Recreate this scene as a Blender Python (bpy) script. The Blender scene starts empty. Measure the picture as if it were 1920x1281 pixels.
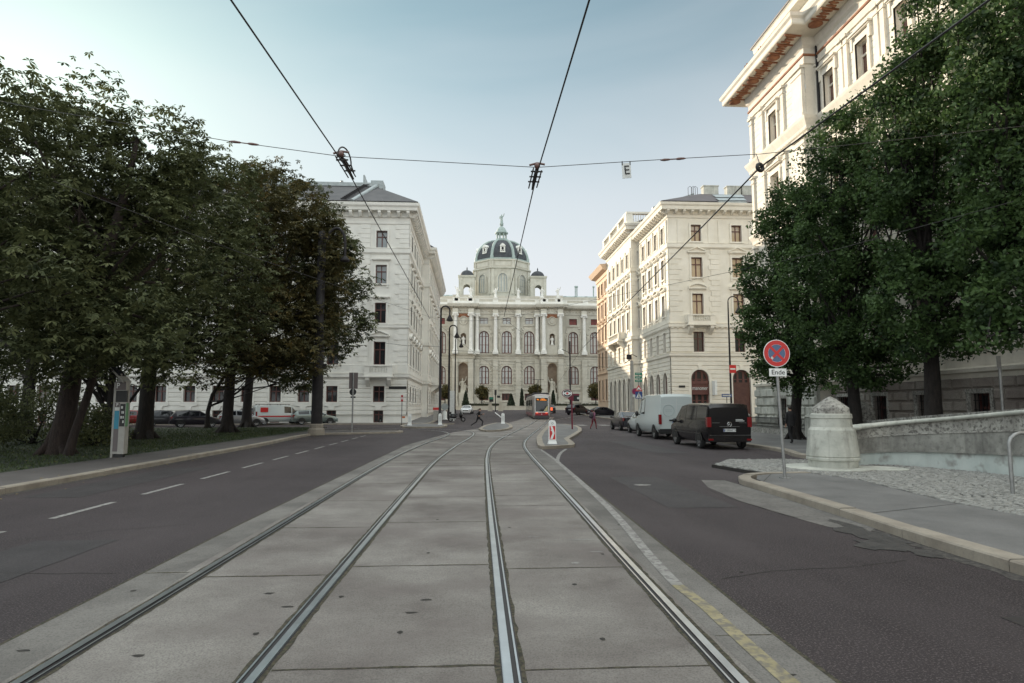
import bpy, bmesh, math, random
import numpy as np
from mathutils import Vector, Matrix
R = math.radians
EXPO = 0.6; SKYG = .92; SKYT = (.70, .94, .85); SKYFILL = 14.; SUNE = 5.0
random.seed(11)
rng = np.random.default_rng(11)
scene = bpy.context.scene
COL = scene.collection
# ---------------------------------------------------------------- survey helpers
F = 1220.0; CX = 960.0; CY = 640.5; H = 1.72
YAW = math.atan(75/1220); PIT = math.atan(123.5/1220)
FW = Vector((math.sin(YAW)*math.cos(PIT), math.cos(YAW)*math.cos(PIT), math.sin(PIT)))
RT = Vector((math.cos(YAW), -math.sin(YAW), 0)); UP = RT.cross(FW)
EYE = Vector((0, 0, H))
def gz(y):
    t = min(1, max(0, (y-62)/88.)); return 1.2*t*t*(3-2*t)
def ray(px, py): return FW + RT*((px-CX)/F) + UP*((CY-py)/F)
def atz(px, py, z=0): d = ray(px, py); return EYE + d*((z-H)/d.z)
def aty(px, py, Y): d = ray(px, py); return EYE + d*(Y/d.y)
def atx(px, py, X): d = ray(px, py); return EYE + d*(X/d.x)
def G(px, py, dz=0.):
    z = 0.
    for i in range(30):
        p = atz(px, py, z+dz); z = .5*z+.5*gz(min(p.y, 200))
    return p
# ---------------------------------------------------------------- materials
def nn(nt, t, **kw):
    n = nt.nodes.new(t)
    for k, v in kw.items(): setattr(n, k, v)
    return n
def rgba(c): return (c[0], c[1], c[2], 1)
MATS = {}
def M(name, c1, c2=None, s=2., rough=.8, metal=0., bump=0., bs=40., spec=.5, stretch=(1, 1, 1), c3=None, s3=60., k3=(.5, .7), a3=.5,
      k=(.35, .65), coat=0., emit=None, es=0., c4=None, st4=(3, 3, .25), k4=(.52, .75), a4=.5, trans=0., bd=.02, det=5):
    m = bpy.data.materials.new(name); m.use_nodes = True; MATS[name] = m
    nt = m.node_tree; b = nt.nodes['Principled BSDF']; L = nt.links.new
    b.inputs['Roughness'].default_value = rough; b.inputs['Metallic'].default_value = metal
    b.inputs['Specular IOR Level'].default_value = spec
    b.inputs['Base Color'].default_value = rgba(c1)
    if coat: b.inputs['Coat Weight'].default_value = coat; b.inputs['Coat Roughness'].default_value = .03
    if emit: b.inputs['Emission Color'].default_value = rgba(emit); b.inputs['Emission Strength'].default_value = es
    tc = nn(nt, 'ShaderNodeTexCoord')
    def noise(sc, stre, d=5):
        mp = nn(nt, 'ShaderNodeMapping'); mp.inputs['Scale'].default_value = stre
        L(tc.outputs['Object'], mp.inputs['Vector'])
        n = nn(nt, 'ShaderNodeTexNoise'); n.inputs['Scale'].default_value = sc; n.inputs['Detail'].default_value = d
        n.inputs['Roughness'].default_value = .62
        L(mp.outputs['Vector'], n.inputs['Vector']); return n.outputs['Fac']
    def ramp(fac, p, a, bcol):
        r = nn(nt, 'ShaderNodeValToRGB'); e = r.color_ramp.elements
        e[0].position = p[0]; e[1].position = p[1]; e[0].color = rgba(a); e[1].color = rgba(bcol)
        L(fac, r.inputs['Fac']); return r.outputs['Color']
    def mix(fac, a, bcol, amt):
        r = ramp(fac, amt[0], (0, 0, 0), (amt[1],)*3)
        mx = nn(nt, 'ShaderNodeMix', data_type='RGBA'); L(r, mx.inputs['Factor']); L(a, mx.inputs['A'])
        mx.inputs['B'].default_value = rgba(bcol); return mx.outputs['Result']
    out = None
    if c2 is not None: out = ramp(noise(s, stretch, det), k, c1, c2)
    if c3 is not None and out: out = mix(noise(s3, (1, 1, 1), 3), out, c3, (k3, a3))
    if c4 is not None and out: out = mix(noise(.8, st4, 6), out, c4, (k4, a4))
    if out: L(out, b.inputs['Base Color'])
    if bump:
        bn = nn(nt, 'ShaderNodeBump'); bn.inputs['Strength'].default_value = bump; bn.inputs['Distance'].default_value = bd
        L(noise(bs, (1, 1, 1), 4), bn.inputs['Height']); L(bn.outputs['Normal'], b.inputs['Normal'])
    if trans:
        t = nn(nt, 'ShaderNodeBsdfTranslucent'); ms = nn(nt, 'ShaderNodeMixShader'); ms.inputs[0].default_value = trans
        if out: L(out, t.inputs['Color'])
        else: t.inputs['Color'].default_value = rgba(c1)
        o = nt.nodes['Material Output']; L(b.outputs[0], ms.inputs[1]); L(t.outputs[0], ms.inputs[2]); L(ms.outputs[0], o.inputs[0])
    return m
# ---------------------------------------------------------------- mesh builder
class MB:
    def __init__(s): s.v = []; s.f = []; s.m = []; s.s = []
    def add(s, vs, fs, mi=0, sm=False):
        o = len(s.v); s.v += [tuple(p) for p in vs]
        for f in fs: s.f.append([i+o for i in f]); s.m.append(mi); s.s.append(sm)
    def quad(s, a, b, c, d, mi=0): s.add([a, b, c, d], [(0, 1, 2, 3)], mi)
    def box(s, x0, x1, y0, y1, z0, z1, mi=0):
        s.add([(x0, y0, z0), (x1, y0, z0), (x1, y1, z0), (x0, y1, z0), (x0, y0, z1), (x1, y0, z1), (x1, y1, z1), (x0, y1, z1)],
              [(0, 3, 2, 1), (4, 5, 6, 7), (0, 1, 5, 4), (1, 2, 6, 5), (2, 3, 7, 6), (3, 0, 4, 7)], mi)
    def hexa(s, b, t, mi=0):            # bottom and top loops of equal length
        n = len(b); s.add(list(b)+list(t), [tuple(range(n-1, -1, -1)), tuple(range(n, 2*n))]+[(i, (i+1) % n, n+(i+1) % n, n+i) for i in range(n)], mi)
    def obox(s, c, hx, hy, z0, z1, a, mi=0):
        ca, sa = math.cos(a), math.sin(a)
        q = [(c[0]+x*ca-y*sa, c[1]+x*sa+y*ca) for x, y in ((-hx, -hy), (hx, -hy), (hx, hy), (-hx, hy))]
        s.hexa([(x, y, z0) for x, y in q], [(x, y, z1) for x, y in q], mi)
    def tube(s, pts, rad, n=8, mi=0, caps=True, sm=True):
        pts = [Vector(p) for p in pts]
        if not isinstance(rad, (list, tuple)): rad = [rad]*len(pts)
        rings = []; ref = None
        for i, p in enumerate(pts):
            t = (pts[min(i+1, len(pts)-1)]-pts[max(i-1, 0)])
            if t.length < 1e-9: t = Vector((0, 0, 1))
            t.normalize()
            if ref is None:
                ref = Vector((1, 0, 0)) if abs(t.x) < .9 else Vector((0, 1, 0))
            ref = (ref - t*ref.dot(t)).normalized(); bn = t.cross(ref)
            rings.append([p+(ref*math.cos(2*math.pi*k/n)+bn*math.sin(2*math.pi*k/n))*rad[i] for k in range(n)])
        vs = [q for r in rings for q in r]; fs = []
        for i in range(len(pts)-1):
            for k in range(n): fs.append((i*n+k, i*n+(k+1) % n, (i+1)*n+(k+1) % n, (i+1)*n+k))
        s.add(vs, fs, mi, sm)
        if caps:
            s.add(rings[0], [tuple(range(n-1, -1, -1))], mi); s.add(rings[-1], [tuple(range(n))], mi)
    def lathe(s, prof, c=(0, 0, 0), n=16, mi=0, sm=True, a0=0., sy=1.):
        vs = []; fs = []
        for r, z in prof:
            for k in range(n):
                a = a0+2*math.pi*k/n; vs.append((c[0]+r*math.cos(a), c[1]+sy*r*math.sin(a), c[2]+z))
        for i in range(len(prof)-1):
            for k in range(n): fs.append((i*n+k, i*n+(k+1) % n, (i+1)*n+(k+1) % n, (i+1)*n+k))
        s.add(vs, fs, mi, sm)
        s.add(vs[:n], [tuple(range(n-1, -1, -1))], mi); s.add(vs[-n:], [tuple(range(n))], mi)
    def sphere(s, c, r, n=12, m=8, mi=0):
        if not isinstance(r, (tuple, list)): r = (r, r, r)
        vs = []; fs = []
        for i in range(m+1):
            t = math.pi*i/m
            for k in range(n):
                a = 2*math.pi*k/n; vs.append((c[0]+r[0]*math.sin(t)*math.cos(a), c[1]+r[1]*math.sin(t)*math.sin(a), c[2]+r[2]*math.cos(t)))
        for i in range(m):
            for k in range(n): fs.append((i*n+k, (i+1)*n+k, (i+1)*n+(k+1) % n, i*n+(k+1) % n))
        s.add(vs, fs, mi, True)
    def sweep(s, path, prof, mi=0, closed=False):    # prof (outward, z); outward = right of travel
        P = [Vector((p[0], p[1])) for p in path]; n = len(P); loops = []
        for i in range(n):
            def nrm(a, b): d = (b-a).normalized(); return Vector((d.y, -d.x))
            if closed: n1 = nrm(P[i-1], P[i]); n2 = nrm(P[i], P[(i+1) % n])
            else:
                n1 = nrm(P[i-1], P[i]) if i > 0 else None; n2 = nrm(P[i], P[i+1]) if i < n-1 else None
                if n1 is None: n1 = n2
                if n2 is None: n2 = n1
            mdir = (n1+n2)/max(.15, 1+n1.dot(n2))
            loops.append([(P[i].x+mdir.x*o, P[i].y+mdir.y*o, z) for o, z in prof])
        k = len(prof); vs = [q for l in loops for q in l]; fs = []
        for i in range(n if closed else n-1):
            j = (i+1) % n
            for a in range(k-1): fs.append((i*k+a, j*k+a, j*k+a+1, i*k+a+1))
        s.add(vs, fs, mi)
        if not closed:
            s.add(loops[0], [tuple(range(k))], mi); s.add(loops[-1], [tuple(range(k-1, -1, -1))], mi)
    def mesh(s, name, mats, sharp=None):
        me = bpy.data.meshes.new(name); me.from_pydata(s.v, [], s.f)
        if not isinstance(mats, (list, tuple)): mats = [mats]
        for m in mats: me.materials.append(m)
        if s.f:
            me.polygons.foreach_set('material_index', s.m); me.polygons.foreach_set('use_smooth', s.s)
            if sharp: me.set_sharp_from_angle(angle=R(sharp))
        me.update(); return me
    def obj(s, name, mats, parent=None, loc=None, sharp=None, world=None):
        o = bpy.data.objects.new(name, s.mesh(name, mats, sharp)); COL.objects.link(o)
        if parent is not None: o.parent = parent
        if world is not None: o.location = -Vector(world.location)    # mesh drawn in world metres under an unrotated root
        elif loc is not None: o.location = loc
        return o
def tag(o, label=None, cat=None, group=None, kind=None):
    if label: o['label'] = label
    if cat: o['category'] = cat
    if group: o['group'] = group
    if kind: o['kind'] = kind
    return o
def empty(name, loc, label, cat, group=None, rz=0.):
    o = bpy.data.objects.new(name, None); COL.objects.link(o); o.empty_display_size = .3
    o.location = loc; o.rotation_euler = (0, 0, rz); return tag(o, label, cat, group)
def link(name, me, parent=None, loc=(0, 0, 0), rz=0.):
    o = bpy.data.objects.new(name, me); COL.objects.link(o)
    if parent is not None: o.parent = parent
    o.location = loc; o.rotation_euler = (0, 0, rz); return o
def copy_tree(o, parent=None):
    c = o.copy(); COL.objects.link(c)
    if parent is not None: c.parent = parent
    for ch in list(o.children): copy_tree(ch, c)
    return c
def dup(o, loc, rz, label, group=None):
    c = copy_tree(o); c.location = loc; c.rotation_euler = (0, 0, rz); c['label'] = label
    if group: c['group'] = group
    return c
def textmesh(body, size, mat, ext=.004, sx=1.):
    cu = bpy.data.curves.new('lettering', 'FONT'); cu.body = body; cu.size = size; cu.extrude = ext
    cu.align_x = 'CENTER'; cu.align_y = 'CENTER'
    o = bpy.data.objects.new('lettering', cu); COL.objects.link(o)
    dg = bpy.context.evaluated_depsgraph_get(); me = bpy.data.meshes.new_from_object(o.evaluated_get(dg))
    bpy.data.objects.remove(o); bpy.data.curves.remove(cu)
    me.transform(Matrix.Diagonal((sx, 1, 1, 1)) if sx != 1 else Matrix.Identity(4))
    me.transform(Matrix.Rotation(R(90), 4, 'X'))        # upright, readable from -Y
    me.materials.clear(); me.materials.append(mat); me.update(); return me
def lerp(a, b, t): return a+(b-a)*t
def catmull(pts, step=.5):
    pts = [Vector(p) for p in pts]; P = [2*pts[0]-pts[1]]+pts+[2*pts[-1]-pts[-2]]; out = []
    for i in range(1, len(P)-2):
        n = max(1, int((P[i+1]-P[i]).length/step))
        for k in range(n):
            t = k/n
            out.append(.5*((2*P[i])+(P[i+1]-P[i-1])*t+(2*P[i-1]-5*P[i]+4*P[i+1]-P[i+2])*t*t+(3*P[i]-P[i-1]-3*P[i+1]+P[i+2])*t**3))
    out.append(pts[-1]); return out
# ---------------------------------------------------------------- palette
m_stucco = M('white_stucco', (.67, .655, .605), (.77, .75, .695), s=.6, rough=.9, bump=.15, bs=25, c3=(.48, .47, .43), s3=9, k3=(.55, .8), a3=.22, c4=(.45, .44, .40), k4=(.57, .82), a4=.26)
m_cream = M('cream_stucco', (.69, .645, .55), (.79, .745, .65), s=.6, rough=.9, bump=.15, bs=25, c3=(.5, .47, .4), s3=9, k3=(.55, .8), a3=.2, c4=(.5, .47, .40), k4=(.57, .82), a4=.24)
m_orange = M('apricot_stucco', (.60, .44, .31), (.66, .50, .36), s=.7, rough=.9, bump=.1)
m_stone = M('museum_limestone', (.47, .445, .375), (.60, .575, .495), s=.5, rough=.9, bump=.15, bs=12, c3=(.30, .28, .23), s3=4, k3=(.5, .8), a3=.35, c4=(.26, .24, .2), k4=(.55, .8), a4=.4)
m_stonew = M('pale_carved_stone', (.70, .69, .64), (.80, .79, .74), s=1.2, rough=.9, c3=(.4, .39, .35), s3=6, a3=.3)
m_palace = M('palace_stone', (.65, .605, .52), (.75, .70, .605), s=.8, rough=.9, bump=.15, bs=20, c3=(.45, .41, .34), s3=8, a3=.2, c4=(.4, .36, .3), a4=.3)
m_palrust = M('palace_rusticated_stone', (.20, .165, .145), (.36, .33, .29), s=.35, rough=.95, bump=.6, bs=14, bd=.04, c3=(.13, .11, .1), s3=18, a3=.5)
m_terra = M('terracotta', (.20, .075, .04), (.33, .15, .075), s=3, rough=.8)
m_soffit = M('painted_soffit', (.62, .50, .30), (.68, .56, .36), s=4, rough=.8)
m_roof = M('dark_roof_metal', (.045, .043, .045), (.075, .07, .07), s=.8, rough=.65, stretch=(1, 1, 1), bump=.1)
m_roofb = M('brown_roof_sheet', (.06, .045, .045), (.09, .07, .07), s=1, rough=.6)
m_zinc = M('zinc_sheet', (.26, .29, .29), (.36, .39, .39), s=2, rough=.55, metal=.2)
m_copper = M('green_copper', (.27, .335, .31), (.37, .43, .40), s=1.5, rough=.75, c3=(.12, .15, .14), s3=5, a3=.4)
m_slate = M('dome_slate', (.045, .048, .054), (.075, .08, .087), s=1.2, rough=.7, spec=.25)
m_framed = M('dark_red_window_frame', (.10, .035, .03), (.13, .05, .04), s=4, rough=.5)
m_framel = M('pale_window_frame', (.40, .34, .27), rough=.6)
m_glass = M('window_glass', (.02, .02, .022), (.04, .042, .045), s=.35, rough=.06, spec=.45)
m_glassw = M('blue_reflection_and_curtain_glass', (.24, .27, .28), (.36, .38, .38), s=.3, rough=.08, spec=.6, k=(.4, .6))  # light blue reflection painted into the pane colour, also serving as curtains
m_glassc = M('tan_reflection_window_glass', (.40, .31, .20), (.50, .40, .27), s=.5, rough=.07, spec=.9)  # warm reflection of sunlit buildings opposite, put into the tan base colour
m_glassd = M('dark_opening', (.012, .012, .013), rough=.35)
m_red = M('red_blind', (.20, .045, .04), rough=.6)
m_asph = M('asphalt', (.026, .0192, .0205), (.046, .0362, .038), s=.25, rough=.78, spec=.3, bump=.9, bs=120, bd=.016, c3=(.19, .16, .156), s3=58, k3=(.53, .68), a3=.7, k=(.36, .64), det=9, c4=(.072, .059, .06), st4=(.45, .1, 1), k4=(.47, .68), a4=.75)
m_conc = M('track_concrete', (.125, .108, .098), (.265, .248, .225), s=.5, rough=.9, bump=.7, bs=110, bd=.014, c3=(.055, .047, .044), s3=70, k3=(.44, .70), a3=.62, k=(.36, .64), det=12, c4=(.135, .115, .107), st4=(.5, .9, 1), k4=(.48, .62), a4=.6)
m_concd = M('track_concrete_shoulder', (.10, .092, .084), (.19, .178, .162), s=.6, rough=.9, bump=.5, bs=110, bd=.014, c3=(.05, .046, .044), s3=64, k3=(.45, .70), a3=.6, det=9, k=(.38, .62))
m_pave = M('pavement_asphalt', (.11, .107, .103), (.17, .165, .16), s=.8, rough=.9, bump=.6, bs=130, bd=.012, c3=(.06, .057, .055), s3=80, k3=(.48, .7), a3=.5)
m_pathl = M('footpath_asphalt', (.075, .066, .062), (.10, .09, .085), s=.8, rough=.9, bump=.3, bs=160, bd=.008)
m_kerb = M('granite_kerb', (.21, .18, .145), (.30, .265, .215), s=1.6, rough=.85, bump=.3, bs=60, c3=(.15, .14, .12), s3=22, a3=.35)
m_cobble = M('granite_setts', (.13, .127, .118), (.33, .325, .30), s=7, rough=.8, bump=.3, bs=70, k=(.3, .7))
m_joint = M('joint_dirt', (.018, .016, .014), (.035, .03, .025), s=20, rough=.95)
m_moss = M('mossy_joint_fill', (.022, .018, .013), (.075, .062, .040), s=22, rough=.95, c3=(.04, .055, .02), s3=40, a3=.6, k=(.4, .6), bump=.6, bs=60)
m_steel = M('polished_rail_steel', (.52, .53, .53), (.66, .67, .67), s=3, rough=.28, metal=.9)
m_groove = M('rail_groove', (.02, .016, .016), rough=.6)
m_paint = M('worn_white_paint', (.20, .19, .178), (.30, .29, .272), s=6, rough=.85, c3=(.11, .10, .096), s3=12, k3=(.46, .6), a3=.85)
m_painty = M('worn_yellow_paint', (.21, .18, .10), (.29, .25, .15), s=4, rough=.85, c3=(.12, .11, .10), s3=11, k3=(.44, .6), a3=.85)
m_lawn = M('lawn_soil', (.016, .022, .010), (.032, .042, .018), s=1.5, rough=.95)
m_grass = M('grass_blades', (.024, .040, .012), (.05, .07, .022), s=.8, rough=.8)
m_bark = M('bark', (.020, .014, .012), (.045, .031, .026), s=5, rough=.95, stretch=(3, 3, .6), bump=.8, bs=20, bd=.05)
m_barkd = M('dark_bark', (.012, .010, .009), (.028, .022, .019), s=5, rough=.95, stretch=(3, 3, .6), bump=.8, bs=20, bd=.05)
m_leafl = M('chestnut_leaves', (.030, .040, .018), (.135, .148, .064), s=1.4, rough=.75, spec=.25, trans=.25, c3=(.15, .15, .06), s3=2.5, k3=(.6, .75), a3=.6)
m_leafo = M('autumn_tinged_leaves', (.040, .040, .017), (.12, .105, .040), s=1.2, rough=.75, spec=.25, trans=.25, c3=(.20, .115, .03), s3=1.2, k3=(.55, .72), a3=.55)
m_leafr = M('hornbeam_leaves', (.011, .027, .009), (.088, .150, .044), s=1.3, rough=.6, spec=.3, trans=.3, c3=(.12, .16, .05), s3=3., k3=(.6, .8), a3=.5)
m_conif = M('conifer_needles', (.018, .030, .018), (.04, .058, .03), s=3, rough=.8)
m_hedge = M('clipped_hedge_leaves', (.02, .024, .014), (.04, .045, .022), s=2, rough=.85)
m_pole = M('dark_painted_steel', (.018, .016, .017), (.032, .029, .030), s=3, rough=.6, spec=.2)
m_poleg = M('galvanised_steel', (.24, .24, .235), (.34, .34, .33), s=6, rough=.45, metal=.6)
m_polec = M('concrete_mast', (.26, .25, .23), (.34, .33, .30), s=2, rough=.9)
m_grit = M('gutter_grit', (.03, .026, .024), (.085, .075, .066), s=14, rough=.95, bump=.6, bs=70, k=(.4, .6))
m_patch2 = M('darker_asphalt_repair', (.022, .0175, .018), (.036, .030, .031), s=1.2, rough=.75, bump=.9, bs=120, bd=.014, c3=(.12, .105, .10), s3=60, k3=(.56, .7), a3=.6)
m_wire = M('overhead_wire', (.03, .026, .026), rough=.6)
m_insul = M('insulator', (.12, .06, .05), rough=.4)
m_white = M('white_enamel', (.72, .73, .71), (.80, .81, .79), s=3, rough=.4)
m_whited = M('dirty_white_plastic', (.52, .53, .51), (.64, .65, .63), s=5, rough=.5)
m_signr = M('red_sign_foil', (.52, .02, .02), rough=.4)
m_signb = M('blue_sign_foil', (.03, .07, .22), rough=.4)
m_signbm = M('muted_blue_sign_foil', (.075, .125, .23), rough=.4)
m_signg = M('green_sign_foil', (.01, .20, .12), rough=.4)
m_black = M('black_plastic', (.012, .012, .012), rough=.5)
m_blackletter = M('black_lettering', (.01, .01, .01), rough=.6)
m_tyre = M('tyre_rubber', (.014, .014, .014), (.024, .024, .024), s=12, rough=.9)
m_alloy = M('wheel_alloy', (.38, .38, .39), rough=.35, metal=.8)
m_carglass = M('car_glass', (.008, .009, .011), rough=.04, spec=.65)
m_taill = M('tail_light_lens', (.20, .008, .01), rough=.15, spec=.8)
m_headl = M('headlight_lens', (.6, .62, .64), rough=.1, spec=1.)
m_plate = M('number_plate', (.62, .63, .62), rough=.4)
m_chrome = M('chrome', (.6, .6, .6), rough=.15, metal=1.)
def paint(name, c, rough=.28, coat=.5): return M(name, c, rough=rough, coat=coat, spec=.4)
m_pblack = paint('black_car_paint', (.006, .005, .006), .22, .25); m_pwhite = paint('white_car_paint', (.52, .56, .55), .35); m_psilver = M('silver_green_car_paint', (.20, .235, .22), rough=.3, metal=.5, coat=.6)
m_pgrey = M('dark_grey_car_paint', (.05, .05, .055), rough=.3, metal=.4, coat=.7); m_pnavy = paint('midnight_car_paint', (.018, .016, .022)); m_psil2 = M('silver_car_paint', (.33, .34, .35), rough=.3, metal=.5, coat=.6)
m_pvan = paint('pale_mint_white_van_paint', (.50, .545, .53), .4)
m_tramg = M('tram_grey_panels', (.30, .27, .26), (.36, .33, .315), s=1, rough=.4); m_tramr = paint('tram_red_panels', (.32, .012, .022)); m_tramd = M('tram_dark_skirt', (.06, .055, .06), rough=.6)
m_amber = M('amber_led', (.9, .3, .03), emit=(1., .28, .03), es=.9)
m_lamp = M('lit_tail_lamp', (.8, .1, .05), emit=(1., .15, .05), es=.8)
m_skin = M('skin', (.42, .25, .18), rough=.6)
m_hairb = M('dark_hair', (.02, .014, .01), rough=.6)
m_cloth_black = M('black_cloth', (.012, .011, .012), (.02, .019, .02), s=8, rough=.9)
m_cloth_red = M('dark_red_trousers', (.16, .012, .02), rough=.9)
m_cloth_mauve = M('mauve_jacket', (.22, .09, .14), (.28, .13, .18), s=6, rough=.9)
m_cloth_pack = M('charcoal_rucksack', (.06, .05, .06), rough=.8)
m_cloth_pale = M('pale_blouse', (.42, .36, .33), rough=.9)
m_shoe = M('dark_shoes', (.012, .01, .01), rough=.5)
m_weath = M('weathered_stone', (.36, .365, .325), (.52, .52, .465), s=1.6, rough=.9, bump=.3, bs=20, c3=(.15, .14, .12), s3=9, k3=(.56, .75), a3=.4, c4=(.17, .16, .14), k4=(.5, .72), a4=.7, st4=(4, 4, .5))
m_weathd = M('lichen_stone', (.26, .25, .225), (.42, .41, .37), s=2.2, rough=.95, bump=.4, bs=30, c3=(.06, .052, .048), s3=11, k3=(.47, .64), a3=.8, c4=(.12, .11, .10), st4=(3, 3, 1.5), k4=(.45, .7), a4=.6)
m_wband = M('sooty_stone_band', (.17, .165, .15), (.31, .305, .275), s=1.6, rough=.95, bump=.3, bs=20, c3=(.08, .075, .068), s3=9, k3=(.5, .72), a3=.5, c4=(.10, .095, .087), st4=(4, 4, .4), k4=(.46, .7), a4=.7)
m_plaster = M('peeling_plaster', (.43, .48, .455), (.54, .58, .55), s=1.2, rough=.9, bump=.1, c3=(.22, .205, .19), s3=1.6, k3=(.55, .65), a3=.8, c4=(.25, .24, .22), k4=(.5, .8), a4=.4)
m_teal = M('teal_panel', (.02, .22, .33), rough=.4)
m_meter = M('parking_meter_grey', (.30, .29, .265), (.36, .35, .32), s=4, rough=.5)
m_meterd = M('meter_brown_grey', (.13, .11, .11), rough=.5)
m_solar = M('solar_cells', (.02, .018, .03), rough=.2)
# ================================================================ facade kit
class Fc:
    def __init__(s, x, y, a): s.x = x; s.y = y; s.a = R(a); s.u = (math.cos(s.a), math.sin(s.a)); s.n = (math.sin(s.a), -math.cos(s.a))
    def pt(s, u, v, n=0.): return (s.x+s.u[0]*u+s.n[0]*n, s.y+s.u[1]*u+s.n[1]*n, v)
def fbox(mb, fc, u0, u1, v0, v1, n0, n1, mi=0):
    b = [fc.pt(u0, v0, n0), fc.pt(u0, v0, n1), fc.pt(u1, v0, n1), fc.pt(u1, v0, n0)]
    mb.hexa(b, [(p[0], p[1], v1) for p in b], mi)
def fprism(mb, fc, poly, n0, n1, mi=0):      # polygon in (u, v) pushed out from n0 to n1
    mb.hexa([fc.pt(u, v, n0) for u, v in poly], [fc.pt(u, v, n1) for u, v in poly], mi)
def rust(v0, v1, h, p=.09, g=.055):
    n = max(1, round((v1-v0)/h)); h = (v1-v0)/n; out = []
    for k in range(n):
        a = v0+k*h; out += [(a, 0), (a+g, p), (a+h-g, p)]
    return out+[(v1, 0)]
def wall(mb, fc, U0, U1, prof, ops, depth=.32, mi=0):
    us = {U0, U1}; vs = {p[0] for p in prof}; lo, hi = prof[0][0], prof[-1][0]
    for o in ops:
        us |= {o[0], o[1]}; vs |= {min(max(o[2], lo), hi), min(max(o[3], lo), hi)}
        if o[4]: vs.add(o[3]-(o[1]-o[0])/2)
    us = sorted(u for u in us if U0-1e-6 <= u <= U1+1e-6); vs = sorted(vs)
    xs = [p[0] for p in prof]; ns = [p[1] for p in prof]
    nv = [float(np.interp(v, xs, ns)) for v in vs]; verts = []; faces = []
    for i, v in enumerate(vs):
        for u in us: verts.append(fc.pt(u, v, nv[i]))
    w = len(us)
    for i in range(len(vs)-1):
        vm = (vs[i]+vs[i+1])/2
        for j in range(w-1):
            um = (us[j]+us[j+1])/2
            if any(o[0] < um < o[1] and o[2] < vm < o[3] for o in ops): continue
            faces.append((i*w+j, i*w+j+1, (i+1)*w+j+1, (i+1)*w+j))
    mb.add(verts, faces, mi)
    for u0, u1, v0, v1, ar in ops:
        r = (u1-u0)/2; uc = (u0+u1)/2; pr = .095; vt = v1-r if ar else v1
        mb.quad(fc.pt(u0, v0, pr), fc.pt(u0, v0, -depth), fc.pt(u0, vt, -depth), fc.pt(u0, vt, pr), mi)
        mb.quad(fc.pt(u1, v0, pr), fc.pt(u1, v0, -depth), fc.pt(u1, vt, -depth), fc.pt(u1, vt, pr), mi)
        mb.quad(fc.pt(u0, v0, pr), fc.pt(u1, v0, pr), fc.pt(u1, v0, -depth), fc.pt(u0, v0, -depth), mi)
        if not ar: mb.quad(fc.pt(u0, v1, pr), fc.pt(u1, v1, pr), fc.pt(u1, v1, -depth), fc.pt(u0, v1, -depth), mi)
        else:
            K = 10; P = [(uc-r*math.cos(math.pi*k/K), vt+r*math.sin(math.pi*k/K)) for k in range(K+1)]
            for k in range(K):
                (a, b), (c, d) = P[k], P[k+1]
                mb.quad(fc.pt(a, b, .04), fc.pt(c, d, .04), fc.pt(c, v1, .04), fc.pt(a, v1, .04), mi)
                mb.quad(fc.pt(a, b, pr), fc.pt(c, d, pr), fc.pt(c, d, -depth), fc.pt(a, b, -depth), mi)
F0 = Fc(0, 0, 0)
WCACHE = {}
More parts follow.
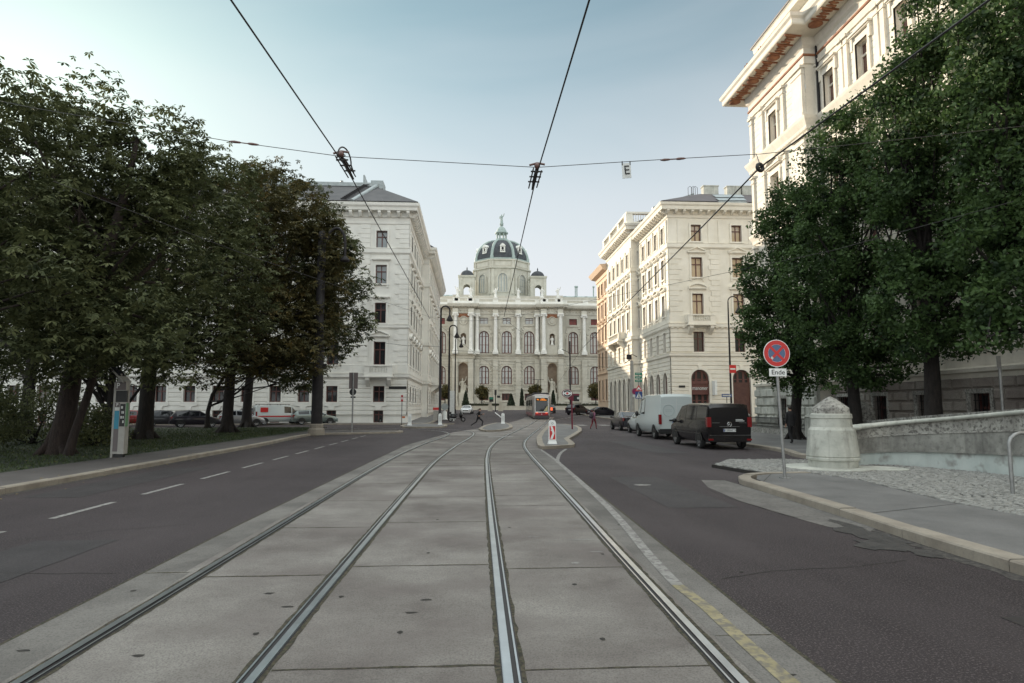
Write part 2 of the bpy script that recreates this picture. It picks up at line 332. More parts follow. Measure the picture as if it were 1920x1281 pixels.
def win_meshes(w, h, style, arch, wm, fm, gm):
    key = (round(w, 3), round(h, 3), style, arch, wm.name, fm.name, gm.name)
    if key in WCACHE: return WCACHE[key]
    r = w/2; vt = h-r if arch else h
    arc = lambda rr, K=12: [(-rr*math.cos(math.pi*k/K), vt+rr*math.sin(math.pi*k/K)) for k in range(K+1)]
    g = MB()
    if arch: g.add([F0.pt(u, v, -.305) for u, v in [(-r, 0), (r, 0)]+arc(r)[::-1]], [tuple(range(15))])
    else: g.quad(F0.pt(-r, 0, -.305), F0.pt(r, 0, -.305), F0.pt(r, h, -.305), F0.pt(-r, h, -.305))
    f = MB(); t = .085 if w < 2 else .22
    fbox(f, F0, -r, -r+t, 0, vt, -.30, -.2); fbox(f, F0, r-t, r, 0, vt, -.30, -.2); fbox(f, F0, -r+t, r-t, 0, t, -.30, -.2)
    tr = vt-.06 if arch else h*.66
    if arch:
        a, b = arc(r), arc(r-t)
        for k in range(12): fprism(f, F0, [a[k], a[k+1], b[k+1], b[k]], -.30, -.2)
    else: fbox(f, F0, -r+t, r-t, h-t, h, -.30, -.2)
    if style != 'door':
        fbox(f, F0, -r+t, r-t, tr-.05, tr+.05, -.30, -.22)
        ms = [0] if w < 2 else [-w/6, w/6]
        for m in ms:
            fbox(f, F0, m-t*.6, m+t*.6, t, tr-.05, -.30, -.23); fbox(f, F0, m-t*.5, m+t*.5, tr+.05, (vt+math.sqrt(max(.01, r*r-m*m))-.05) if arch else h-t, -.30, -.23)
        if w >= 2: fbox(f, F0, -r+t, r-t, tr*.5-.05, tr*.5+.05, -.30, -.24)
    s = MB(); b = .19 if w < 2 else .3; p = .125
    if style != 'none':
        fbox(s, F0, -r-b, -r, 0, vt, .0, p); fbox(s, F0, r, r+b, 0, vt, .0, p)
        if arch:
            a, c = arc(r+b), arc(r)
            for k in range(12): fprism(s, F0, [a[k], a[k+1], c[k+1], c[k]], 0., p)
            fprism(s, F0, [(-.16, h-.03), (.16, h-.03), (.24, h+b+.22), (-.24, h+b+.22)], 0., p+.07)
        else: fbox(s, F0, -r-b, r+b, h, h+b, 0., p)
    fbox(s, F0, -r-b-.06, r+b+.06, -.16, 0, 0., .17)
    top = h+b
    if style in ('hood', 'tri', 'seg', 'cons'):
        W = r+b+.22
        fbox(s, F0, -r-b, r+b, top, top+.28, 0, .06)
        fbox(s, F0, -W+.06, W-.06, top+.28, top+.36, 0, .22); fbox(s, F0, -W, W, top+.36, top+.47, 0, .3)
        if style == 'cons':
            for sg in (-1, 1): fbox(s, F0, sg*(r+b+.06)-.09, sg*(r+b+.06)+.09, top-.45, top+.28, 0, .17)
        if style == 'tri':
            y0 = top+.47; ph = W*.42
            fprism(s, F0, [(-W, y0), (W, y0), (0, y0+ph)], 0, .1)
            fprism(s, F0, [(-W, y0), (-W+.02, y0+.11), (0, y0+ph+.12), (0, y0+ph)], 0, .32); fprism(s, F0, [(W, y0), (0, y0+ph), (0, y0+ph+.12), (W-.02, y0+.11)], 0, .32)
        if style == 'seg':
            y0 = top+.47; K = 8; P = [(-W+2*W*k/K, y0+W*.38*math.sin(math.pi*k/K)**.8) for k in range(K+1)]
            fprism(s, F0, P, 0, .1)
            for k in range(K): fprism(s, F0, [P[k], P[k+1], (P[k+1][0], P[k+1][1]+.12), (P[k][0], P[k][1]+.12)], 0, .32)
        for sg in (-1, 1): fbox(s, F0, sg*(r+b*.5)-.1, sg*(r+b*.5)+.1, -.42, -.16, 0, .13)
    WCACHE[key] = (g.mesh('window', gm), f.mesh('frame', fm), s.mesh('surround', wm)); return WCACHE[key]
def put_window(root, fc, u, v0, w, h, style, arch, wm, fm, gm, lab=None, off=0.):
    g, f, s = win_meshes(w, h, style, arch, wm, fm, gm)
    p = Vector(fc.pt(u, v0, off))-Vector(root.location)
    o = link('window', g, root, p, fc.a)
    if lab: o['label'] = lab
    link('frame', f, o); link('surround', s, o)
    return (u-w/2, u+w/2, v0, v0+h, arch)
def brackets(mb, fc, u0, u1, step, v0, v1, n0, n1, wd):
    n = max(1, int((u1-u0)/step)); st = (u1-u0)/n
    for k in range(n+1):
        u = u0+k*st; b = [(n0, v1), (n1, v1), (n1, v1-(v1-v0)*.35), (n0+(n1-n0)*.45, v0), (n0, v0)]
        mb.hexa([fc.pt(u-wd/2, z, n) for n, z in b], [fc.pt(u+wd/2, z, n) for n, z in b])
def quoins(mb, fc, u0, sgn, v0, v1, h, w1, w2, n1=.07):
    n = max(1, round((v1-v0)/h)); hh = (v1-v0)/n
    a, b = sorted((u0, u0+sgn*min(w1, w2))); fbox(mb, fc, a, b, v0, v1, -.02, .02)
    for k in range(n):
        w = w1 if k % 2 else w2; a, b = sorted((u0, u0+sgn*w)); fbox(mb, fc, a, b, v0+k*hh+.03, v0+(k+1)*hh-.03, 0., n1)
def balusters(mb, fc, u0, u1, v0, v1, nc, step=.3, wd=.13):
    n = max(1, int((u1-u0)/step)); st = (u1-u0)/n
    for k in range(n):
        u = u0+(k+.5)*st; h = v1-v0; q = [(wd*.3, 0), (wd*.5, h*.3), (wd*.22, h*.7), (wd*.4, h)]
        c = fc.pt(u, v0, nc); mb.lathe(q, c, 6, 0, False)
def balustrade(mb, fc, u0, u1, v0, v1, n0, n1, step=.3, pier=.4, piers=None):
    h = v1-v0; nc = (n0+n1)/2
    fbox(mb, fc, u0, u1, v0, v0+h*.16, n0, n1); fbox(mb, fc, u0, u1, v1-h*.16, v1, n0-.03, n1+.03)
    ps = piers or [u0+pier/2, u1-pier/2]
    for p in ps: fbox(mb, fc, p-pier/2, p+pier/2, v0+h*.16, v1-h*.16, n0+.02, n1-.02)
    e = sorted(ps)
    for a, b in zip(e[:-1], e[1:]): balusters(mb, fc, a+pier/2, b-pier/2, v0+h*.16, v1-h*.16, nc, step)

# ================================================================ left: white corner block
YL = 68.5
vL = lambda py: aty(713, py, YL).z
uL = lambda px, py=600: aty(px, py, YL).x
XL = uL(765); Y1 = XL*1220/(791-885)*1.0; X2 = XL+.8; Y2 = 118.
ltot = empty('apartment_block', (XL-10, YL+4, 0), 'white five storey corner block with a dark hipped roof, behind the left hand trees', 'building')
f1 = Fc(0, YL, 0); f2 = Fc(XL, 0, 90); f3 = Fc(X2, 0, 90); f4 = Fc(0, Y1, 0)
LF, LB = XL-62, Y2
wops = {1: [], 2: [], 3: []}
bays = [uL(713)]+[uL(626)-k*2.86 for k in range(17)]
m_glassl = M('window_with_net_curtain', (.10, .095, .09), (.34, .32, .29), s=1.6, rough=.1, spec=.5, k=(.42, .6), stretch=(1, 1, .3))
def rowL(k, y0, y1, style, arch, gm, w=1.16, ylist=None, fcs=(1, 2, 3)):
    v0, v1 = vL(y0), vL(y1)
    if 1 in fcs:
        for i, u in enumerate(bays):
            st = style if i == 0 else ('hood' if style in ('tri', 'cons') else style)
            g_ = gm if random.random() < .72 or k == 0 else random.choice([m_glass, m_glassw, m_glassl])
            wops[1].append(put_window(ltot, f1, u, v0, w, v1-v0, st, arch, m_stucco, m_framed, g_))
    if 2 in fcs:
        for j in range(5): wops[2].append(put_window(ltot, f2, YL+2.6+j*3.4, v0, w, v1-v0, style, arch, m_stucco, m_framed, gm))
    if 3 in fcs:
        for j in range(6): wops[3].append(put_window(ltot, f3, Y1+3.6+j*4.2, v0, w, v1-v0, style, arch, m_stucco, m_framed, gm))
rowL(0, 792.5, 770, 'none', False, m_glassd, 1.0, fcs=(1,))
rowL(1, 754, 724, 'band', False, m_glass)
rowL(2, 684, 641, 'tri', False, m_glass, 1.2)
rowL(3, 606, 568, 'cons', False, m_glass)
rowL(4, 532, 497, 'hood', False, m_glassw)
rowL(5, 465, 433, 'band', False, m_glassw)
mb = MB()
prof = [(-.5, 0), (.9, .0), (.91, .1)]+[(v, n+.0) for v, n in rust(.95, vL(713), .43)]+[(vL(706), 0), (vL(384), 0)]
wall(mb, f1, LF, XL, prof, wops[1]); wall(mb, f2, YL, Y1, prof, wops[2]); wall(mb, f3, Y1, Y2, prof, wops[3])
fbox(mb, f4, XL, X2, -.5, vL(384), 0, .002)
mb.quad((X2, Y2, -.5), (LF, Y2, -.5), (LF, Y2, vL(384)), (X2, Y2, vL(384)))
mb.obj('wall', m_stucco, ltot, world=ltot)
path = [(LF, YL), (XL, YL), (XL, Y1), (X2, Y1), (X2, Y2), (LF, Y2)]
mb = MB()
for a, b, o in ((vL(709), vL(701), .22), (vL(701), vL(684.5), .08), (vL(616), vL(609), .16), (vL(476), vL(466), .18)):
    mb.sweep(path, [(0, a-.12), (o*.5, a), (o, a+.1), (o, b-.08), (o*1.15, b), (0, b+.02)])
mb.obj('belt_course', m_stucco, ltot, world=ltot)
mb = MB(); c0, c1 = vL(420), vL(384)
mb.sweep(path, [(0, c0-.1), (.1, c0), (.1, c0+.18), (.06, c0+.2), (.06, vL(409)), (.2, vL(408)), (.22, vL(399)), (.85, vL(398)), (.9, vL(393)), (1.05, vL(390)), (1.1, c1-.05), (0, c1+.12)])
for fc, a, b in ((f1, LF+.5, XL-.1), (f2, YL+.2, Y1-1), (f3, Y1, Y2)): brackets(mb, fc, a, b, 1.0, vL(408), vL(398.5), .2, .8, .32)
mb.obj('cornice', m_stucco, ltot, world=ltot)
def qstrip(root, m, *a):
    mb = MB(); quoins(mb, *a); mb.obj('quoin_strip', m, root, world=root)
for v0, v1 in ((vL(700), vL(617)), (vL(608), vL(477)), (vL(465), vL(421))):
    for a in ((f1, XL, -1, v0, v1, .55, 1.0, 1.45), (f2, YL, 1, v0, v1, .55, .7, 1.1), (f1, uL(668)+1.3, -1, v0, v1, .55, 1.3, 1.0), (f3, Y1, 1, v0, v1, .55, 1.0, 1.4), (f3, Y2, -1, v0, v1, .55, 1., 1.4)): qstrip(ltot, m_stucco, *a)
# balcony over the corner ground-floor window, more along the street side
def balcony(root, fc, u, w, v0, v1, d, m, name='balcony'):
    mb = MB(); fbox(mb, fc, u-w/2, u+w/2, v0-.2, v0, 0, d); fbox(mb, fc, u-w/2-.1, u+w/2+.1, v0-.34, v0-.2, 0, d+.1)
    balustrade(mb, fc, u-w/2, u+w/2, v0, v1, d-.25, d-.02, .26, .55)
    for sg in (-1, 1):
        fbox(mb, fc, u+sg*w/2-.12, u+sg*w/2+.12, v0, v1, .0, d-.27)
        b = [(0, v0-.34), (d, v0-.34), (d, v0-.62), (d*.5, v0-1.), (0, v0-1.4)]; uu = u+sg*(w/2-.35)
        mb.hexa([fc.pt(uu-.2, z, n) for n, z in b], [fc.pt(uu+.2, z, n) for n, z in b])
    return mb.obj(name, m, root, world=root)
balcony(ltot, f1, uL(713), 2.9, vL(702), vL(685), .85, m_stucco)
balcony(ltot, f3, Y1+12, 11, vL(701), vL(685), 1.1, m_stucco)
# carved key blocks and aprons under ground floor sills
for u in bays:
    mb = MB(); fprism(mb, f1, [(u-.95, vL(757)), (u-.8, vL(761)), (u-.35, vL(762)), (u-.22, vL(769)), (u+.22, vL(769)), (u+.35, vL(762)), (u+.8, vL(761)), (u+.95, vL(757))], 0, .16); mb.obj('window_apron', m_stucco, ltot, world=ltot)
# roof
RZ = vL(350)+.6; rx = XL-4.4; ry = YL+5
mb = MB(); e0 = c1+.1; ov = .95
mb.quad((LF, YL-ov, e0), (XL+ov, YL-ov, e0), (rx, ry, aty(690, 350, ry).z), (LF, ry, aty(690, 350, ry).z))
zr = aty(690, 350, ry).z
mb.quad((XL+ov, YL-ov, e0), (XL+ov, Y1, e0), (rx, Y1, zr), (rx, ry, zr)); mb.quad((X2+ov, Y1, e0), (X2+ov, Y2+ov, e0), (rx, Y2-4, zr), (rx, Y1, zr))
mb.quad((LF, ry, zr), (rx, ry, zr), (rx, Y2, zr), (LF, Y2, zr)); mb.add([(XL+ov, Y1, e0), (X2+ov, Y1, e0), (rx, Y1, zr)], [(0, 1, 2)])
roofL = mb.obj('roof', m_roof, ltot, world=ltot)
mb = MB(); mb.box(LF, rx+.3, ry-.15, ry+.35, zr-.02, zr+.42)
p0 = Vector((uL(657), YL-ov+.2, e0)); p1 = Vector((rx+.1, ry, zr+.1)); mb.tube([p0, p1], .24, 6); mb.box(rx-.6, rx+.8, ry, ry+2.2, zr-.2, zr+.75)
mb.obj('ridge_flashing', m_zinc, ltot, world=ltot)
mb = MB(); q0 = p0+Vector((-.9, 0, .25)); q1 = p1+Vector((-1.1, 0, .2))
for s_ in (-.28, .28): mb.tube([q0+Vector((s_, 0, 0)), q1+Vector((s_, 0, 0))], .04, 4)
for k in range(16):
    p = q0.lerp(q1, k/15); mb.box(p.x-.3, p.x+.3, p.y-.05, p.y+.05, p.z-.04, p.z+.06)
mb.obj('roof_ladder', m_pole, ltot, world=ltot)
def chim(px0, px1, pyt, Y, zb, mat, nm='chimney', n=1, drop=.0):
    mb = MB(); a = aty(px0, pyt, Y); b = aty(px1, pyt, Y); w = (b.x-a.x)/n
    for k in range(n):
        t = a.z-drop*k; mb.box(a.x+k*w+.01, a.x+(k+1)*w-.01, Y, Y+.9, zb, t)
        if n == 1: mb.box(a.x-.06, b.x+.06, Y-.06, Y+.96, t, t+.12)
    return mb
chim(681, 690, 328, ry+2.4, zr-1, m_zinc, n=3, drop=.5).obj('chimney', m_zinc, ltot, world=ltot)
chim(694, 699, 348, ry+2.4, zr-3, m_zinc).obj('chimney', m_zinc, ltot, world=ltot)
for px in (454, 466): chim(px, px+3, 324, ry+1.4, zr, m_zinc).obj('chimney', m_zinc, ltot, world=ltot)
for px, pt in ((530, 340), (535, 340), (540, 340), (545, 340), (566, 338), (641, 338)):
    mb = MB(); a = aty(px, pt, ry+.6); mb.lathe([(.1, zr), (.1, a.z-.35), (.17, a.z-.35), (.17, a.z-.1), (.05, a.z)], (a.x, ry+.6, 0), 8); mb.obj('vent_pipe', m_poleg, ltot, world=ltot)
mb = MB(); fbox(mb, f3, Y1+4, Y2-6, c1+.1, c1+1.5, -1.2, -.3); mb.obj('attic', m_stucco, ltot, world=ltot)
mb = MB(); a = f1.pt(uL(748), vL(727)); mb.box(a[0]-.9, a[0]+.9, YL-.14, YL-.08, a[2]-.14, a[2]+.14); tag(mb.obj('street_name_plate', m_black, ltot, world=ltot))

# ================================================================ right: cream corner block
YB = 70.
vB = lambda py: aty(1309, py, YB).z
uB = lambda px, py=600: aty(px, py, YB).x
XB = uB(1256); YB1 = atx(1199, 600, XB).y; XB2 = XB-.95; YB2 = XB2*1220/(1143-885)
broot = empty('apartment_block', (XB+8, YB+4, 0), 'cream corner block with arched shop fronts and a sunlit side, right of the tram', 'building')
g1 = Fc(0, YB, 0); g2 = Fc(XB, 0, -90); g3 = Fc(XB2, 0, -90)
bo = {1: [], 2: [], 3: []}
BR = XB+34
bb = [uB(1309)+k*(uB(1386)-uB(1309)) for k in range(4)]
def rowB(y0, y1, style, arch, gm, w=1.3, fcs=(1, 2, 3), st2=None, gm2=None, w2=None):
    v0, v1 = vB(y0), vB(y1); gm2 = gm2 or gm; w2 = w2 or w
    if 1 in fcs:
        for u in bb: bo[1].append(put_window(broot, g1, u, v0, w, v1-v0, style, arch, m_cream, m_framed, gm))
    if 2 in fcs:
        for j in range(5): bo[2].append(put_window(broot, g2, -(YB+1.9+j*2.75), v0, w2, v1-v0, st2 or style, arch, m_cream, m_framed, gm2))
    if 3 in fcs:
        for j in range(5): bo[3].append(put_window(broot, g3, -(YB1+1.9+j*2.75), v0, w2, v1-v0, st2 or style, arch, m_cream, m_framed, gm2))
GR = .15
bh = vB(693)-GR
for u in bb: bo[1].append(put_window(broot, g1, u, GR, 2.0, bh, 'band', True, m_cream, m_framed, m_glassd))
for j in range(5): bo[2].append(put_window(broot, g2, -(YB+1.9+j*2.75), GR+.3, 1.5, bh-.6, 'band', True, m_cream, m_framed, m_glassd))
for j in range(5): bo[3].append(put_window(broot, g3, -(YB1+1.9+j*2.75), GR+.3, 1.5, bh-.6, 'band', True, m_cream, m_framed, m_glassd))
rowB(660, 622, 'none', False, m_glass, 1.2, w2=.95)
rowB(590, 551, 'seg', False, m_glassc, 1.25, w2=1.0, st2='seg', gm2=m_glass)
rowB(520, 483, 'tri', False, m_glassc, 1.25, w2=1.0, st2='tri', gm2=m_glass)
rowB(453, 422, 'band', False, m_glassc, 1.15, w2=.95, gm2=m_glass)
mb = MB(); topB = vB(384)
prof = [(-.5, 0), (.6, 0), (.61, .1)]+rust(.7, vB(670), .47)+[(vB(662), 0)]+rust(vB(660), vB(616), .5)+[(vB(608), 0), (topB, 0)]
wall(mb, g1, XB, BR, prof, bo[1]); wall(mb, g2, -YB1, -YB, prof, bo[2]); wall(mb, g3, -YB2, -YB1, prof, bo[3])
fbox(mb, Fc(0, YB1, 0), XB2, XB, -.5, topB+1.5, 0, .002); mb.quad((XB2, YB2, -.5), (BR, YB2, -.5), (BR, YB2, topB), (XB2, YB2, topB))
mb.obj('wall', m_cream, broot, world=broot)
pathB = [(XB, YB1), (XB, YB), (BR, YB)]; pathB2 = [(BR, YB2), (XB2, YB2), (XB2, YB1), (XB+.4, YB1)]; dz2 = 1.3
mb = MB()
for pth in (pathB, pathB2):
    for a, b, o in ((vB(669), vB(662), .2), (vB(615), vB(607), .25), (vB(607), vB(592), .06), (vB(466), vB(457), .2)):
        mb.sweep(pth, [(0, a-.12), (o*.5, a), (o, a+.1), (o, b-.08), (o*1.15, b), (0, b+.02)])
for fc, a, b in ((g1, XB+.2, BR), (g2, -YB1, -YB-.2), (g3, -YB2, -YB1)): brackets(mb, fc, a, b, .62, vB(618), vB(614), .0, .22, .25)
mb.obj('belt_course', m_cream, broot, world=broot)
mb = MB()
for pth, d in ((pathB, 0), (pathB2, dz2)):
    t = topB+d
    mb.sweep(pth, [(0, vB(410)+d), (.1, vB(409)+d), (.12, vB(404)+d), (.18, vB(403.5)+d), (.22, vB(398)+d), (.85, vB(397)+d), (.92, vB(391)+d), (1.05, vB(389)+d), (1.12, t-.05), (0, t+.12)])
for fc, a, b, d in ((g1, XB-.1, BR, 0), (g2, -YB1+1, -YB, 0), (g3, -YB2, -YB1, dz2)): brackets(mb, fc, a, b, .9, vB(403)+d, vB(397.5)+d, .2, .8, .28)
mb.obj('cornice', m_cream, broot, world=broot)
v0, v1 = vB(605), vB(467)
for a in ((g1, XB, 1, v0, v1, .6, 1.1, 1.5), (g2, -YB, -1, v0, v1, .6, .45, .8), (g1, uB(1352), -1, v0, v1, .6, 1.0, 1.25), (Fc(0, YB1, 0), XB2, 1, v0, v1, .6, .5, .8), (g3, -YB1, -1, v0, v1, .6, .45, .8), (g3, -YB2, 1, v0, v1, .6, .5, .8)): qstrip(broot, m_cream, *a)
def pstrip(*a):
    mb = MB(); fbox(mb, *a); mb.obj('pilaster', m_cream, broot, world=broot)
for u in bb:                                     # shallow pilaster strips round the attic windows
    for sg in (-1, 1): pstrip(g1, u+sg*1.75-.35, u+sg*1.75+.35, vB(456), vB(412), 0, .09)
for j in range(6):
    for fc, o in ((g2, YB), (g3, YB1)):
        u = -(o+.52+j*2.75); pstrip(fc, u-.22, u+.22, vB(456), vB(412), 0, .14)
balcony(broot, g1, uB(1311), 3.0, vB(606), vB(591), .9, m_cream)
balcony(broot, g3, -(YB1+7.4), 7., vB(606), vB(591), 1.0, m_cream)
mb = MB(); balustrade(mb, Fc(0, YB1, 0), XB2-.6, XB+3.2, topB+dz2+.1, topB+dz2+1.7, -.3, .3, .3, .9, [XB2-.2, XB+3.]); balustrade(mb, g3, -YB2, -YB1-.4, topB+dz2+.1, topB+dz2+1.7, .1, .6, .35, .9, [-YB2+.5, -YB2+5, -YB1-5, -YB1-.8])
mb.obj('balustrade', m_cream, broot, world=broot)
# roof, standing seam slope, skylights, chimneys
mb = MB(); e0 = topB+.12; rz = aty(1320, 364, YB+6).z
xr = aty(1312, 364, YB+6).x
mb.quad((XB-.9, YB-.9, e0), (BR, YB-.9, e0), (BR, YB+6, rz), (xr, YB+6, rz)); mb.quad((XB-.9, YB-.9, e0), (xr, YB+6, rz), (xr, YB1, rz), (XB-.9, YB1, e0))
mb.quad((xr, YB+6, rz), (BR, YB+6, rz), (BR, YB2, rz), (xr, YB2, rz)); mb.quad((XB2, YB1, e0+1.3), (xr, YB1, rz+1), (xr, YB2, rz+1), (XB2, YB2, e0+1.3))
mb.obj('roof', m_roofb, broot, world=broot)
mb = MB(); sA = Vector((XB+.4, YB+6, 0)); a = aty(1224, 388, YB+9); b = aty(1302, 362, YB+9)
K = 9
for k in range(K):
    x0 = lerp(a.x, b.x, k/K); x1 = lerp(a.x, b.x, (k+1)/K)-.03; z0 = lerp(a.z, b.z, k/K); z1 = lerp(a.z, b.z, (k+1)/K)
    mb.hexa([(x0, YB+9, z0-1.1), (x1, YB+9, z1-1.1), (x1, YB+9.4, z1-1.1), (x0, YB+9.4, z0-1.1)], [(x0, YB+9, z0), (x1, YB+9, z1), (x1, YB+9.4, z1), (x0, YB+9.4, z0)])
mb.obj('parapet', m_zinc, broot, world=broot)
mb = MB()
for y0, y1, x0, x1 in ((383, 379, 1352, 1403), (377.5, 373, 1348, 1400), (371.5, 366.5, 1342, 1396)):
    def onr(px, py):
        t = 0.
        for _ in range(20):
            Y = YB-.9+t*6.9; p = aty(px, py, Y); t = min(1, max(0, (p.z-e0)/(rz-e0)))
        return p+Vector((0, -.05, .08))
    mb.quad(onr(x0, y0), onr(x1, y0), onr(x1-6, y1), onr(x0-7, y1))
mb.obj('skylight', m_zinc, broot, world=broot)
for x0, x1, yt in ((1319, 1347, 349), (1363, 1389, 350), (1391, 1412, 350)):
    chim(x0, x1, yt, YB+6.5, rz-.4, m_weath).obj('chimney', m_weath, broot, world=broot)
mb = MB()
for px in (1290, 1296, 1300):
    a = aty(px, 352, YB+7); mb.tube([(a.x, a.y, rz-.5), (a.x, a.y, a.z), (a.x+.25, a.y, a.z+.18), (a.x+.5, a.y, a.z), (a.x+.5, a.y, rz-.5)], .03, 5)
mb.obj('roof_rail', m_pole, broot, world=broot)
# shop front: timber portal, lettering
u = bb[0]; mb = MB(); sv = vB(720)
fbox(mb, g1, u-.98, u+.98, sv, vB(714), -.12, .02); fbox(mb, g1, u-.98, u+.98, vB(737), vB(719), -.2, -.05); fbox(mb, g1, u-.98, u+.98, vB(740), vB(737), -.2, .06)
mb.obj('shop_fascia', m_framed, broot, world=broot)
me = textmesh('manoner', .62, m_whited, .02, .78); o = link('shop_lettering', me, broot, Vector((u, YB+.03, vB(728)))-Vector(broot.location))
mb = MB(); fbox(mb, g1, bb[1]-.98, bb[1]+.98, .2, vB(717), -.19, -.1); mb.obj('shop_shutter', M('brown_shutter', (.07, .026, .02), (.10, .042, .03), s=3, rough=.5), broot, world=broot)
mb = MB(); a = uB(1333); fbox(mb, g1, a-.12, a+.12, vB(741), vB(714), .1, .9)
mb.obj('blade_sign', m_white, broot, world=broot)
mb = MB(); a = uB(1275); fbox(mb, g1, a-.35, a+.35, vB(727), vB(723), .08, .12); mb.obj('street_name_plate', m_black, broot, world=broot)
# ================================================================ apricot house farther on
ox = XB2+.15; oy0 = YB2+.05; oy1 = oy0+9; ort = empty('town_house', (ox+5, oy0+4, gz(oy0)), 'apricot coloured town house beyond the cream corner block', 'building')
h1 = Fc(ox, 0, -90); ops = []
vO = lambda py: aty(1130, py, oy0+3).z
for zi, (y0, y1, st) in enumerate(((750, 712, 'band'), (690, 660, 'band'), (640, 612, 'seg'), (596, 570, 'hood'), (552, 530, 'band'))):
    for j in range(3): ops.append(put_window(ort, h1, -(oy0+1.6+j*2.7), vO(y0), 1.0, vO(y1)-vO(y0), st, False, m_orange, m_framed, m_glass))
mb = MB(); wall(mb, h1, -oy1, -oy0, [(-.5, 0), (vO(505), 0)], ops); mb.quad((ox, oy1, -.5), (ox+15, oy1, -.5), (ox+15, oy1, vO(505)), (ox, oy1, vO(505))); mb.quad((ox, oy0, -.5), (ox+15, oy0, -.5), (ox+15, oy0, vO(505)), (ox, oy0, vO(505)))
mb.obj('wall', m_orange, ort, world=ort)
mb = MB(); t = vO(503)
mb.sweep([(ox+15, oy1), (ox, oy1), (ox, oy0)], [(0, t-1.6), (.12, t-1.55), (.15, t-1), (.8, t-.7), (1.15, t-.1), (1.2, t), (0, t+.1)]); mb.obj('cornice', m_orange, ort, world=ort)
for py in (652, 700):
    mb = MB(); mb.sweep([(ox+15, oy1), (ox, oy1), (ox, oy0)], [(0, vO(py)-.3), (.2, vO(py)), (0, vO(py)+.05)]); mb.obj('belt_course', m_orange, ort, world=ort)
mb = MB(); mb.quad((ox-.5, oy0, t), (ox-.5, oy1, t), (ox+7, oy1, t+4), (ox+7, oy0, t+4)); mb.obj('roof', m_roof, ort, world=ort)
# ================================================================ domed museum at the end of the street
YM = 158.; MG = 1.2
mz = lambda py: aty(950, py, YM).z
mx = lambda px, Y=YM: aty(px, 650, Y).x
mroot = empty('museum', (8.4, YM+8, MG), 'pale stone museum with a tall dark ribbed dome at the end of the street', 'museum')
def pmus(mb, nm, mat, sharp=None, par=None): return mb.obj(nm, mat, par or mroot, world=mroot, sharp=sharp) if par is None else mb.obj(nm, mat, par)
xa, xb, xc, xd = mx(848), mx(888.5), mx(1012.5), mx(1055)
ML, MR = xa-38, xd+38
secs = [(Fc(0, YM, 0), xb, xc), (Fc(0, YM-1.2, 0), xa, xb), (Fc(0, YM-1.2, 0), xc, xd), (Fc(0, YM+.9, 0), ML, xa), (Fc(0, YM+.9, 0), xd, MR)]
sp = (mx(992.5)-mx(907.5))/2; mc = mx(950)
bayx = {0: [mc-sp, mc, mc+sp], 1: [], 2: [], 3: [mx(826)-k*5.4 for k in range(4)], 4: [mx(1076)+k*5.4 for k in range(4)]}
m_mglass = M('painted_sky_museum_glass', (.40, .42, .41), (.56, .57, .54), s=.25, rough=.1, spec=.6)  # whitish sky reflection painted into the pale base colour
m_niche = M('brown_niche_stone', (.20, .15, .11), (.28, .22, .165), s=1., rough=.9); wl = MB()
for i, (fc, a, b) in enumerate(secs):
    ops = []
    for u in bayx[i]:
        for y0, y1, w, st, ar, gm in ((751, 738, 2.3, 'none', False, m_glassd), (721, 686, 2.55, 'band', True, m_mglass), (663, 621, 2.5, 'band', True, m_mglass), (608, 596.5, 1.95, 'band', False, m_mglass if i == 0 else m_red)):
            z0 = mz(y0); ops.append(put_window(mroot, fc, u, z0, w, mz(y1)-z0, st, ar, m_stone, m_framed, gm))
    if i in (1, 2):
        cu = (a+b)/2+.08
        ops.append((cu-1.15, cu+1.15, mz(737), mz(681), True)); ops.append((cu-.62, cu+.62, mz(647), mz(626), True))
        for q_ in ((cu-1.6, cu+1.6, mz(740), mz(680), -.9, -.85), (cu-.8, cu+.8, mz(650), mz(624), -.9, -.85)):
            nb = MB(); fbox(nb, fc, *q_); pmus(nb, 'niche_back', m_niche)
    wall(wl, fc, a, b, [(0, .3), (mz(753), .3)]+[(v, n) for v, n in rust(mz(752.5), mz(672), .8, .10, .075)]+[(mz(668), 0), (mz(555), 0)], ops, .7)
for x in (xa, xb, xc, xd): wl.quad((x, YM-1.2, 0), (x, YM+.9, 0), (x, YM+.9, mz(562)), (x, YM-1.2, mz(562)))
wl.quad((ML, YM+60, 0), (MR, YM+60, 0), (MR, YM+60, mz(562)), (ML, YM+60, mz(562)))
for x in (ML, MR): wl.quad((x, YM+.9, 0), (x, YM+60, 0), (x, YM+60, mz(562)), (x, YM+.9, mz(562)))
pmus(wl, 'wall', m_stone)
mpath = [(ML, YM+.9), (xa, YM+.9), (xa, YM-1.2), (xb, YM-1.2), (xb, YM), (xc, YM), (xc, YM-1.2), (xd, YM-1.2), (xd, YM+.9), (MR, YM+.9)]
mb = MB(); t = mz(572)
mb.sweep(mpath, [(0, mz(590)), (.12, mz(589.5)), (.15, mz(587)), (.06, mz(586)), (.06, mz(581)), (.3, mz(580)), (.35, mz(578.5)), (1.0, mz(577.5)), (1.15, mz(574.5)), (1.2, t), (0, t+.1)])
for fc, a, b in secs: brackets(mb, fc, a, b, .55, mz(580), mz(578), .3, .85, .25)
mb.sweep(mpath, [(0, mz(674)), (.2, mz(672.5)), (.25, mz(669)), (.5, mz(667)), (.55, mz(665.5)), (0, mz(665))])
mb.sweep(mpath, [(.3, mz(755)), (.42, mz(754)), (.42, mz(752.5)), (0, mz(751.8))])
pmus(mb, 'cornice', m_stone)
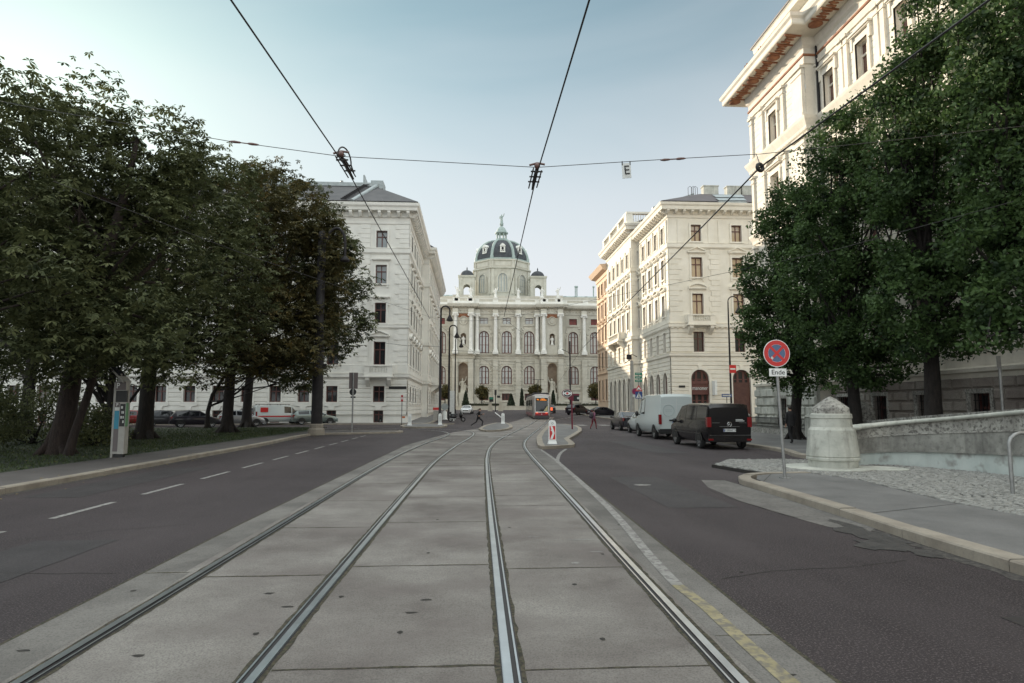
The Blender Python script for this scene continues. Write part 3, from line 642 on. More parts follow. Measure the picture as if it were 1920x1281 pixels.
# columns and pilasters
def column(mb, x, y, z0, z1, r):
    h = z1-z0
    mb.lathe([(r*1.35, 0), (r*1.35, .35), (r*1.15, .5), (r, .65), (r*1.02, h*.35), (r*.86, h-1.0), (r*1.0, h-.95), (r*1.0, h-.8), (r*1.3, h-.35)], (x, y, z0), 12); mb.box(x-r*1.45, x+r*1.45, y-r*1.4, y+r*1.4, z1-.35, z1)
    for s in (-1, 1): mb.tube([(x+s*r*1.25, y-r*1.2, z1-.55), (x+s*r*1.25, y+r*.8, z1-.55)], .24, 8)
colx = [(x, YM-.62) for x in (xb+.75, mc-sp/2, mc+sp/2, xc-.75)]+[(x, YM-1.9) for x in (xa+.75, xb-.75, xc+.75, xd-.75)]+[(x, YM+.35) for x in [mx(1096)+k*5.4 for k in range(4)]+[mx(806)-k*5.4 for k in range(3)]]
for x, y in colx:
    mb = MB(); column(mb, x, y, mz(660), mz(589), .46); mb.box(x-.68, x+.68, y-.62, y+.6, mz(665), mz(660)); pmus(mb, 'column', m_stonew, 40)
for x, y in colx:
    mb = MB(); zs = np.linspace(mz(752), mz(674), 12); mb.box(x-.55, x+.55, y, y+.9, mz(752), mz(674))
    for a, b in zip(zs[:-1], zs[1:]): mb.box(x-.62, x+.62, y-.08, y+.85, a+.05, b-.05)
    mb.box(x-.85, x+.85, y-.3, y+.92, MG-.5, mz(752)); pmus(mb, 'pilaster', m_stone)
    mb = MB(); mb.box(x-.66, x+.66, y-.2, y+.9, mz(589), mz(581.5)); pmus(mb, 'entablature_block', m_stone)
# carved relief over the windows: swags, spandrel figures, frieze, medallions
mb = MB()
for i in (0, 3, 4):
    fc = secs[i][0]
    for u in bayx[i]:
        for sg in (-1, 1):
            for (yy, off) in ((618, 1.35), (683, 1.35)):
                for k in range(9):
                    t = k/8; mb.sphere(fc.pt(u+sg*(off+.55*random.random()), mz(yy)+random.uniform(-1.7, .5), .06), (random.uniform(.12, .3), .12, random.uniform(.12, .34)), 7, 5)
            fbox(mb, fc, u+sg*1.75-.14, u+sg*1.75+.14, mz(661), mz(634), 0, .2); fbox(mb, fc, u+sg*1.75-.25, u+sg*1.75+.25, mz(634), mz(631), 0, .28)
        fbox(mb, fc, u-1.5, u+1.5, mz(611.5), mz(609.5), 0, .25); balusters(mb, fc, u-1.2, u+1.2, mz(729), mz(723), .12, .3, .14); fbox(mb, fc, u-1.7, u+1.7, mz(723), mz(721.8), 0, .3); fbox(mb, fc, u-1.7, u+1.7, mz(731), mz(729), 0, .28)
for i in range(5):
    fc, a, b = secs[i]; u = a+.6
    while u < b-.4:
        mb.sphere(fc.pt(u, mz(583.5)+random.uniform(-.1, .1), .05), (.28, .12, .2), 7, 5); mb.sphere(fc.pt(u+.1, mz(669)+random.uniform(-.1, .1), .2), (.25, .12, .16), 7, 5); u += .8
for i in (1, 2):
    fc, a, b = secs[i]; cu = (a+b)/2+.08
    K = 18; P = [fc.pt(cu+1.0*math.cos(2*math.pi*k/K), mz(603)+1.0*math.sin(2*math.pi*k/K), .06) for k in range(K+1)]; mb.tube(P, .13, 6); mb.sphere(fc.pt(cu, mz(603), .02), (.6, .14, .75), 10, 8)
    fbox(mb, fc, cu-1.2, cu+1.2, mz(664), mz(649), 0, .1); fbox(mb, fc, cu-1.3, cu+1.3, mz(680), mz(678), 0, .35)
pmus(mb, 'carved_relief', m_stone)
mb = MB()
for i in (1, 2):
    fc, a, b = secs[i]; cu = (a+b)/2+.08; fbox(mb, fc, cu-1.3, cu+1.3, mz(597), mz(589.5), .0, .03)
pmus(mb, 'red_panel', m_terra)
# balustrade
mb = MB(); z0, z1 = mz(572)+.1, mz(560.5)
for i, (fc, a, b) in enumerate(secs):
    if i == 0: ps = [a+.6, mc-sp/2, mc+sp/2, b-.6]
    elif i in (1, 2): ps = [a+.7, (a+b)/2-1.5, (a+b)/2+1.5, b-.7]
    else: ps = list(np.linspace(a+.7, b-.7, 8))
    fbox(mb, fc, a, b, z0-.02, z0+.5, -.6, .12)
    balustrade(mb, fc, a, b, z0+.5, z1, -.35, .05, .42, 1.3, ps)
pmus(mb, 'balustrade', m_stonew)
def statue(mb, x, y, z, h, arm=0):
    mb.lathe([(.20*h, 0), (.2*h, .06*h), (.15*h, .1*h), (.13*h, .35*h), (.11*h, .5*h), (.14*h, .68*h), (.15*h, .76*h), (.05*h, .83*h)], (x, y, z), 9, 0, True, 0, .75); mb.sphere((x, y, z+.9*h), (.062*h, .066*h, .085*h), 8, 6)
    for s in (-1, 1):
        up = arm == s
        mb.tube([(x+s*.14*h, y, z+.76*h), (x+s*.22*h, y-.03*h, z+(.9 if up else .58)*h), (x+s*(.26 if up else .12)*h, y-.08*h, z+(1.08 if up else .5)*h)], [.05*h, .04*h, .03*h], 6)
for i, px in enumerate((857, 882, 929, 972, 1017, 1047)):
    mb = MB(); Y = YM-1.2 if px in (857, 1017, 1047, 882) else YM; x = mx(px, Y); mb.box(x-.5, x+.5, Y-.2, Y+.6, z1, z1+.35); statue(mb, x, Y+.2, z1+.35, 2.4, (i % 3)-1); pmus(mb, 'statue', m_stonew)
for i in (1, 2):
    fc, a, b = secs[i]; cu = (a+b)/2+.08
    mb = MB(); y = YM-1.2; mb.box(cu-.9, cu+.9, y-.7, y+.1, MG, mz(738)); statue(mb, cu-.15, y+.35, mz(738), 3.7, 1 if i == 1 else -1); statue(mb, cu+.5, y+.3, mz(738), 2.5); pmus(mb, 'statue', m_stone)
    mb = MB(); statue(mb, cu, y+.25, mz(647), 2.1); pmus(mb, 'statue', m_stonew)
# roofs
mb = MB(); zb = mz(566); zt = aty(950, 554.5, YM+8).z
for a, b in ((ML, xa), (xd, MR)):
    mb.quad((a, YM+2, zb), (b, YM+2, zb), (b, YM+8, zt), (a, YM+8, zt)); mb.quad((a, YM+8, zt), (b, YM+8, zt), (b, YM+52, zt), (a, YM+52, zt))
    for k in range(14):
        x = a+(k+.5)*(b-a)/14; mb.box(x-.35, x+.35, YM+4.5, YM+5.6, lerp(zb, zt, .4), lerp(zb, zt, .8))
mb.quad((xa, YM+1.5, zb), (xd, YM+1.5, zb), (xd, YM+40, zb+1), (xa, YM+40, zb+1))
pmus(mb, 'roof', m_copper)
mb = MB()
for px in (1079, 1082, 1113): a = aty(px, 553, YM+9); mb.box(a.x-.12, a.x+.12, a.y, a.y+.3, zt-.3, zt+2.6); mb.sphere((a.x, a.y, zt+2.7), .3, 6, 5)
pmus(mb, 'roof_vent', m_copper)
# dome
YD = 186.; dz = lambda py: aty(940, py, YD).z
dx = aty(940.3, 500, YD).x; ap = 7.8; A8 = math.pi/8
drum = MB(); oc = lambda r: r/math.cos(A8)
rts = []
drum.lathe([(oc(ap), dz(570)), (oc(ap), dz(514.5)), (oc(ap+.5), dz(513.5)), (oc(ap+.55), dz(511.5)), (oc(ap-.1), dz(511)), (oc(ap-.1), dz(500)), (oc(ap+.25), dz(499)), (oc(ap+.25), dz(497)), (oc(ap-.4), dz(496))], (dx, YD, 0), 8, 0, False, A8)
for k in range(8):
    a = k*math.pi/4; fc = Fc(dx+ap*math.sin(a), YD-ap*math.cos(a), math.degrees(a))
    for sg in (-1, 1):
        fbox(drum, fc, sg*2.75-.4, sg*2.75+.4, dz(560), dz(515), 0, .28); fbox(drum, fc, sg*1.75-.2, sg*1.75+.2, dz(556), dz(529), 0, .18)
        fbox(drum, fc, sg*2.9-.3, sg*2.9+.3, dz(511), dz(498), -.1, .12)
    fbox(drum, fc, -2.2, 2.2, dz(509), dz(502), -.1, .03)
dr = pmus(drum, 'drum', m_stone)
for k in (0, 1, 7):
    a = k*math.pi/4; fc = Fc(dx+(ap+.24)*math.sin(a), YD-(ap+.24)*math.cos(a), math.degrees(a))
    put_window(mroot, fc, 0, dz(556), 2.5, dz(523)-dz(556), 'band', True, m_stone, m_zinc, m_glass if k == 0 else m_mglass)
dome = MB(); zb = dz(496); hD = 6.9; rB = 7.35
pr = [(oc(rB*math.sqrt(max(0, 1-(t*.955)**2))**.9), zb+hD*t*.955) for t in np.linspace(0, 1, 14)]
dome.lathe(pr, (dx, YD, 0), 8, 0, False, A8)
dm = pmus(dome, 'dome', m_slate)
mb = MB()
for k in range(8):
    a = A8+k*math.pi/4; mb.tube([(dx+r*math.cos(a), YD+r*math.sin(a), z) for r, z in pr], .42, 6)
    r, z = pr[0]; mb.lathe([(.5, 0), (.5, 1.2), (.3, 1.5), (.05, 2.6)], (dx+r*math.cos(a), YD+r*math.sin(a), z-.3), 6)
mb.lathe([(oc(rB+.1), zb-.1), (oc(rB+.15), zb+.35), (oc(rB-.1), zb+.45)], (dx, YD, 0), 8, 0, False, A8)
mb.obj('dome_rib', m_copper, dm)
for k in (0, 1, 7, 2, 6):
    a = k*math.pi/4; r = rB*.94; fc = Fc(dx+r*math.sin(a), YD-r*math.cos(a), math.degrees(a)); mb = MB(); z = dz(482)
    fbox(mb, fc, -.75, .75, z-.3, z, -1.5, .4); fbox(mb, fc, -.7, -.42, z, z+1.5, -1.5, .3); fbox(mb, fc, .42, .7, z, z+1.5, -1.5, .3); fprism(mb, fc, [(-.85, z+1.5), (.85, z+1.5), (.5, z+2.0), (0, z+2.35), (-.5, z+2.0)], -1.5, .4)
    mb.tube([fc.pt(.42*math.cos(t), z+.8+.55*math.sin(t), .25) for t in np.linspace(0, 2*math.pi, 13)], .1, 5)
    d_ = mb.obj('dormer', m_stonew, dm)
mb = MB(); zl = pr[-1][1]
mb.lathe([(2.6, zl-.3), (2.6, zl+.25), (1.75, zl+.4), (1.75, zl+.8)], (dx, YD, 0), 8, 0, False, A8)
for k in range(8):
    a = k*math.pi/4+A8; mb.lathe([(.28, 0), (.22, .3), (.22, 1.5), (.3, 1.75)], (dx+1.4*math.cos(a), YD+1.4*math.sin(a), zl+.8), 6)
mb.lathe([(1.9, zl+2.5), (1.95, zl+2.8), (1.5, zl+3.0), (1.4, zl+3.5), (1.0, zl+4.2), (.45, zl+4.6), (.3, zl+5.0), (.55, zl+5.05), (.5, zl+5.5)], (dx, YD, 0), 12)
mb.obj('lantern', m_copper, dm)
mb = MB(); statue(mb, dx, YD, zl+5.5, 2.9, 1); mb.obj('statue', m_copper, dm)
# corner turrets
YT = 178.; tz = lambda py: aty(940, py, YT).z
for px in (875.5, 1008.):
    tx = aty(px, 530, YT).x; w = 14.2*YT/1220; op = []; tw = MB(); ang = 0
    for k in range(4):
        a = k*math.pi/2; fc = Fc(tx+w*math.sin(a), YT-w*math.cos(a), math.degrees(a)); o = (-.95, .95, tz(562), tz(536.5), True)
        wall(tw, fc, -w, w, [(tz(572), 0), (tz(520), 0)], [o], .35)
        for sg in (-1, 1): fbox(tw, fc, sg*(w-.35)-.3, sg*(w-.35)+.3, tz(566), tz(524), 0, .15)
    tw.sweep([(tx-w, YT+w), (tx-w, YT-w), (tx+w, YT-w), (tx+w, YT+w)][::1], [(0, tz(524)), (.3, tz(523)), (.38, tz(520)), (0, tz(519.5))], 0, True)
    tw.obj('turret', m_stone, mroot, world=mroot)
    tw = MB(); hh = tz(508)-tz(520)
    tw.lathe([((w-.1)*math.cos(t), tz(519.8)+hh*math.sin(t)) for t in np.linspace(0, 1.5, 9)], (tx, YT, 0), 16); tw.lathe([(.25, tz(508.5)), (.12, tz(506.5)), (.2, tz(505.5)), (.04, tz(501.5))], (tx, YT, 0), 8)
    tw.obj('turret_dome', m_slate, mroot, world=mroot, sharp=40)
# low front wall, hedge
def tag1(o, lab, cat, group=None, kind=None): return tag(o, lab, cat, group, kind)
mb = MB(); yw = 140.; zg = gz(yw); mb.box(ML, MR, yw, yw+.5, zg-.5, zg+.75); mb.box(ML, MR, yw-.06, yw+.56, zg+.75, zg+.88)
tag1(mb.obj('garden_wall', m_stone), 'long low stone wall in front of the domed museum', 'wall')

# ================================================================ right: palace with painted eaves
JX = 20.5; JY0 = 45.2; JY1 = 37.3; JXm = 21.3; JE = -9.
jroot = empty('palace', (JX+8, 25, 0), 'tall cream palace with terracotta painted eaves behind the right hand trees', 'palace')
j1 = Fc(JX, 0, -90); j2 = Fc(JXm, 0, -90); j0 = Fc(0, JY1, 0); j3 = Fc(0, JY0, 180)
jo = {1: [], 2: []}; W1 = [-41.6]; W2 = [-(36.0-3.34*k) for k in range(13)]
m_jframe = M('pale_cross_frame', (.50, .46, .39), rough=.8)
m_jglass = M('red_brown_window_glass', (.10, .04, .035), (.14, .07, .06), s=.5, rough=.08, spec=.8)
for k, us, fc in ((1, W1, j1), (2, W2, j2)):
    for u in us:
        for v0, w, h, st, ar in ((.55, 1.05, 1.75, 'none', False), (4.4, 1.2, 2.5, 'cons', False), (9.4, 1.2, 3.0, 'tri', False), (14.6, 1.2, 2.9, 'seg', False), (19.72, 1.12, 2.1, 'cons', False)):
            jo[k].append(put_window(jroot, fc, u, v0, w, h, st, ar, m_palace, m_palace if v0 > 1 else m_framed, m_jglass if v0 > 1 else m_glassd))
mb = MB(); TOP = 25.2
prof = [(3.3, 0)]+rust(3.4, 8.3, .55, .035, .03)+[(8.9, 0)]+rust(9.0, 13.6, .42, .02, .02)+[(14.1, 0)]+rust(14.2, 18.9, .42, .02, .02)+[(19.5, 0)]+rust(19.6, 22.9, .42, .02, .018)+[(TOP+.4, 0)]
wall(mb, j1, -JY0, -JY1, prof, [o for o in jo[1] if o[2] > 3], .3); wall(mb, j2, -JY1, -JE, prof, [o for o in jo[2] if o[2] > 3], .3)
fbox(mb, j0, JX, JXm, 0, TOP, 0, .003); mb.quad((JX, JY0, 0), (JX+26, JY0, 0), (JX+26, JY0, TOP), (JX, JY0, TOP)); mb.quad((JXm, JE, 0), (JX+26, JE, 0), (JX+26, JE, TOP), (JXm, JE, TOP))
mb.obj('wall', m_palace, jroot, world=jroot)
# rock faced base: separate cushions
def blocks(mb, fc, u0, u1, v0, v1, ch, bw, ops, p0, p1):
    n = round((v1-v0)/ch); ch = (v1-v0)/n
    for i in range(n):
        u = u0-(bw*.5 if i % 2 else 0)
        while u < u1:
            a, b = max(u, u0), min(u+bw, u1); u += bw
            if b-a < .15: continue
            va, vb = v0+i*ch, v0+(i+1)*ch; segs = [(a, b)]
            for o in ops:
                if va < o[3]-.05 and vb > o[2]+.05:
                    ns = []
                    for s0, s1 in segs:
                        if s1 <= o[0] or s0 >= o[1]: ns.append((s0, s1)); continue
                        if s0 < o[0]: ns.append((s0, o[0]))
                        if s1 > o[1]: ns.append((o[1], s1))
                    segs = ns
            for s0, s1 in segs:
                if s1-s0 < .12: continue
                g = .025; c = .07; pj = random.uniform(p0, p1)
                A = [fc.pt(x, z, 0) for x, z in ((s0+g, va+g), (s1-g, va+g), (s1-g, vb-g), (s0+g, vb-g))]; B = [fc.pt(x, z, pj) for x, z in ((s0+g+c, va+g+c), (s1-g-c, va+g+c), (s1-g-c, vb-g-c), (s0+g+c, vb-g-c))]
                mb.hexa(A, B)
bw_ = [(o[0]-.16, o[1]+.16, o[2]-.1, o[3]+.22) for o in jo[2] if o[2] < 3]; bw1 = [(o[0]-.16, o[1]+.16, o[2]-.1, o[3]+.22) for o in jo[1] if o[2] < 3]
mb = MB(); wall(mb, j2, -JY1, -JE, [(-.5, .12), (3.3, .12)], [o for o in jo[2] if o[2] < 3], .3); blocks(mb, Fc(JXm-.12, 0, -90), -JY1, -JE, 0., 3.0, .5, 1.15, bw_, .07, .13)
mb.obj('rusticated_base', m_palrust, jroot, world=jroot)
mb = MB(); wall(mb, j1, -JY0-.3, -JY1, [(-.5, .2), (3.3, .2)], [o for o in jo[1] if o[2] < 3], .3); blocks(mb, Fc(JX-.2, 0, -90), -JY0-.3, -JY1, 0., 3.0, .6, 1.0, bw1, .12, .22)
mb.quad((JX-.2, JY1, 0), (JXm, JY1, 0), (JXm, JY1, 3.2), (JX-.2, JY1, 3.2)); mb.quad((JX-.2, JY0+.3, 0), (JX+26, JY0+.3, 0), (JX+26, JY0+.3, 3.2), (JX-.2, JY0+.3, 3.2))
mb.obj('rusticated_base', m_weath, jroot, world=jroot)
for fc, us in ((j1, W1), (j2, W2)):
    for u in us:
        mb = MB()
        for sg in (-1, 1): fbox(mb, fc, u+sg*.64-.08, u+sg*.64+.08, .4, 2.33, 0, .2)
        fbox(mb, fc, u-.74, u+.74, 2.32, 2.5, 0, .22)
        mb.obj('basement_window_surround', m_weathd, jroot, world=jroot)
        mb = MB()
        for k in range(5): fbox(mb, fc, u-.45+k*.2, u-.42+k*.2, .55, 2.3, .0, .03)
        for k in range(4): fbox(mb, fc, u-.52, u+.52, .8+k*.4, .83+k*.4, .0, .03)
        mb.obj('window_grille', m_pole, jroot, world=jroot)
jp = [(JX+26, JY0), (JX, JY0), (JX, JY1), (JXm, JY1), (JXm, JE)]
mb = MB()
for a, b, o in ((3.05, 3.4, .35), (8.3, 8.95, .3), (13.55, 14.15, .3), (18.85, 19.55, .38)): mb.sweep(jp, [(0, a-.2), (o*.4, a-.1), (o*.5, a+.1), (o, b-.2), (o*1.1, b-.05), (0, b+.05)])
for fc, a, b in ((j1, -JY0, -JY1), (j2, -JY1, -JE)): brackets(mb, fc, a, b, .35, 18.7, 18.85, .0, .18, .16)
mb.obj('belt_course', m_palace, jroot, world=jroot)
gs = [u for w in W2 for u in (w-1.42, w+1.42)]
def pil(fc, u, w, n1=.16):
    mb = MB(); fbox(mb, fc, u-w/2+.05, u+w/2-.05, 8.95, 22.85, -.02, .025)
    for a, b in ((19.55, 22.85), (14.15, 18.4), (8.95, 13.2)):
        fbox(mb, fc, u-w/2, u+w/2, a, b, 0, n1); fbox(mb, fc, u-w/2-.07, u+w/2+.07, a, a+.3, 0, n1+.07); fbox(mb, fc, u-w/2-.05, u+w/2+.05, b-.5, b-.42, 0, n1+.05); fbox(mb, fc, u-w/2-.1, u+w/2+.1, b-.12, b+.05, 0, n1+.12)
    mb.obj('pilaster', m_palace, jroot, world=jroot)
for u in gs: pil(j2, u, .34)
for u in (-44.9, -43.2, -40.1): pil(j1, u, .34)
pil(j1, -38.0, 1.25, .22)
mb = MB(); mb.sweep(jp, [(0, 22.95), (.1, 22.95), (.14, 23.2), (.08, 23.25), (.08, 23.95), (.2, 24.1), (.3, 24.55), (1.45, 24.62), (1.5, 24.7), (1.5, 24.98), (1.62, 25.1), (1.66, 25.3), (0, 25.5)])
mb.obj('cornice', m_palace, jroot, world=jroot)
mb = MB(); mb.sweep(jp, [(.09, 23.42), (.15, 23.44), (.15, 23.56), (.09, 23.58)])
for fc, a, b, st in ((j1, -JY0, -JY1, 1.05), (j2, -JY1+1.6, -JE, 1.05)):
    u = a-.6 if fc is j1 else a; i = 0
    while u < b:
        c = fc.pt(u, 24.57, .88)
        if i % 3 == 0: mb.lathe([(.42, 0), (.42, -.05), (.28, -.1), (.1, -.13)], (c[0], c[1], c[2]+.02), 12)
        else:
            for dd in (-.28, 0, .28):
                mb.sphere((c[0]+random.uniform(-.08, .08), c[1]+dd, c[2]), (.34, .1, .07), 8, 5); mb.sphere((c[0]+.15*(1 if dd else -1), c[1]+dd*1.2, c[2]), (.12, .17, .08), 7, 5)
        fbox(mb, fc, u+.45, u+.56, 24.5, 24.6, .35, 1.4); u += st; i += 1
mb.obj('eaves_ornament', m_terra, jroot, world=jroot)
mb = MB(); mb.sweep([(JX+26, JY0-.0), (JX-1.44, JY0), (JX-1.44, JY1)], [(.0, 24.59), (-1.1, 24.56)])
# attic storey set back
jq = [(JX+26, JY0-1.2), (JX+1., JY0-1.2), (JX+1., JE)]
mb = MB(); mb.sweep(jq, [(0, 25.2), (0, 27.2), (.2, 27.3), (.25, 27.6), (.75, 27.75), (.8, 28.1), (.9, 28.2), (0, 28.35)])
mb.obj('attic', m_palace, jroot, world=jroot)
mb = MB(); mb.sweep(jq, [(.94, 28.2), (.94, 28.32), (-.4, 28.5)]); mb.quad((JX+1.3, JY0-1.2, 28.4), (JX+1.3, JE, 28.4), (JX+14, JE, 31), (JX+14, JY0-1.2, 31)); mb.obj('roof', m_roofb, jroot, world=jroot)
for y in (43.2, 41., 33.6, 31.9, 30.2, 28.5):
    mb = MB(); x = JX+.25
    if y > 38: statue(mb, JX-1., y, 25.3, .95)
    else:
        mb.box(x-.3, x+.8, y-.6, y-.4, 25.35, 26.9); mb.box(x-.3, x+.8, y+.4, y+.6, 25.35, 26.9); mb.box(x-.35, x+.8, y-.7, y+.7, 26.9, 27.15); statue(mb, x+.1, y, 25.4, 1.35); mb.tube([(x-.2, y-.6, 27.15), (x-.2, y, 27.5), (x-.2, y+.6, 27.15)], .12, 6)
    mb.obj('terracotta_figure', m_terra, jroot, world=jroot)
mb = MB(); mb.tube([(JXm-.1, JY1-.18, 24.4), (JXm-.1, JY1-.18, .3)], .08, 8); mb.obj('drainpipe', m_pole, jroot, world=jroot)
# ================================================================ ground, road, tracks
def st(o): o['kind'] = 'structure'; return o
def gq(mb, xs_fn0, xs_fn1, ys, dz, mi=0):
    vs = []
    for y in ys: vs += [(xs_fn0(y), y, gz(y)+dz), (xs_fn1(y), y, gz(y)+dz)]
    mb.add(vs, [(2*i, 2*i+1, 2*i+3, 2*i+2) for i in range(len(ys)-1)], mi)
ys_g = [-60, -20, 0, 20, 40, 60]+list(range(64, 152, 4))+[152, 200, 400, 900]
mb = MB(); gq(mb, lambda y: -700, lambda y: 700, ys_g, 0); st(mb.obj('road', m_asph))
def interp(pts): return lambda y: float(np.interp(y, [p[1] for p in pts], [p[0] for p in pts]))
bedL = interp([(-3.42, -8), (-3.4, 10), (-3.17, 22), (-3.0, 30), (-2.2, 38), (-1.2, 46), (2, 60), (6.3, 84), (7.5, 92)])
bedR = interp([(2.28, -8), (2.3, 5), (2.45, 10), (2.62, 16), (2.72, 20), (2.82, 27), (4.2, 37), (5.5, 48), (6.8, 58), (10.4, 84), (11.6, 92)])
ry_ = list(np.arange(-8, 92.1, 1.0))
mb = MB(); gq(mb, bedL, bedR, ry_, .004); st(mb.obj('track_bed', m_conc))
rails = {'r1': [(-2.86, -8), (-2.83, 2), (-2.80, 8), (-2.77, 18), (-2.6, 25), (-2.2, 32), (-1.75, 37), (-1.5, 41), (-1.65, 44.5), (-2.6, 48.3), (-4.6, 51), (-9, 52.8), (-20, 54.2), (-40, 56)],
         'r2': [(-1.40, -8), (-1.39, 2), (-1.35, 8), (-1.27, 15), (-1.13, 21.5), (-.68, 29.7), (-.15, 36.5), (.12, 41.5), (.0, 46), (-1.2, 50), (-4, 52.6), (-9, 54.3), (-20, 55.7), (-40, 57.5)],
         'r3': [(.22, -8), (.23, 2), (.29, 8.6), (.34, 12.5), (.43, 18.2), (.54, 23), (.82, 28.6), (1.45, 35), (2.6, 43.4), (5.45, 63), (8.5, 84), (9.7, 92)],
         'r4': [(1.67, -8), (1.68, 2), (1.75, 7), (1.86, 11.6), (1.98, 17), (2.13, 23.5), (2.35, 29), (2.85, 34.3), (4.05, 43.), (6.9, 62.8), (9.95, 83.8), (11.15, 91.8)]}
def off(pl, o):
    out = []
    for i, p in enumerate(pl):
        d = (pl[min(i+1, len(pl)-1)]-pl[max(i-1, 0)]).normalized(); out.append((p.x+d.y*o, p.y-d.x*o))
    return out
def ribbon(mb, pl, o0, o1, dz, mi=0, jit=0.):
    a, b = off(pl, o0), off(pl, o1); vs = []
    if jit: a = [(x+random.uniform(-jit, jit), y) for x, y in a]; b = [(x+random.uniform(-jit, jit), y) for x, y in b]
    for p, q in zip(a, b): vs += [(p[0], p[1], gz(p[1])+dz), (q[0], q[1], gz(q[1])+dz)]
    mb.add(vs, [(2*i, 2*i+1, 2*i+3, 2*i+2) for i in range(len(a)-1)], mi)
paths = {k: catmull([Vector((x, y, 0)) for x, y in v], .8) for k, v in rails.items()}
rl = {'r1': 'leftmost grooved tram rail of the four, beside the wide dark lane', 'r2': 'second tram rail from the left, curving away to the left at the crossing',
      'r3': 'third tram rail from the left, running up to the red tram', 'r4': 'rightmost grooved tram rail, passing the island with the red arrow bollard'}
for k, pl in paths.items():
    sg = 1 if k in ('r1', 'r3') else -1           # side of the groove
    root = empty('tram_rail', (pl[0].x, 0, 0), rl[k], 'tram rail', 'tram rails in the concrete track bed')
    def lay(nm, mat, fn):
        mb = MB(); fn(mb); o = mb.obj(nm, mat, root, world=root); return o
    def head(mb):
        ribbon(mb, pl, -.032*sg, .026*sg, .018); ribbon(mb, pl, -.036*sg, -.032*sg, .012); ribbon(mb, pl, .060*sg, .074*sg, .016)
    lay('rail_head', m_steel, head)
    lay('groove', m_groove, lambda mb: ribbon(mb, pl, -.044*sg, .086*sg, .008))
    lay('moss_fill', m_moss, lambda mb: ribbon(mb, catmull(pl[:120], .12) if pl[-1].y > 30 else pl, -.078*sg, .112*sg, .006, 0, .010))
# slab joints
mb = MB()
def joint(x0, x1, y, w=.018): 
    n = max(2, int((x1-x0)/.15)); vs = []
    for k in range(n+1):
        x = lerp(x0, x1, k/n); a = random.uniform(.3, 1)*w; yy = y+random.uniform(-.006, .006); vs += [(x, yy-a, gz(y)+.0065), (x, yy+a, gz(y)+.0065)]
    mb.add(vs, [(2*i, 2*i+2, 2*i+3, 2*i+1) for i in range(n)])
fx = {k: interp([(p.x, p.y) for p in pl if p.y < 50]) for k, pl in paths.items()}
def fit(a, b, ys, w=.018):
    for y in ys: joint(a(y), b(y), y, w)
fit(lambda y: fx['r1'](y)+.1, lambda y: fx['r2'](y)-.1, [1.7, 4.35, 7.0, 9.7, 12.4, 15.1, 17.8, 20.5, 23.2], .02)
fit(lambda y: fx['r2'](y)+.08, lambda y: fx['r3'](y)-.08, [1.9, 4.55, 7.35, 10.05, 12.8, 15.5, 18.2, 20.9, 23.6], .02)
fit(lambda y: fx['r3'](y)+.1, lambda y: fx['r4'](y)-.1, [1.75, 4.45, 7.15, 11.6, 12.95, 15.6, 18.3, 21, 23.7], .016)
fit(lambda y: bedL(y)+.02, lambda y: fx['r1'](y)-.13, [7.2, 1.5], .03); fit(lambda y: fx['r4'](y)+.13, lambda y: bedR(y)-.02, [5.0, 9.3, 14.5, 20.5], .012)
for k in range(34):                            # ribbed crossing panels farther on
    y = 19.6+k*.62
    fit(lambda y: fx['r1'](y)+.1, lambda y: fx['r2'](y)-.1, [y+.1], .055); fit(lambda y: fx['r2'](y)+.08, lambda y: fx['r3'](y)-.08, [y], .055); fit(lambda y: fx['r3'](y)+.1, lambda y: fx['r4'](y)-.1, [y+.2], .055)
pl = [Vector((bedL(y), y, 0)) for y in np.arange(-8, 40, .5)]; ribbon(mb, pl, -.02, .012, .0062)
pl = [Vector((bedR(y), y, 0)) for y in np.arange(-8, 27, .5)]; ribbon(mb, pl, -.012, .025, .0062)
st(mb.obj('slab_joint', m_moss))
mb = MB(); gq(mb, bedL, lambda y: fx['r1'](y)-.12, [-8, 0, 7.16], .0052); gq(mb, bedL, lambda y: bedL(y)+.42, [7.24, 12, 20, 30, 38], .0052); gq(mb, lambda y: fx['r4'](y)+.12, bedR, [-8, 0, 5, 10, 15, 20, 26.5], .0052)
st(mb.obj('track_shoulder', m_concd))
# scattered lifting holes, stains, patches
def blob(mb, x, y, rx, ry, dz, n=10, jag=.25):
    P = [(x+rx*math.cos(2*math.pi*k/n)*random.uniform(1-jag, 1+jag), y+ry*math.sin(2*math.pi*k/n)*random.uniform(1-jag, 1+jag)) for k in range(n)]
    mb.add([(a, b, gz(b)+dz) for a, b in P], [tuple(range(n))])
mb = MB()
for px, py in ((750, 1187), (1130, 1200), (803, 1038), (1077, 1097), (1130, 1040), (640, 1120), (955, 990), (480, 1190), (250, 1109), (820, 975), (1160, 985), (1390, 1073), (1350, 1153)):
    p = G(px, py); blob(mb, p.x, p.y, .022, .03, .0075)
for px, py in ((45, 1222), (262, 1231), (540, 1139), (800, 1126), (770, 1150), (505, 1114), (1480, 1268)):
    p = G(px, py); blob(mb, p.x, p.y, .05, .022, .0075, 9, .4)
st(mb.obj('ground_stain', m_joint))
mb = MB(); 
for px, py, a, b in ((1079, 1057, .05, .05), (1090, 1013, .18, .03), (1205, 910, .22, .12), (1120, 1036, .1, .02), (1000, 1008, .1, .015)):
    p = G(px, py); blob(mb, p.x, p.y, a, b, .0078, 9, .15)
y0 = 4.1
def strip(mb, pts, w, dz):
    pl = [Vector((x, y, 0)) for x, y in pts]; ribbon(mb, catmull(pl, .5), -w/2, w/2, dz)
for k in range(-3, 16):
    a = 10.74+k*2.83; x = -6.5
    if a < 40: strip(mb, [(x, a), (x, a+1.78)], .12, .004)
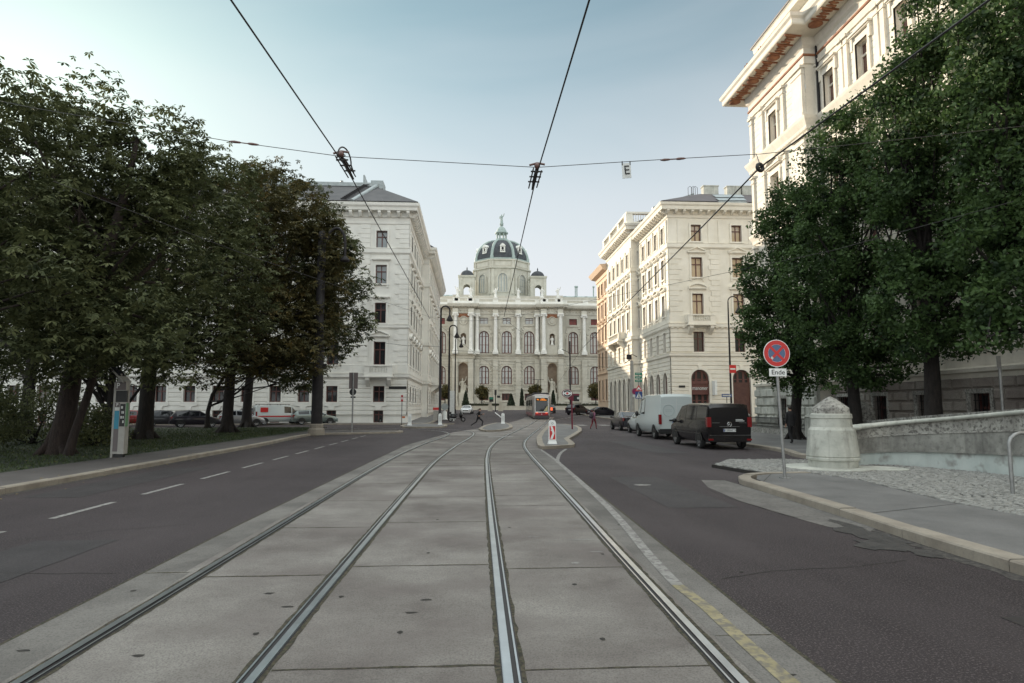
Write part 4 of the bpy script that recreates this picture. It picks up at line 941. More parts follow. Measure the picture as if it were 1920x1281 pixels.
strip(mb, [(2.0, 6.4), (2.07, 7.61), (2.33, 10.87), (2.52, 15.08), (2.68, 19.5), (2.75, 21.0), (3.3, 24.4), (3.9, 27.0)], .12, .0095); strip(mb, [(2.73, 20.3), (2.78, 23.5), (2.82, 26.8)], .10, .0088)
for px0, px1 in ((1083, 1098), (1123, 1141), (1150, 1165), (1050, 1066)):
    a, b = G(px0, 797.5), G(px1, 797.5); mb.add([(p[0], p[1], gz(p[1])+.004) for p in ((a.x, a.y-1.6), (b.x, b.y-1.6), (b.x, b.y+1.6), (a.x, a.y+1.6))], [(0, 1, 2, 3)])
a = G(955, 815); mb.add([(p[0], p[1], gz(p[1])+.009) for p in ((.9, 37.6), (2.4, 37.9), (2.5, 39.2), (1.0, 38.9))], [(0, 1, 2, 3)])
for k in range(14):
    t = k/13; x = lerp(9, 20, t); y = lerp(78, 110, t); mb.add([(x, y, gz(y)+.005), (x+.35, y, gz(y)+.005), (x+.75, y+1.2, gz(y+1.2)+.005), (x+.4, y+1.2, gz(y+1.2)+.005)], [(0, 1, 2, 3)])
st(mb.obj('road_marking', m_paint))
mb = MB(); strip(mb, [(2.0, 3.3), (2.0, 4.35), (2.01, 4.92), (2.03, 5.7), (2.0, 6.4)], .12, .0095); st(mb.obj('road_marking', m_painty))
# cracks and mended patch by the right hand kerb
mb = MB()
def crack(pts, w=.012):
    P = []
    for a, b in zip(pts[:-1], pts[1:]):
        for k in range(8): P.append((lerp(a[0], b[0], k/8)+random.uniform(-.02, .02), lerp(a[1], b[1], k/8)+random.uniform(-.02, .02)))
    ribbon(mb, [Vector((x, y, 0)) for x, y in P], -w/2, w/2, .004)
crack([(2.5, 6.6), (3.2, 6.9), (4.1, 7.0), (5.0, 7.3)]); crack([(-7.2, 7.6), (-6, 7.1), (-5, 7.3), (-3.5, 7.2)]); crack([(-6.5, 8.6), (-5.2, 9.6), (-4, 10.2)]); crack([(5.0, 14.8), (4.9, 12.2), (5.1, 9.8)], .02)
crack([(3.1, 20), (6, 20.6), (10, 20.4)], .015); crack([(4.2, 28.5), (4.4, 32), (4.2, 38)]); crack([(-8.2, 14), (-8.1, 20), (-8.3, 27)])
st(mb.obj('road_crack', m_joint))
mb = MB(); m_patch = M('mended_asphalt', (.10, .092, .085), (.15, .14, .128), s=2, rough=.9, c3=(.045, .04, .038), s3=14, a3=.6)
P = [(5.98, 15.3), (5.45, 15.4), (5.1, 14.0), (4.95, 12), (5.0, 10.6), (5.15, 9.3), (5.5, 8.9), (5.78, 9.2), (5.85, 10.2), (5.95, 12.5)]; mb.add([(x, y, .004) for x, y in P], [tuple(range(len(P)))]); st(mb.obj('road_patch', m_patch))
mb = MB(); m_wet = M('damp_pothole', (.022, .019, .018), (.05, .045, .042), s=6, rough=.55, bump=.8, bs=30)
for x, y, a, b in ((5.38, 8.55, .24, .62), (5.12, 8.05, .30, .34), (5.5, 9.4, .1, .5), (5.35, 7.6, .16, .25), (5.3, 9.0, .2, .3)): blob(mb, x, y, a, b, .0075+random.random()*.0006, 18, .3)
st(mb.obj('pothole', m_wet))
mb = MB()
for pts in ([(-9.15, -6), (-9.17, 10), (-9.22, 20), (-9.27, 30), (-9.65, 38), (-9.6, 40.5)], [(5.46, -6), (5.52, 0), (5.55, 6.7), (5.62, 8.5), (5.74, 10.2), (5.9, 13.4)], [(11.9, 25.5), (12.05, 32), (12.5, 40), (12.85, 46), (13.0, 55)]): ribbon(mb, catmull([Vector((x, y, 0)) for x, y in pts], .2), -.10, .09, .0032, 0, .05)
st(mb.obj('gutter_dirt', m_grit))
mb = MB()
for x0, x1, y0_, y1_ in ((-8.6, -7.5, 13.2, 19.4), (-5.6, -4.6, 5.6, 9.0), (3.4, 4.6, 11.2, 16.2), (7.0, 8.2, 24.5, 33)):
    P = [(lerp(x0, x1, k/6), y0_) for k in range(6)]+[(x1, lerp(y0_, y1_, k/9)) for k in range(9)]+[(lerp(x1, x0, k/6), y1_) for k in range(6)]+[(x0, lerp(y1_, y0_, k/9)) for k in range(9)]
    mb.add([(x+random.uniform(-.02, .02), y+random.uniform(-.02, .02), .0035) for x, y in P], [tuple(range(len(P)))])
st(mb.obj('road_repair', m_patch2))
mb = MB(); P = [(4.35, 5.05), (4.75, 5.05), (4.75, 5.3), (4.35, 5.3)]; mb.add([(x, y, .004) for x, y in P], [(0, 1, 2, 3)]); tag(mb.obj('drain_cover', m_groove), 'dark iron drain cover in the right hand lane', 'drain cover')
# ---------------- pavements
def slab(name, poly, top, mat, bot=-.05, kind=True):
    mb = MB(); mb.hexa([(x, y, gz(y)+bot) for x, y in poly], [(x, y, gz(y)+top) for x, y in poly]); o = mb.obj(name, mat); return st(o) if kind else o
def kerb(pts, w, h, name='kerb', mat=None, seg=1.6, side=1):
    pl = catmull([Vector((x, y, 0)) for x, y in pts], .35); mb = MB(); acc = 0; cur = [pl[0]]
    def flush(c):
        if len(c) < 2: return
        c = list(c); d = (c[-1]-c[-2]).normalized()*.006; c[-1] = c[-1]-d
        a, b = off(c, 0), off(c, side*w); j = random.uniform(-.006, .006); ch = .018*side
        a2 = off(c, ch)
        for i in range(len(c)-1):
            z0, z1 = gz(c[i].y)+h+j, gz(c[i+1].y)+h+j; zb0, zb1 = z0-h-.08, z1-h-.08
            A, B, A2 = a[i]+(0,), b[i]+(0,), a2[i]
            mb.quad((a[i][0], a[i][1], zb0), (a[i+1][0], a[i+1][1], zb1), (a[i+1][0], a[i+1][1], z1-.02), (a[i][0], a[i][1], z0-.02))
            mb.quad((a[i][0], a[i][1], z0-.02), (a[i+1][0], a[i+1][1], z1-.02), (a2[i+1][0], a2[i+1][1], z1), (a2[i][0], a2[i][1], z0))
            mb.quad((a2[i][0], a2[i][1], z0), (a2[i+1][0], a2[i+1][1], z1), (b[i+1][0], b[i+1][1], z1), (b[i][0], b[i][1], z0))
            mb.quad((b[i][0], b[i][1], z0), (b[i+1][0], b[i+1][1], z1), (b[i+1][0], b[i+1][1], zb1), (b[i][0], b[i][1], zb0))
    for p in pl[1:]:
        acc += (p-cur[-1]).length; cur.append(p)
        if acc > seg: flush(cur); cur = [p]; acc = 0
    flush(cur); return st(mb.obj(name, mat or m_kerb))
# right pavement with the sign post
kr = [(5.55, -8), (5.6, 0), (5.64, 6.7), (5.7, 8.5), (5.83, 10.2), (5.98, 13.4), (6.08, 14.7), (6.5, 15.5), (7.2, 15.9), (8.3, 16.0)]
kerb(kr, .27, .13)
cbl = [(8.25, 16.0), (8.6, 14.3), (8.3, 12.2), (8.1, 10.7), (8.18, 9.4), (8.2, 0), (8.2, -8)]
inner = [(x+.26, y) for x, y in kr[:6]]+[(6.4, 14.5), (6.75, 15.25), (7.3, 15.63), (8.25, 15.74)]
slab('pavement', inner+cbl[1:], .118, m_pave)
mb = MB(); joint_pts = [((5.95, 9.7), (8.1, 10.6)), ((5.9, 4.), (8.2, 4.4)), ((6.1, 13.6), (7.2, 15.5))]
for a, b in joint_pts: ribbon(mb, [Vector((lerp(a[0], b[0], k/6), lerp(a[1], b[1], k/6), 0)) for k in range(7)], -.008, .008, .1222)
st(mb.obj('pavement_joint', m_joint))
slab('cobble_bed', [(8.1, -8), (8.1, 12.2), (8.4, 14.3), (8.2, 16.1), (7.3, 16.15), (6.9, 18.6), (8.0, 20.2), (10.2, 20.2), (12.2, 18.), (13.0, 16), (13, -8)], .085, m_joint)
mb = MB(); rr = random.Random(5)
def inpoly(x, y, P):
    c = False; j = len(P)-1
    for i in range(len(P)):
        if (P[i][1] > y) != (P[j][1] > y) and x < (P[j][0]-P[i][0])*(y-P[i][1])/(P[j][1]-P[i][1])+P[i][0]: c = not c
        j = i
    return c
cobp = [(8.28, 2), (8.28, 9.4), (8.2, 10.7), (8.42, 12.2), (8.7, 14.3), (8.35, 16.1), (7.35, 16.2), (6.95, 18.5), (8.0, 20.1), (10.0, 20.1), (11.9, 18.), (12.75, 16), (12.75, 2)]
y = 2.; cw = .115
while y < 20.2:
    x = 6.9
    while x < 12.8:
        ph = (x-8.2)/1.25; fr = ph-math.floor(ph); yy = y+.42*math.sin(math.pi*fr)+rr.uniform(-.012, .012)
        if inpoly(x, yy, cobp):
            a = math.atan2(.42*math.pi/1.25*math.cos(math.pi*fr), 1)*.75+rr.uniform(-.08, .08); h = cw*.5*rr.uniform(.64, .82); hb = h*1.02; z = .118+rr.uniform(-.006, .008)
            ca, sa = math.cos(a), math.sin(a); q = lambda s: [(x+(u*ca-v*sa)*s, yy+(u*sa+v*ca)*s) for u, v in ((-h, -h), (h, -h), (h, h), (-h, h))]
            b_, t_, u_ = q(1.), q(.97), q(.7)
            mb.add([(p[0], p[1], .08) for p in b_]+[(p[0], p[1], z-.014) for p in t_]+[(p[0], p[1], z) for p in u_],
                   [(0, 1, 5, 4), (1, 2, 6, 5), (2, 3, 7, 6), (3, 0, 4, 7), (4, 5, 9, 8), (5, 6, 10, 9), (6, 7, 11, 10), (7, 4, 8, 11), (8, 9, 10, 11)])
        x += cw*rr.uniform(.97, 1.06)
    y += cw
o = st(mb.obj('cobbles', m_cobble))
mb = MB(); mb.lathe([(1.15, .10), (1.15, .135), (1.1, .14)], (9.55, 17.15, 0), 32, 0, False); mb.lathe([(.62, .1), (.62, .132), (.6, .136)], (10.75, 16.7, 0), 24, 0, False); st(mb.obj('footing_slab', m_weath))
# far right pavement in front of the palace
kf = [(13.5, 20.6), (12.2, 20.7), (11.4, 21.2), (11.3, 22.5), (12.0, 25.5), (12.15, 32), (12.6, 40), (12.95, 46), (13.1, 55), (13.6, 59), (16, 60), (30, 60.3)]
kerb(kf, .27, .13); slab('pavement', [(13.5, 20.87), (12.3, 20.97), (11.67, 21.4), (11.57, 22.5), (12.27, 25.5), (12.42, 32), (12.87, 40), (13.22, 46), (13.37, 55), (13.85, 58.7), (16, 59.7), (30, 60), (30, 20.87)], .118, m_pave)
# cream block pavement
kb = [(60, 66.5), (22, 66.6), (19.3, 67.3), (18.4, 69), (18.2, 76), (17.6, 90), (17.4, 112)]
kerb(kb, .27, .13); slab('pavement', [(60, 66.77), (22, 66.87), (19.5, 67.5), (18.67, 69.1), (18.47, 76), (17.87, 90), (17.67, 112), (24, 112), (24, 90), (60, 72)], .118, m_pave)
# white block pavement
kl = [(-4.6, 125), (-4.4, 100), (-4.2, 76), (-4.3, 69), (-5.0, 66.6), (-6.5, 66.1), (-70, 65.6)]
kerb(kl, .27, .13); slab('pavement', [(-4.87, 125), (-4.67, 100), (-4.47, 76), (-4.57, 69.1), (-5.2, 66.87), (-6.6, 66.37), (-70, 65.87), (-70, 69), (-7, 69), (-7, 125)], .118, m_pave)
# left path and lawn
kp = [(-9.2, -8), (-9.25, 10), (-9.3, 20), (-9.35, 30), (-9.75, 38), (-9.7, 41.2), (-9.0, 41.9), (-5.6, 43.4), (-4.7, 44.6), (-4.9, 46.0), (-6, 46.8), (-9.6, 47.2)]
kerb(kp, .26, .13, side=-1); slab('footpath', [(-11.5, -8), (-11.55, 20), (-11.4, 30), (-11.3, 38), (-10.8, 47), (-9.6, 46.9), (-6, 46.5), (-5.2, 45.9), (-5, 44.7), (-5.7, 43.7), (-9.1, 42.2), (-9.95, 41.5), (-10, 38), (-9.6, 30), (-9.56, 20), (-9.5, 10), (-9.45, -8)][::-1], .118, m_pathl)
P = [(-11.56, -8), (-11.6, 20), (-11.45, 30), (-11.35, 38), (-10.85, 47), (-12.5, 54.5), (-20, 54), (-70, 53.5), (-70, -8)]
slab('lawn', P[::-1], .11, m_lawn)
mb = MB(); mb.add([(-11.4, 11.3, .1222), (-9.6, 11.5, .1222), (-9.6, 13.0, .1222), (-11.4, 12.8, .1222)], [(0, 1, 2, 3)]); st(mb.obj('footpath_patch', m_joint))
# grass blades and fallen leaves
V = []; Fq = []; n = 26000
gx = -11.6-np.abs(rng.normal(0, 6., n)); gy = rng.uniform(12, 53.5, n); ok = gx > -45; gx, gy = gx[ok], gy[ok]
a = rng.uniform(0, 6.28, len(gx)); h = rng.uniform(.04, .11, len(gx)); w = rng.uniform(.012, .03, len(gx)); lx = rng.normal(0, .03, len(gx)); ly = rng.normal(0, .03, len(gx))
vs = np.stack([np.stack([gx-np.cos(a)*w, gy-np.sin(a)*w, np.full_like(gx, .105)], 1), np.stack([gx+np.cos(a)*w, gy+np.sin(a)*w, np.full_like(gx, .105)], 1), np.stack([gx+lx, gy+ly, .105+h], 1)], 1).reshape(-1, 3)
def npmesh(name, vs, k, mat):
    me = bpy.data.meshes.new(name); nf = len(vs)//k; me.vertices.add(len(vs)); me.vertices.foreach_set('co', np.asarray(vs, np.float32).ravel())
    me.loops.add(nf*k); me.loops.foreach_set('vertex_index', np.arange(nf*k, dtype=np.int32)); me.polygons.add(nf); me.polygons.foreach_set('loop_start', np.arange(0, nf*k, k, dtype=np.int32))
    me.materials.append(mat); me.update(calc_edges=True); return me
o = link('grass', npmesh('grass', vs, 3, m_grass)); o['kind'] = 'stuff'; o['label'] = 'short dark lawn grass under the left hand trees'; o['category'] = 'grass'
m_fallen = M('fallen_leaves', (.20, .13, .03), (.32, .24, .06), s=3, rough=.8)
n = 520; gx = np.concatenate([-11.6-np.abs(rng.normal(0, 4, n)), rng.uniform(-11.4, -9.0, 60), rng.normal(-9.0, .2, 50)]); n = len(gx); gy = rng.uniform(12, 52, n); zz = np.where(gx < -9.2, .135, .012); a = rng.uniform(0, 6.28, n); s = rng.uniform(.03, .06, n)
vs = np.stack([np.stack([gx+s*np.cos(a+k*1.571)*(1 if k % 2 else .6), gy+s*np.sin(a+k*1.571)*(1 if k % 2 else .6), zz+rng.uniform(0, .012, n)], 1) for k in range(4)], 1).reshape(-1, 3)
o = link('fallen_leaves', npmesh('fallen_leaves', vs, 4, m_fallen)); o['kind'] = 'stuff'; o['label'] = 'yellow fallen leaves scattered over lawn and path'; o['category'] = 'fallen leaves'
# traffic islands
def island(pxs, top=.13, lab=None):
    c = [G(x, y, .1) for x, y in pxs]; P = [(p.x, p.y) for p in c]; cx = sum(p[0] for p in P)/len(P); cy = sum(p[1] for p in P)/len(P)
    A = sum(P[i-1][0]*P[i][1]-P[i][0]*P[i-1][1] for i in range(len(P)))
    if A < 0: P = P[::-1]
    mb = MB(); I = []
    for i, p in enumerate(P):
        d0 = Vector((p[0]-P[i-1][0], p[1]-P[i-1][1])).normalized(); q = P[(i+1) % len(P)]; d1 = Vector((q[0]-p[0], q[1]-p[1])).normalized(); nn_ = Vector((-d0.y-d1.y, d0.x+d1.x)); nn_ = nn_/max(.3, nn_.length)*.28
        I.append((p[0]+nn_.x, p[1]+nn_.y))
    n = len(P); lo = [(x, y, gz(y)-.05) for x, y in P]; hi = [(x, y, gz(y)+top) for x, y in P]; inn = [(x, y, gz(y)+top) for x, y in I]
    mb.add(lo+hi+inn, [(i, (i+1) % n, n+(i+1) % n, n+i) for i in range(n)]+[(n+i, n+(i+1) % n, 2*n+(i+1) % n, 2*n+i) for i in range(n)]); st(mb.obj('kerb', m_kerb))
    mb = MB(); mb.add([(x, y, gz(y)+top-.006) for x, y in I], [tuple(range(n))]); st(mb.obj('traffic_island', m_pave))
island([(1006, 821), (1006.5, 830), (1009, 836), (1016, 838.3), (1040, 837.5), (1076, 835), (1078, 832.5), (1067, 823), (1078, 817), (1091, 808), (1090, 803), (1082, 798.5), (1060, 795.5), (1035, 795), (1024, 801), (1013, 811)])
island([(897, 804), (902, 806.5), (912, 807.6), (935, 807), (953, 804.5), (961, 801), (960, 797.5), (948, 792.5), (930, 793), (908, 798)])
island([(750, 798.5), (756, 800.6), (780, 801.2), (826, 800.8), (838, 798.8), (839, 797), (825, 795.3), (790, 794.6), (760, 796)])
# ================================================================ street furniture
PZ = .118
def pole(mb, x, y, z0, z1, r, mi=0, r1=None): mb.lathe([(r, z0), (r1 or r, z1)], (x, y, 0), 10, mi)
# --- no stopping sign on its leaning post
p = G(1472, 897, PZ); r0 = empty('no_stopping_sign', (p.x, p.y, PZ), 'round red and blue no stopping sign with an Ende plate on a leaning post', 'road sign')
lean = -.035
mb = MB(); mb.tube([(0, 0, 0), (lean*2.95, 0, 2.95)], .036, 10); mb.box(-.1, .1, -.1, .1, 0, .02); mb.obj('post', m_poleg, r0)
def disc(mb, c, r, y0, y1, n=32, mi=0, r_in=None):
    P = [(c[0]+r*math.cos(2*math.pi*k/n), c[1]+r*math.sin(2*math.pi*k/n)) for k in range(n)]
    mb.hexa([(x, y0, z) for x, z in P], [(x, y1, z) for x, z in P], mi)
def ring(mb, c, ro, ri, y, mi=0, n=40, yb=None):
    for k in range(n):
        a, b = 2*math.pi*k/n, 2*math.pi*(k+1)/n; mb.quad((c[0]+ro*math.cos(a), y, c[1]+ro*math.sin(a)), (c[0]+ro*math.cos(b), y, c[1]+ro*math.sin(b)), (c[0]+ri*math.cos(b), y, c[1]+ri*math.sin(b)), (c[0]+ri*math.cos(a), y, c[1]+ri*math.sin(a)), mi)
zc = 2.96-PZ; cx = lean*zc
mb = MB(); disc(mb, (cx, zc), .315, -.05, -.042, 40); mb.obj('sign_disc', m_white, r0)
mb = MB(); disc(mb, (cx, zc), .2, -.0525, -.0505, 40); mb.obj('blue_face', m_signbm, r0)
mb = MB(); ring(mb, (cx, zc), .30, .205, -.054)
for sg in (-1, 1):
    d = Vector((math.cos(R(45*sg)), math.sin(R(45*sg)))); nrm = Vector((-d.y, d.x))*.03; a = d*.22
    mb.quad(*[(cx+v.x, -.0556-.0004*sg, zc+v.y) for v in (-a-nrm, a-nrm, a+nrm, -a+nrm)])
mb.obj('red_ring_and_cross', m_signr, r0)
mb = MB(); blobp = [(cx-.115+.035*math.cos(t)*random.uniform(.6, 1.1), -.057, zc-.105+.04*math.sin(t)*random.uniform(.6, 1.1)) for t in np.linspace(0, 6.28, 10)[:-1]]; mb.add(blobp, [tuple(range(9))]); mb.obj('sticker', m_whited, r0)
zp = 2.52-PZ; mb = MB(); mb.box(cx-.205+.01, cx+.205+.01, -.05, -.043, zp-.09, zp+.09); mb.obj('plate', m_white, r0)
me = textmesh('Ende', .155, m_blackletter, .002, 1.05); link('lettering', me, r0, (cx+.015, -.054, zp), 0)
# --- parking meter with solar roof
p = G(222, 858, .11); r0 = empty('parking_meter', (p.x, p.y, .11), 'grey parking ticket machine with tilted solar roof and blue panel on the lawn edge', 'parking meter', rz=R(4)); r0.scale = (.8, .8, 1)
mb = MB(); mb.box(-.27, -.19, -.12, .12, 0, 2.42); mb.box(-.19, .20, .02, .22, .12, 2.2); mb.box(-.19, .2, -.16, .2, 2.15, 2.45); mb.box(.02, .26, -.2, .16, .12, 1.78); mb.box(-.19, .02, -.15, .2, .12, 1.78); mb.obj('cabinet', m_meter, r0)
mb = MB(); mb.box(-.175, .0, -.165, -.15, .2, .92); mb.obj('lower_panel', m_meterd, r0)
mb = MB(); mb.box(-.175, .0, -.165, -.15, 1.62, 1.76); mb.obj('header_panel', m_meterd, r0); mb = MB(); mb.box(-.2, .22, -.1, .02, 1.78, 2.15); mb.obj('dark_recess', m_black, r0); mb = MB(); mb.box(-.15, .2, -.1, .1, .0, .12); mb.obj('plinth', m_black, r0)
mb = MB(); mb.box(-.175, .0, -.166, -.15, .92, 1.5); mb.obj('blue_panel', m_teal, r0)
mb = MB(); mb.box(-.175, .0, -.166, -.15, 1.51, 1.61); mb.obj('tariff_strip', m_whited, r0)
mb = MB(); mb.box(.045, .235, -.214, -.2, 1.0, 1.72); mb.obj('operating_panel', m_black, r0)
mb = MB()
for zz, a, b in ((1.62, .08, .15), (1.46, .11, .15), (1.46, .17, .2), (1.3, .08, .13), (1.3, .16, .2), (1.16, .16, .21)): mb.box(a, b, -.222, -.214, zz-.05, zz+.03)
mb.obj('button', m_whited, r0)
mb = MB(); mb.box(.262, .285, -.21, -.02, 1.0, 1.75); mb.obj('green_side_panel', M('green_side_plate', (.10, .24, .12), rough=.5), r0)
mb = MB(); mb.hexa([(-.42, -.3, 2.92), (-.40, -.3, 2.85), (.12, -.3, 2.4), (.14, -.3, 2.47)], [(-.42, .45, 2.92), (-.40, .45, 2.85), (.12, .45, 2.4), (.14, .45, 2.47)]); mb.box(-.2, -.08, 0, .1, 2.4, 2.7); mb.obj('solar_roof', m_meter, r0)
mb = MB(); mb.quad((-.40, -.26, 2.925), (.12, -.26, 2.475), (.12, .42, 2.475), (-.40, .42, 2.925)); mb.obj('solar_panel', m_solar, r0)
mb = MB(); mb.box(-.185, .195, -.163, -.158, 2.17, 2.43); mb.obj('header_plate', m_meterd, r0); link('lettering', textmesh('P', .26, m_white, .003), r0, (-.1, -.168, 2.3)); link('lettering', textmesh('P', .15, m_white, .003), r0, (-.088, -.17, 1.69))
# --- white illuminated island bollards
def bollard(x, y, z, lab, arrow=False, h=1.04):
    r0 = empty('traffic_bollard', (x, y, z), lab, 'bollard', 'white traffic island bollards')
    mb = MB(); P = [(-.16, .12), (.16, .12), (.155, h-.12), (.11, h-.03), (0, h), (-.11, h-.03), (-.155, h-.12)]
    mb.hexa([(a, -.09, b) for a, b in P], [(a, .09, b) for a, b in P]); mb.hexa([(-.2, -.14, 0), (.2, -.14, 0), (.2, .14, 0), (-.2, .14, 0)], [(-.165, -.1, .13), (.165, -.1, .13), (.165, .1, .13), (-.165, .1, .13)]); mb.obj('shell', m_white, r0)
    if arrow:
        mb = MB(); mb.box(-.125, .125, -.096, -.09, .2, .78); mb.obj('red_panel', m_signr, r0)
        mb = MB()
        for P in ([(-.085, .77), (0, .77), (.095, .47), (.0, .47)], [(.0, .47), (.095, .47), (.0, .21), (-.1, .21)], [(-.075, .61), (-.02, .61), (-.035, .57), (-.075, .57)]): mb.hexa([(a, -.0975, b) for a, b in P], [(a, -.0965, b) for a, b in P])
        mb.obj('white_arrow', m_white, r0)
        mb = MB(); ring(mb, (0, .89), .05, .03, -.0925, 0, 16); mb.obj('emblem', m_poleg, r0)
    else:
        mb = MB(); mb.box(-.1, .1, -.094, -.09, .3, h-.25); mb.obj('front_panel', m_whited, r0)
for px, py, dz_, lab, ar in ((1035.5, 832.5, .13, 'white traffic bollard with a red panel and white bent arrow on the tram island', True), (943, 794.5, .13, 'plain white bollard behind the running person on the middle island', False),
                         (768, 797.5, .13, 'plain white bollard at the left end of the island by the motorcycles', False), (825, 796.5, .13, 'plain white bollard in front of the tall curved lamp posts', False)):
    p = G(px, py, dz_); bollard(p.x, p.y, gz(p.y)+dz_, lab, ar)
mb = MB(); p = G(934, 789); mb.tube([(p.x-.35, p.y, gz(p.y)+.95), (p.x+.25, p.y-1.5, gz(p.y)+.45)], .06, 8); tag(mb.obj('barrier_bar', m_white), 'short white slanting bar beside the middle island bollard', 'barrier')
# --- stone pillar and curved ramp wall
def stone_pillar(x, y, z, k, lab, mat, mat2):
    r0 = empty('stone_pillar', (x, y, z), lab, 'pillar', 'tapered stone ramp pillars')
    mb = MB(); mb.lathe([(.61*k, 0), (.62*k, .17*k), (.66*k, .19*k), (.665*k, .24*k), (.64*k, .27*k), (.66*k, .30*k), (.585*k, .98*k), (.52*k, 1.06*k), (.505*k, 1.28*k), (.525*k, 1.3*k), (.52*k, 1.40*k), (.48*k, 1.42*k)], (0, 0, 0), 30); mb.obj('shaft', mat, r0, sharp=28)
    mb = MB(); mb.lathe([(.475*k, 1.421*k), (.462*k, 1.56*k), (.455*k, 1.575*k), (.31*k, 1.69*k), (.16*k, 1.80*k), (.03*k, 1.875*k)], (0, 0, 0), 30, 0); mb.obj('cap', mat2, r0, sharp=28)
stone_pillar(9.72, 17.2, .135, 1.0, 'pale weathered stone pillar with a lichen stained cone top at the end of the curved wall', m_weath, m_weathd)
stone_pillar(17.4, 28.2, .118, 1.0, 'darker stone pillar farther back, partly hidden behind the pale one', m_weathd, m_weathd)
base = [(10.2, 17.55), (11.0, 17.95), (11.8, 17.9), (12.4, 17.3), (12.75, 16.3), (12.85, 15.2), (12.9, 14), (12.95, 10), (13., 5), (13., -4)]
hts = [1.13, 1.22, 1.32, 1.42, 1.52, 1.62, 1.72, 2.02, 2.3, 2.6]
pl = catmull([Vector((x, y, h)) for (x, y), h in zip(base, hts)], .35); w0 = empty('ramp_wall', (12, 14, .1), 'curved stained stone ramp wall rising behind the cobbles', 'wall')
def wallband(mb, pl, zf0, zf1, o0, o1):
    A = off(pl, o0); B = off(pl, o1); vs = []
    for a, b, p in zip(A, B, pl): vs += [(a[0], a[1], zf0(p.z)), (a[0], a[1], zf1(p.z)), (b[0], b[1], zf1(p.z)), (b[0], b[1], zf0(p.z))]
    n = len(pl); fs = []
    for i in range(n-1):
        for k in range(4): fs.append((4*i+k, 4*i+(k+1) % 4, 4*(i+1)+(k+1) % 4, 4*(i+1)+k))
    mb.add(vs, fs); mb.add(vs[:4], [(0, 1, 2, 3)]); mb.add(vs[-4:], [(0, 1, 2, 3)])
mb = MB(); wallband(mb, pl, lambda z: .05, lambda z: z*.36+.03, 0, -.5) ; mb.obj('plaster_base', m_plaster, w0, world=w0)
mb = MB(); wallband(mb, pl, lambda z: z*.36+.03, lambda z: z*.70, .03, -.5); wallband(mb, pl, lambda z: z*.36-.01, lambda z: z*.36+.035, .055, .0); mb.obj('stone_band', m_wband, w0, world=w0)
mb = MB(); wallband(mb, pl, lambda z: z*.70, lambda z: z-.12, -.01, -.46); wallband(mb, pl, lambda z: z*.70-.005, lambda z: z*.70+.04, .05, .0); mb.obj('stained_parapet', m_weathd, w0, world=w0)
mb = MB(); c = off(pl, -.2); wallband(mb, pl, lambda z: z-.12, lambda z: z-.02, .05, -.5); mb.tube([(a[0], a[1], p.z-.065) for a, p in zip(off(pl, .05), pl)], .055, 8); mb.tube([(a[0], a[1], p.z-.05) for a, p in zip(c, pl)], [.05]*len(pl), 8)
cp = mb.obj('coping', m_weath, w0, world=w0)
for v in cp.data.vertices: pass
mb = MB(); b2 = [(17.3, 27.6), (16.6, 24), (16.3, 20), (16.2, 15), (16.2, 5)]; pl2 = catmull([Vector((x, y, 1.05+.06*(27-y))) for x, y in b2], 1.); wallband(mb, pl2, lambda z: .05, lambda z: z, .2, -.2); wallband(mb, pl2, lambda z: z, lambda z: z+.1, .27, -.27); tag(mb.obj('parapet_wall', m_weathd), 'low grey stone wall behind the curved ramp wall, ending at the darker pillar', 'wall')
# ramp between the two walls
mb = MB(); vs = []
for y, z in ((24, .14), (18, .4), (12, .9), (5, 1.3), (-4, 1.6)): vs += [(12.9, y, z), (16.3, y, z)]
mb.add(vs, [(2*i, 2*i+1, 2*i+3, 2*i+2) for i in range(4)]); st(mb.obj('ramp_road', m_pave))
# --- hoop rail
p = G(1899, 925, .118); mb = MB(); P = [(0, 0, 0), (0, 0, .92)]+[(.28-.28*math.cos(t), 0, .92+.22*math.sin(t)) for t in np.linspace(.2, math.pi-.2, 8)]+[(.56, 0, .92), (.56, 0, 0)]; mb.tube(P, .036, 12)
o = mb.obj('bike_stand', m_poleg, loc=(p.x, p.y, .1)); tag(o, 'bent steel hoop rail standing on the cobbles at the right edge', 'bike stand')
# --- pole behind wall
p = aty(1880, 764, 21.); mb = MB(); pole(mb, p.x, 21., .3, aty(1880, 668, 21).z, .05); mb.box(p.x-.14, p.x-.02, 20.93, 20.95, aty(1880, 690, 21).z, aty(1880, 668, 21).z); tag(mb.obj('sign_post', m_poleg), 'plain grey metal post standing behind the curved wall', 'post')
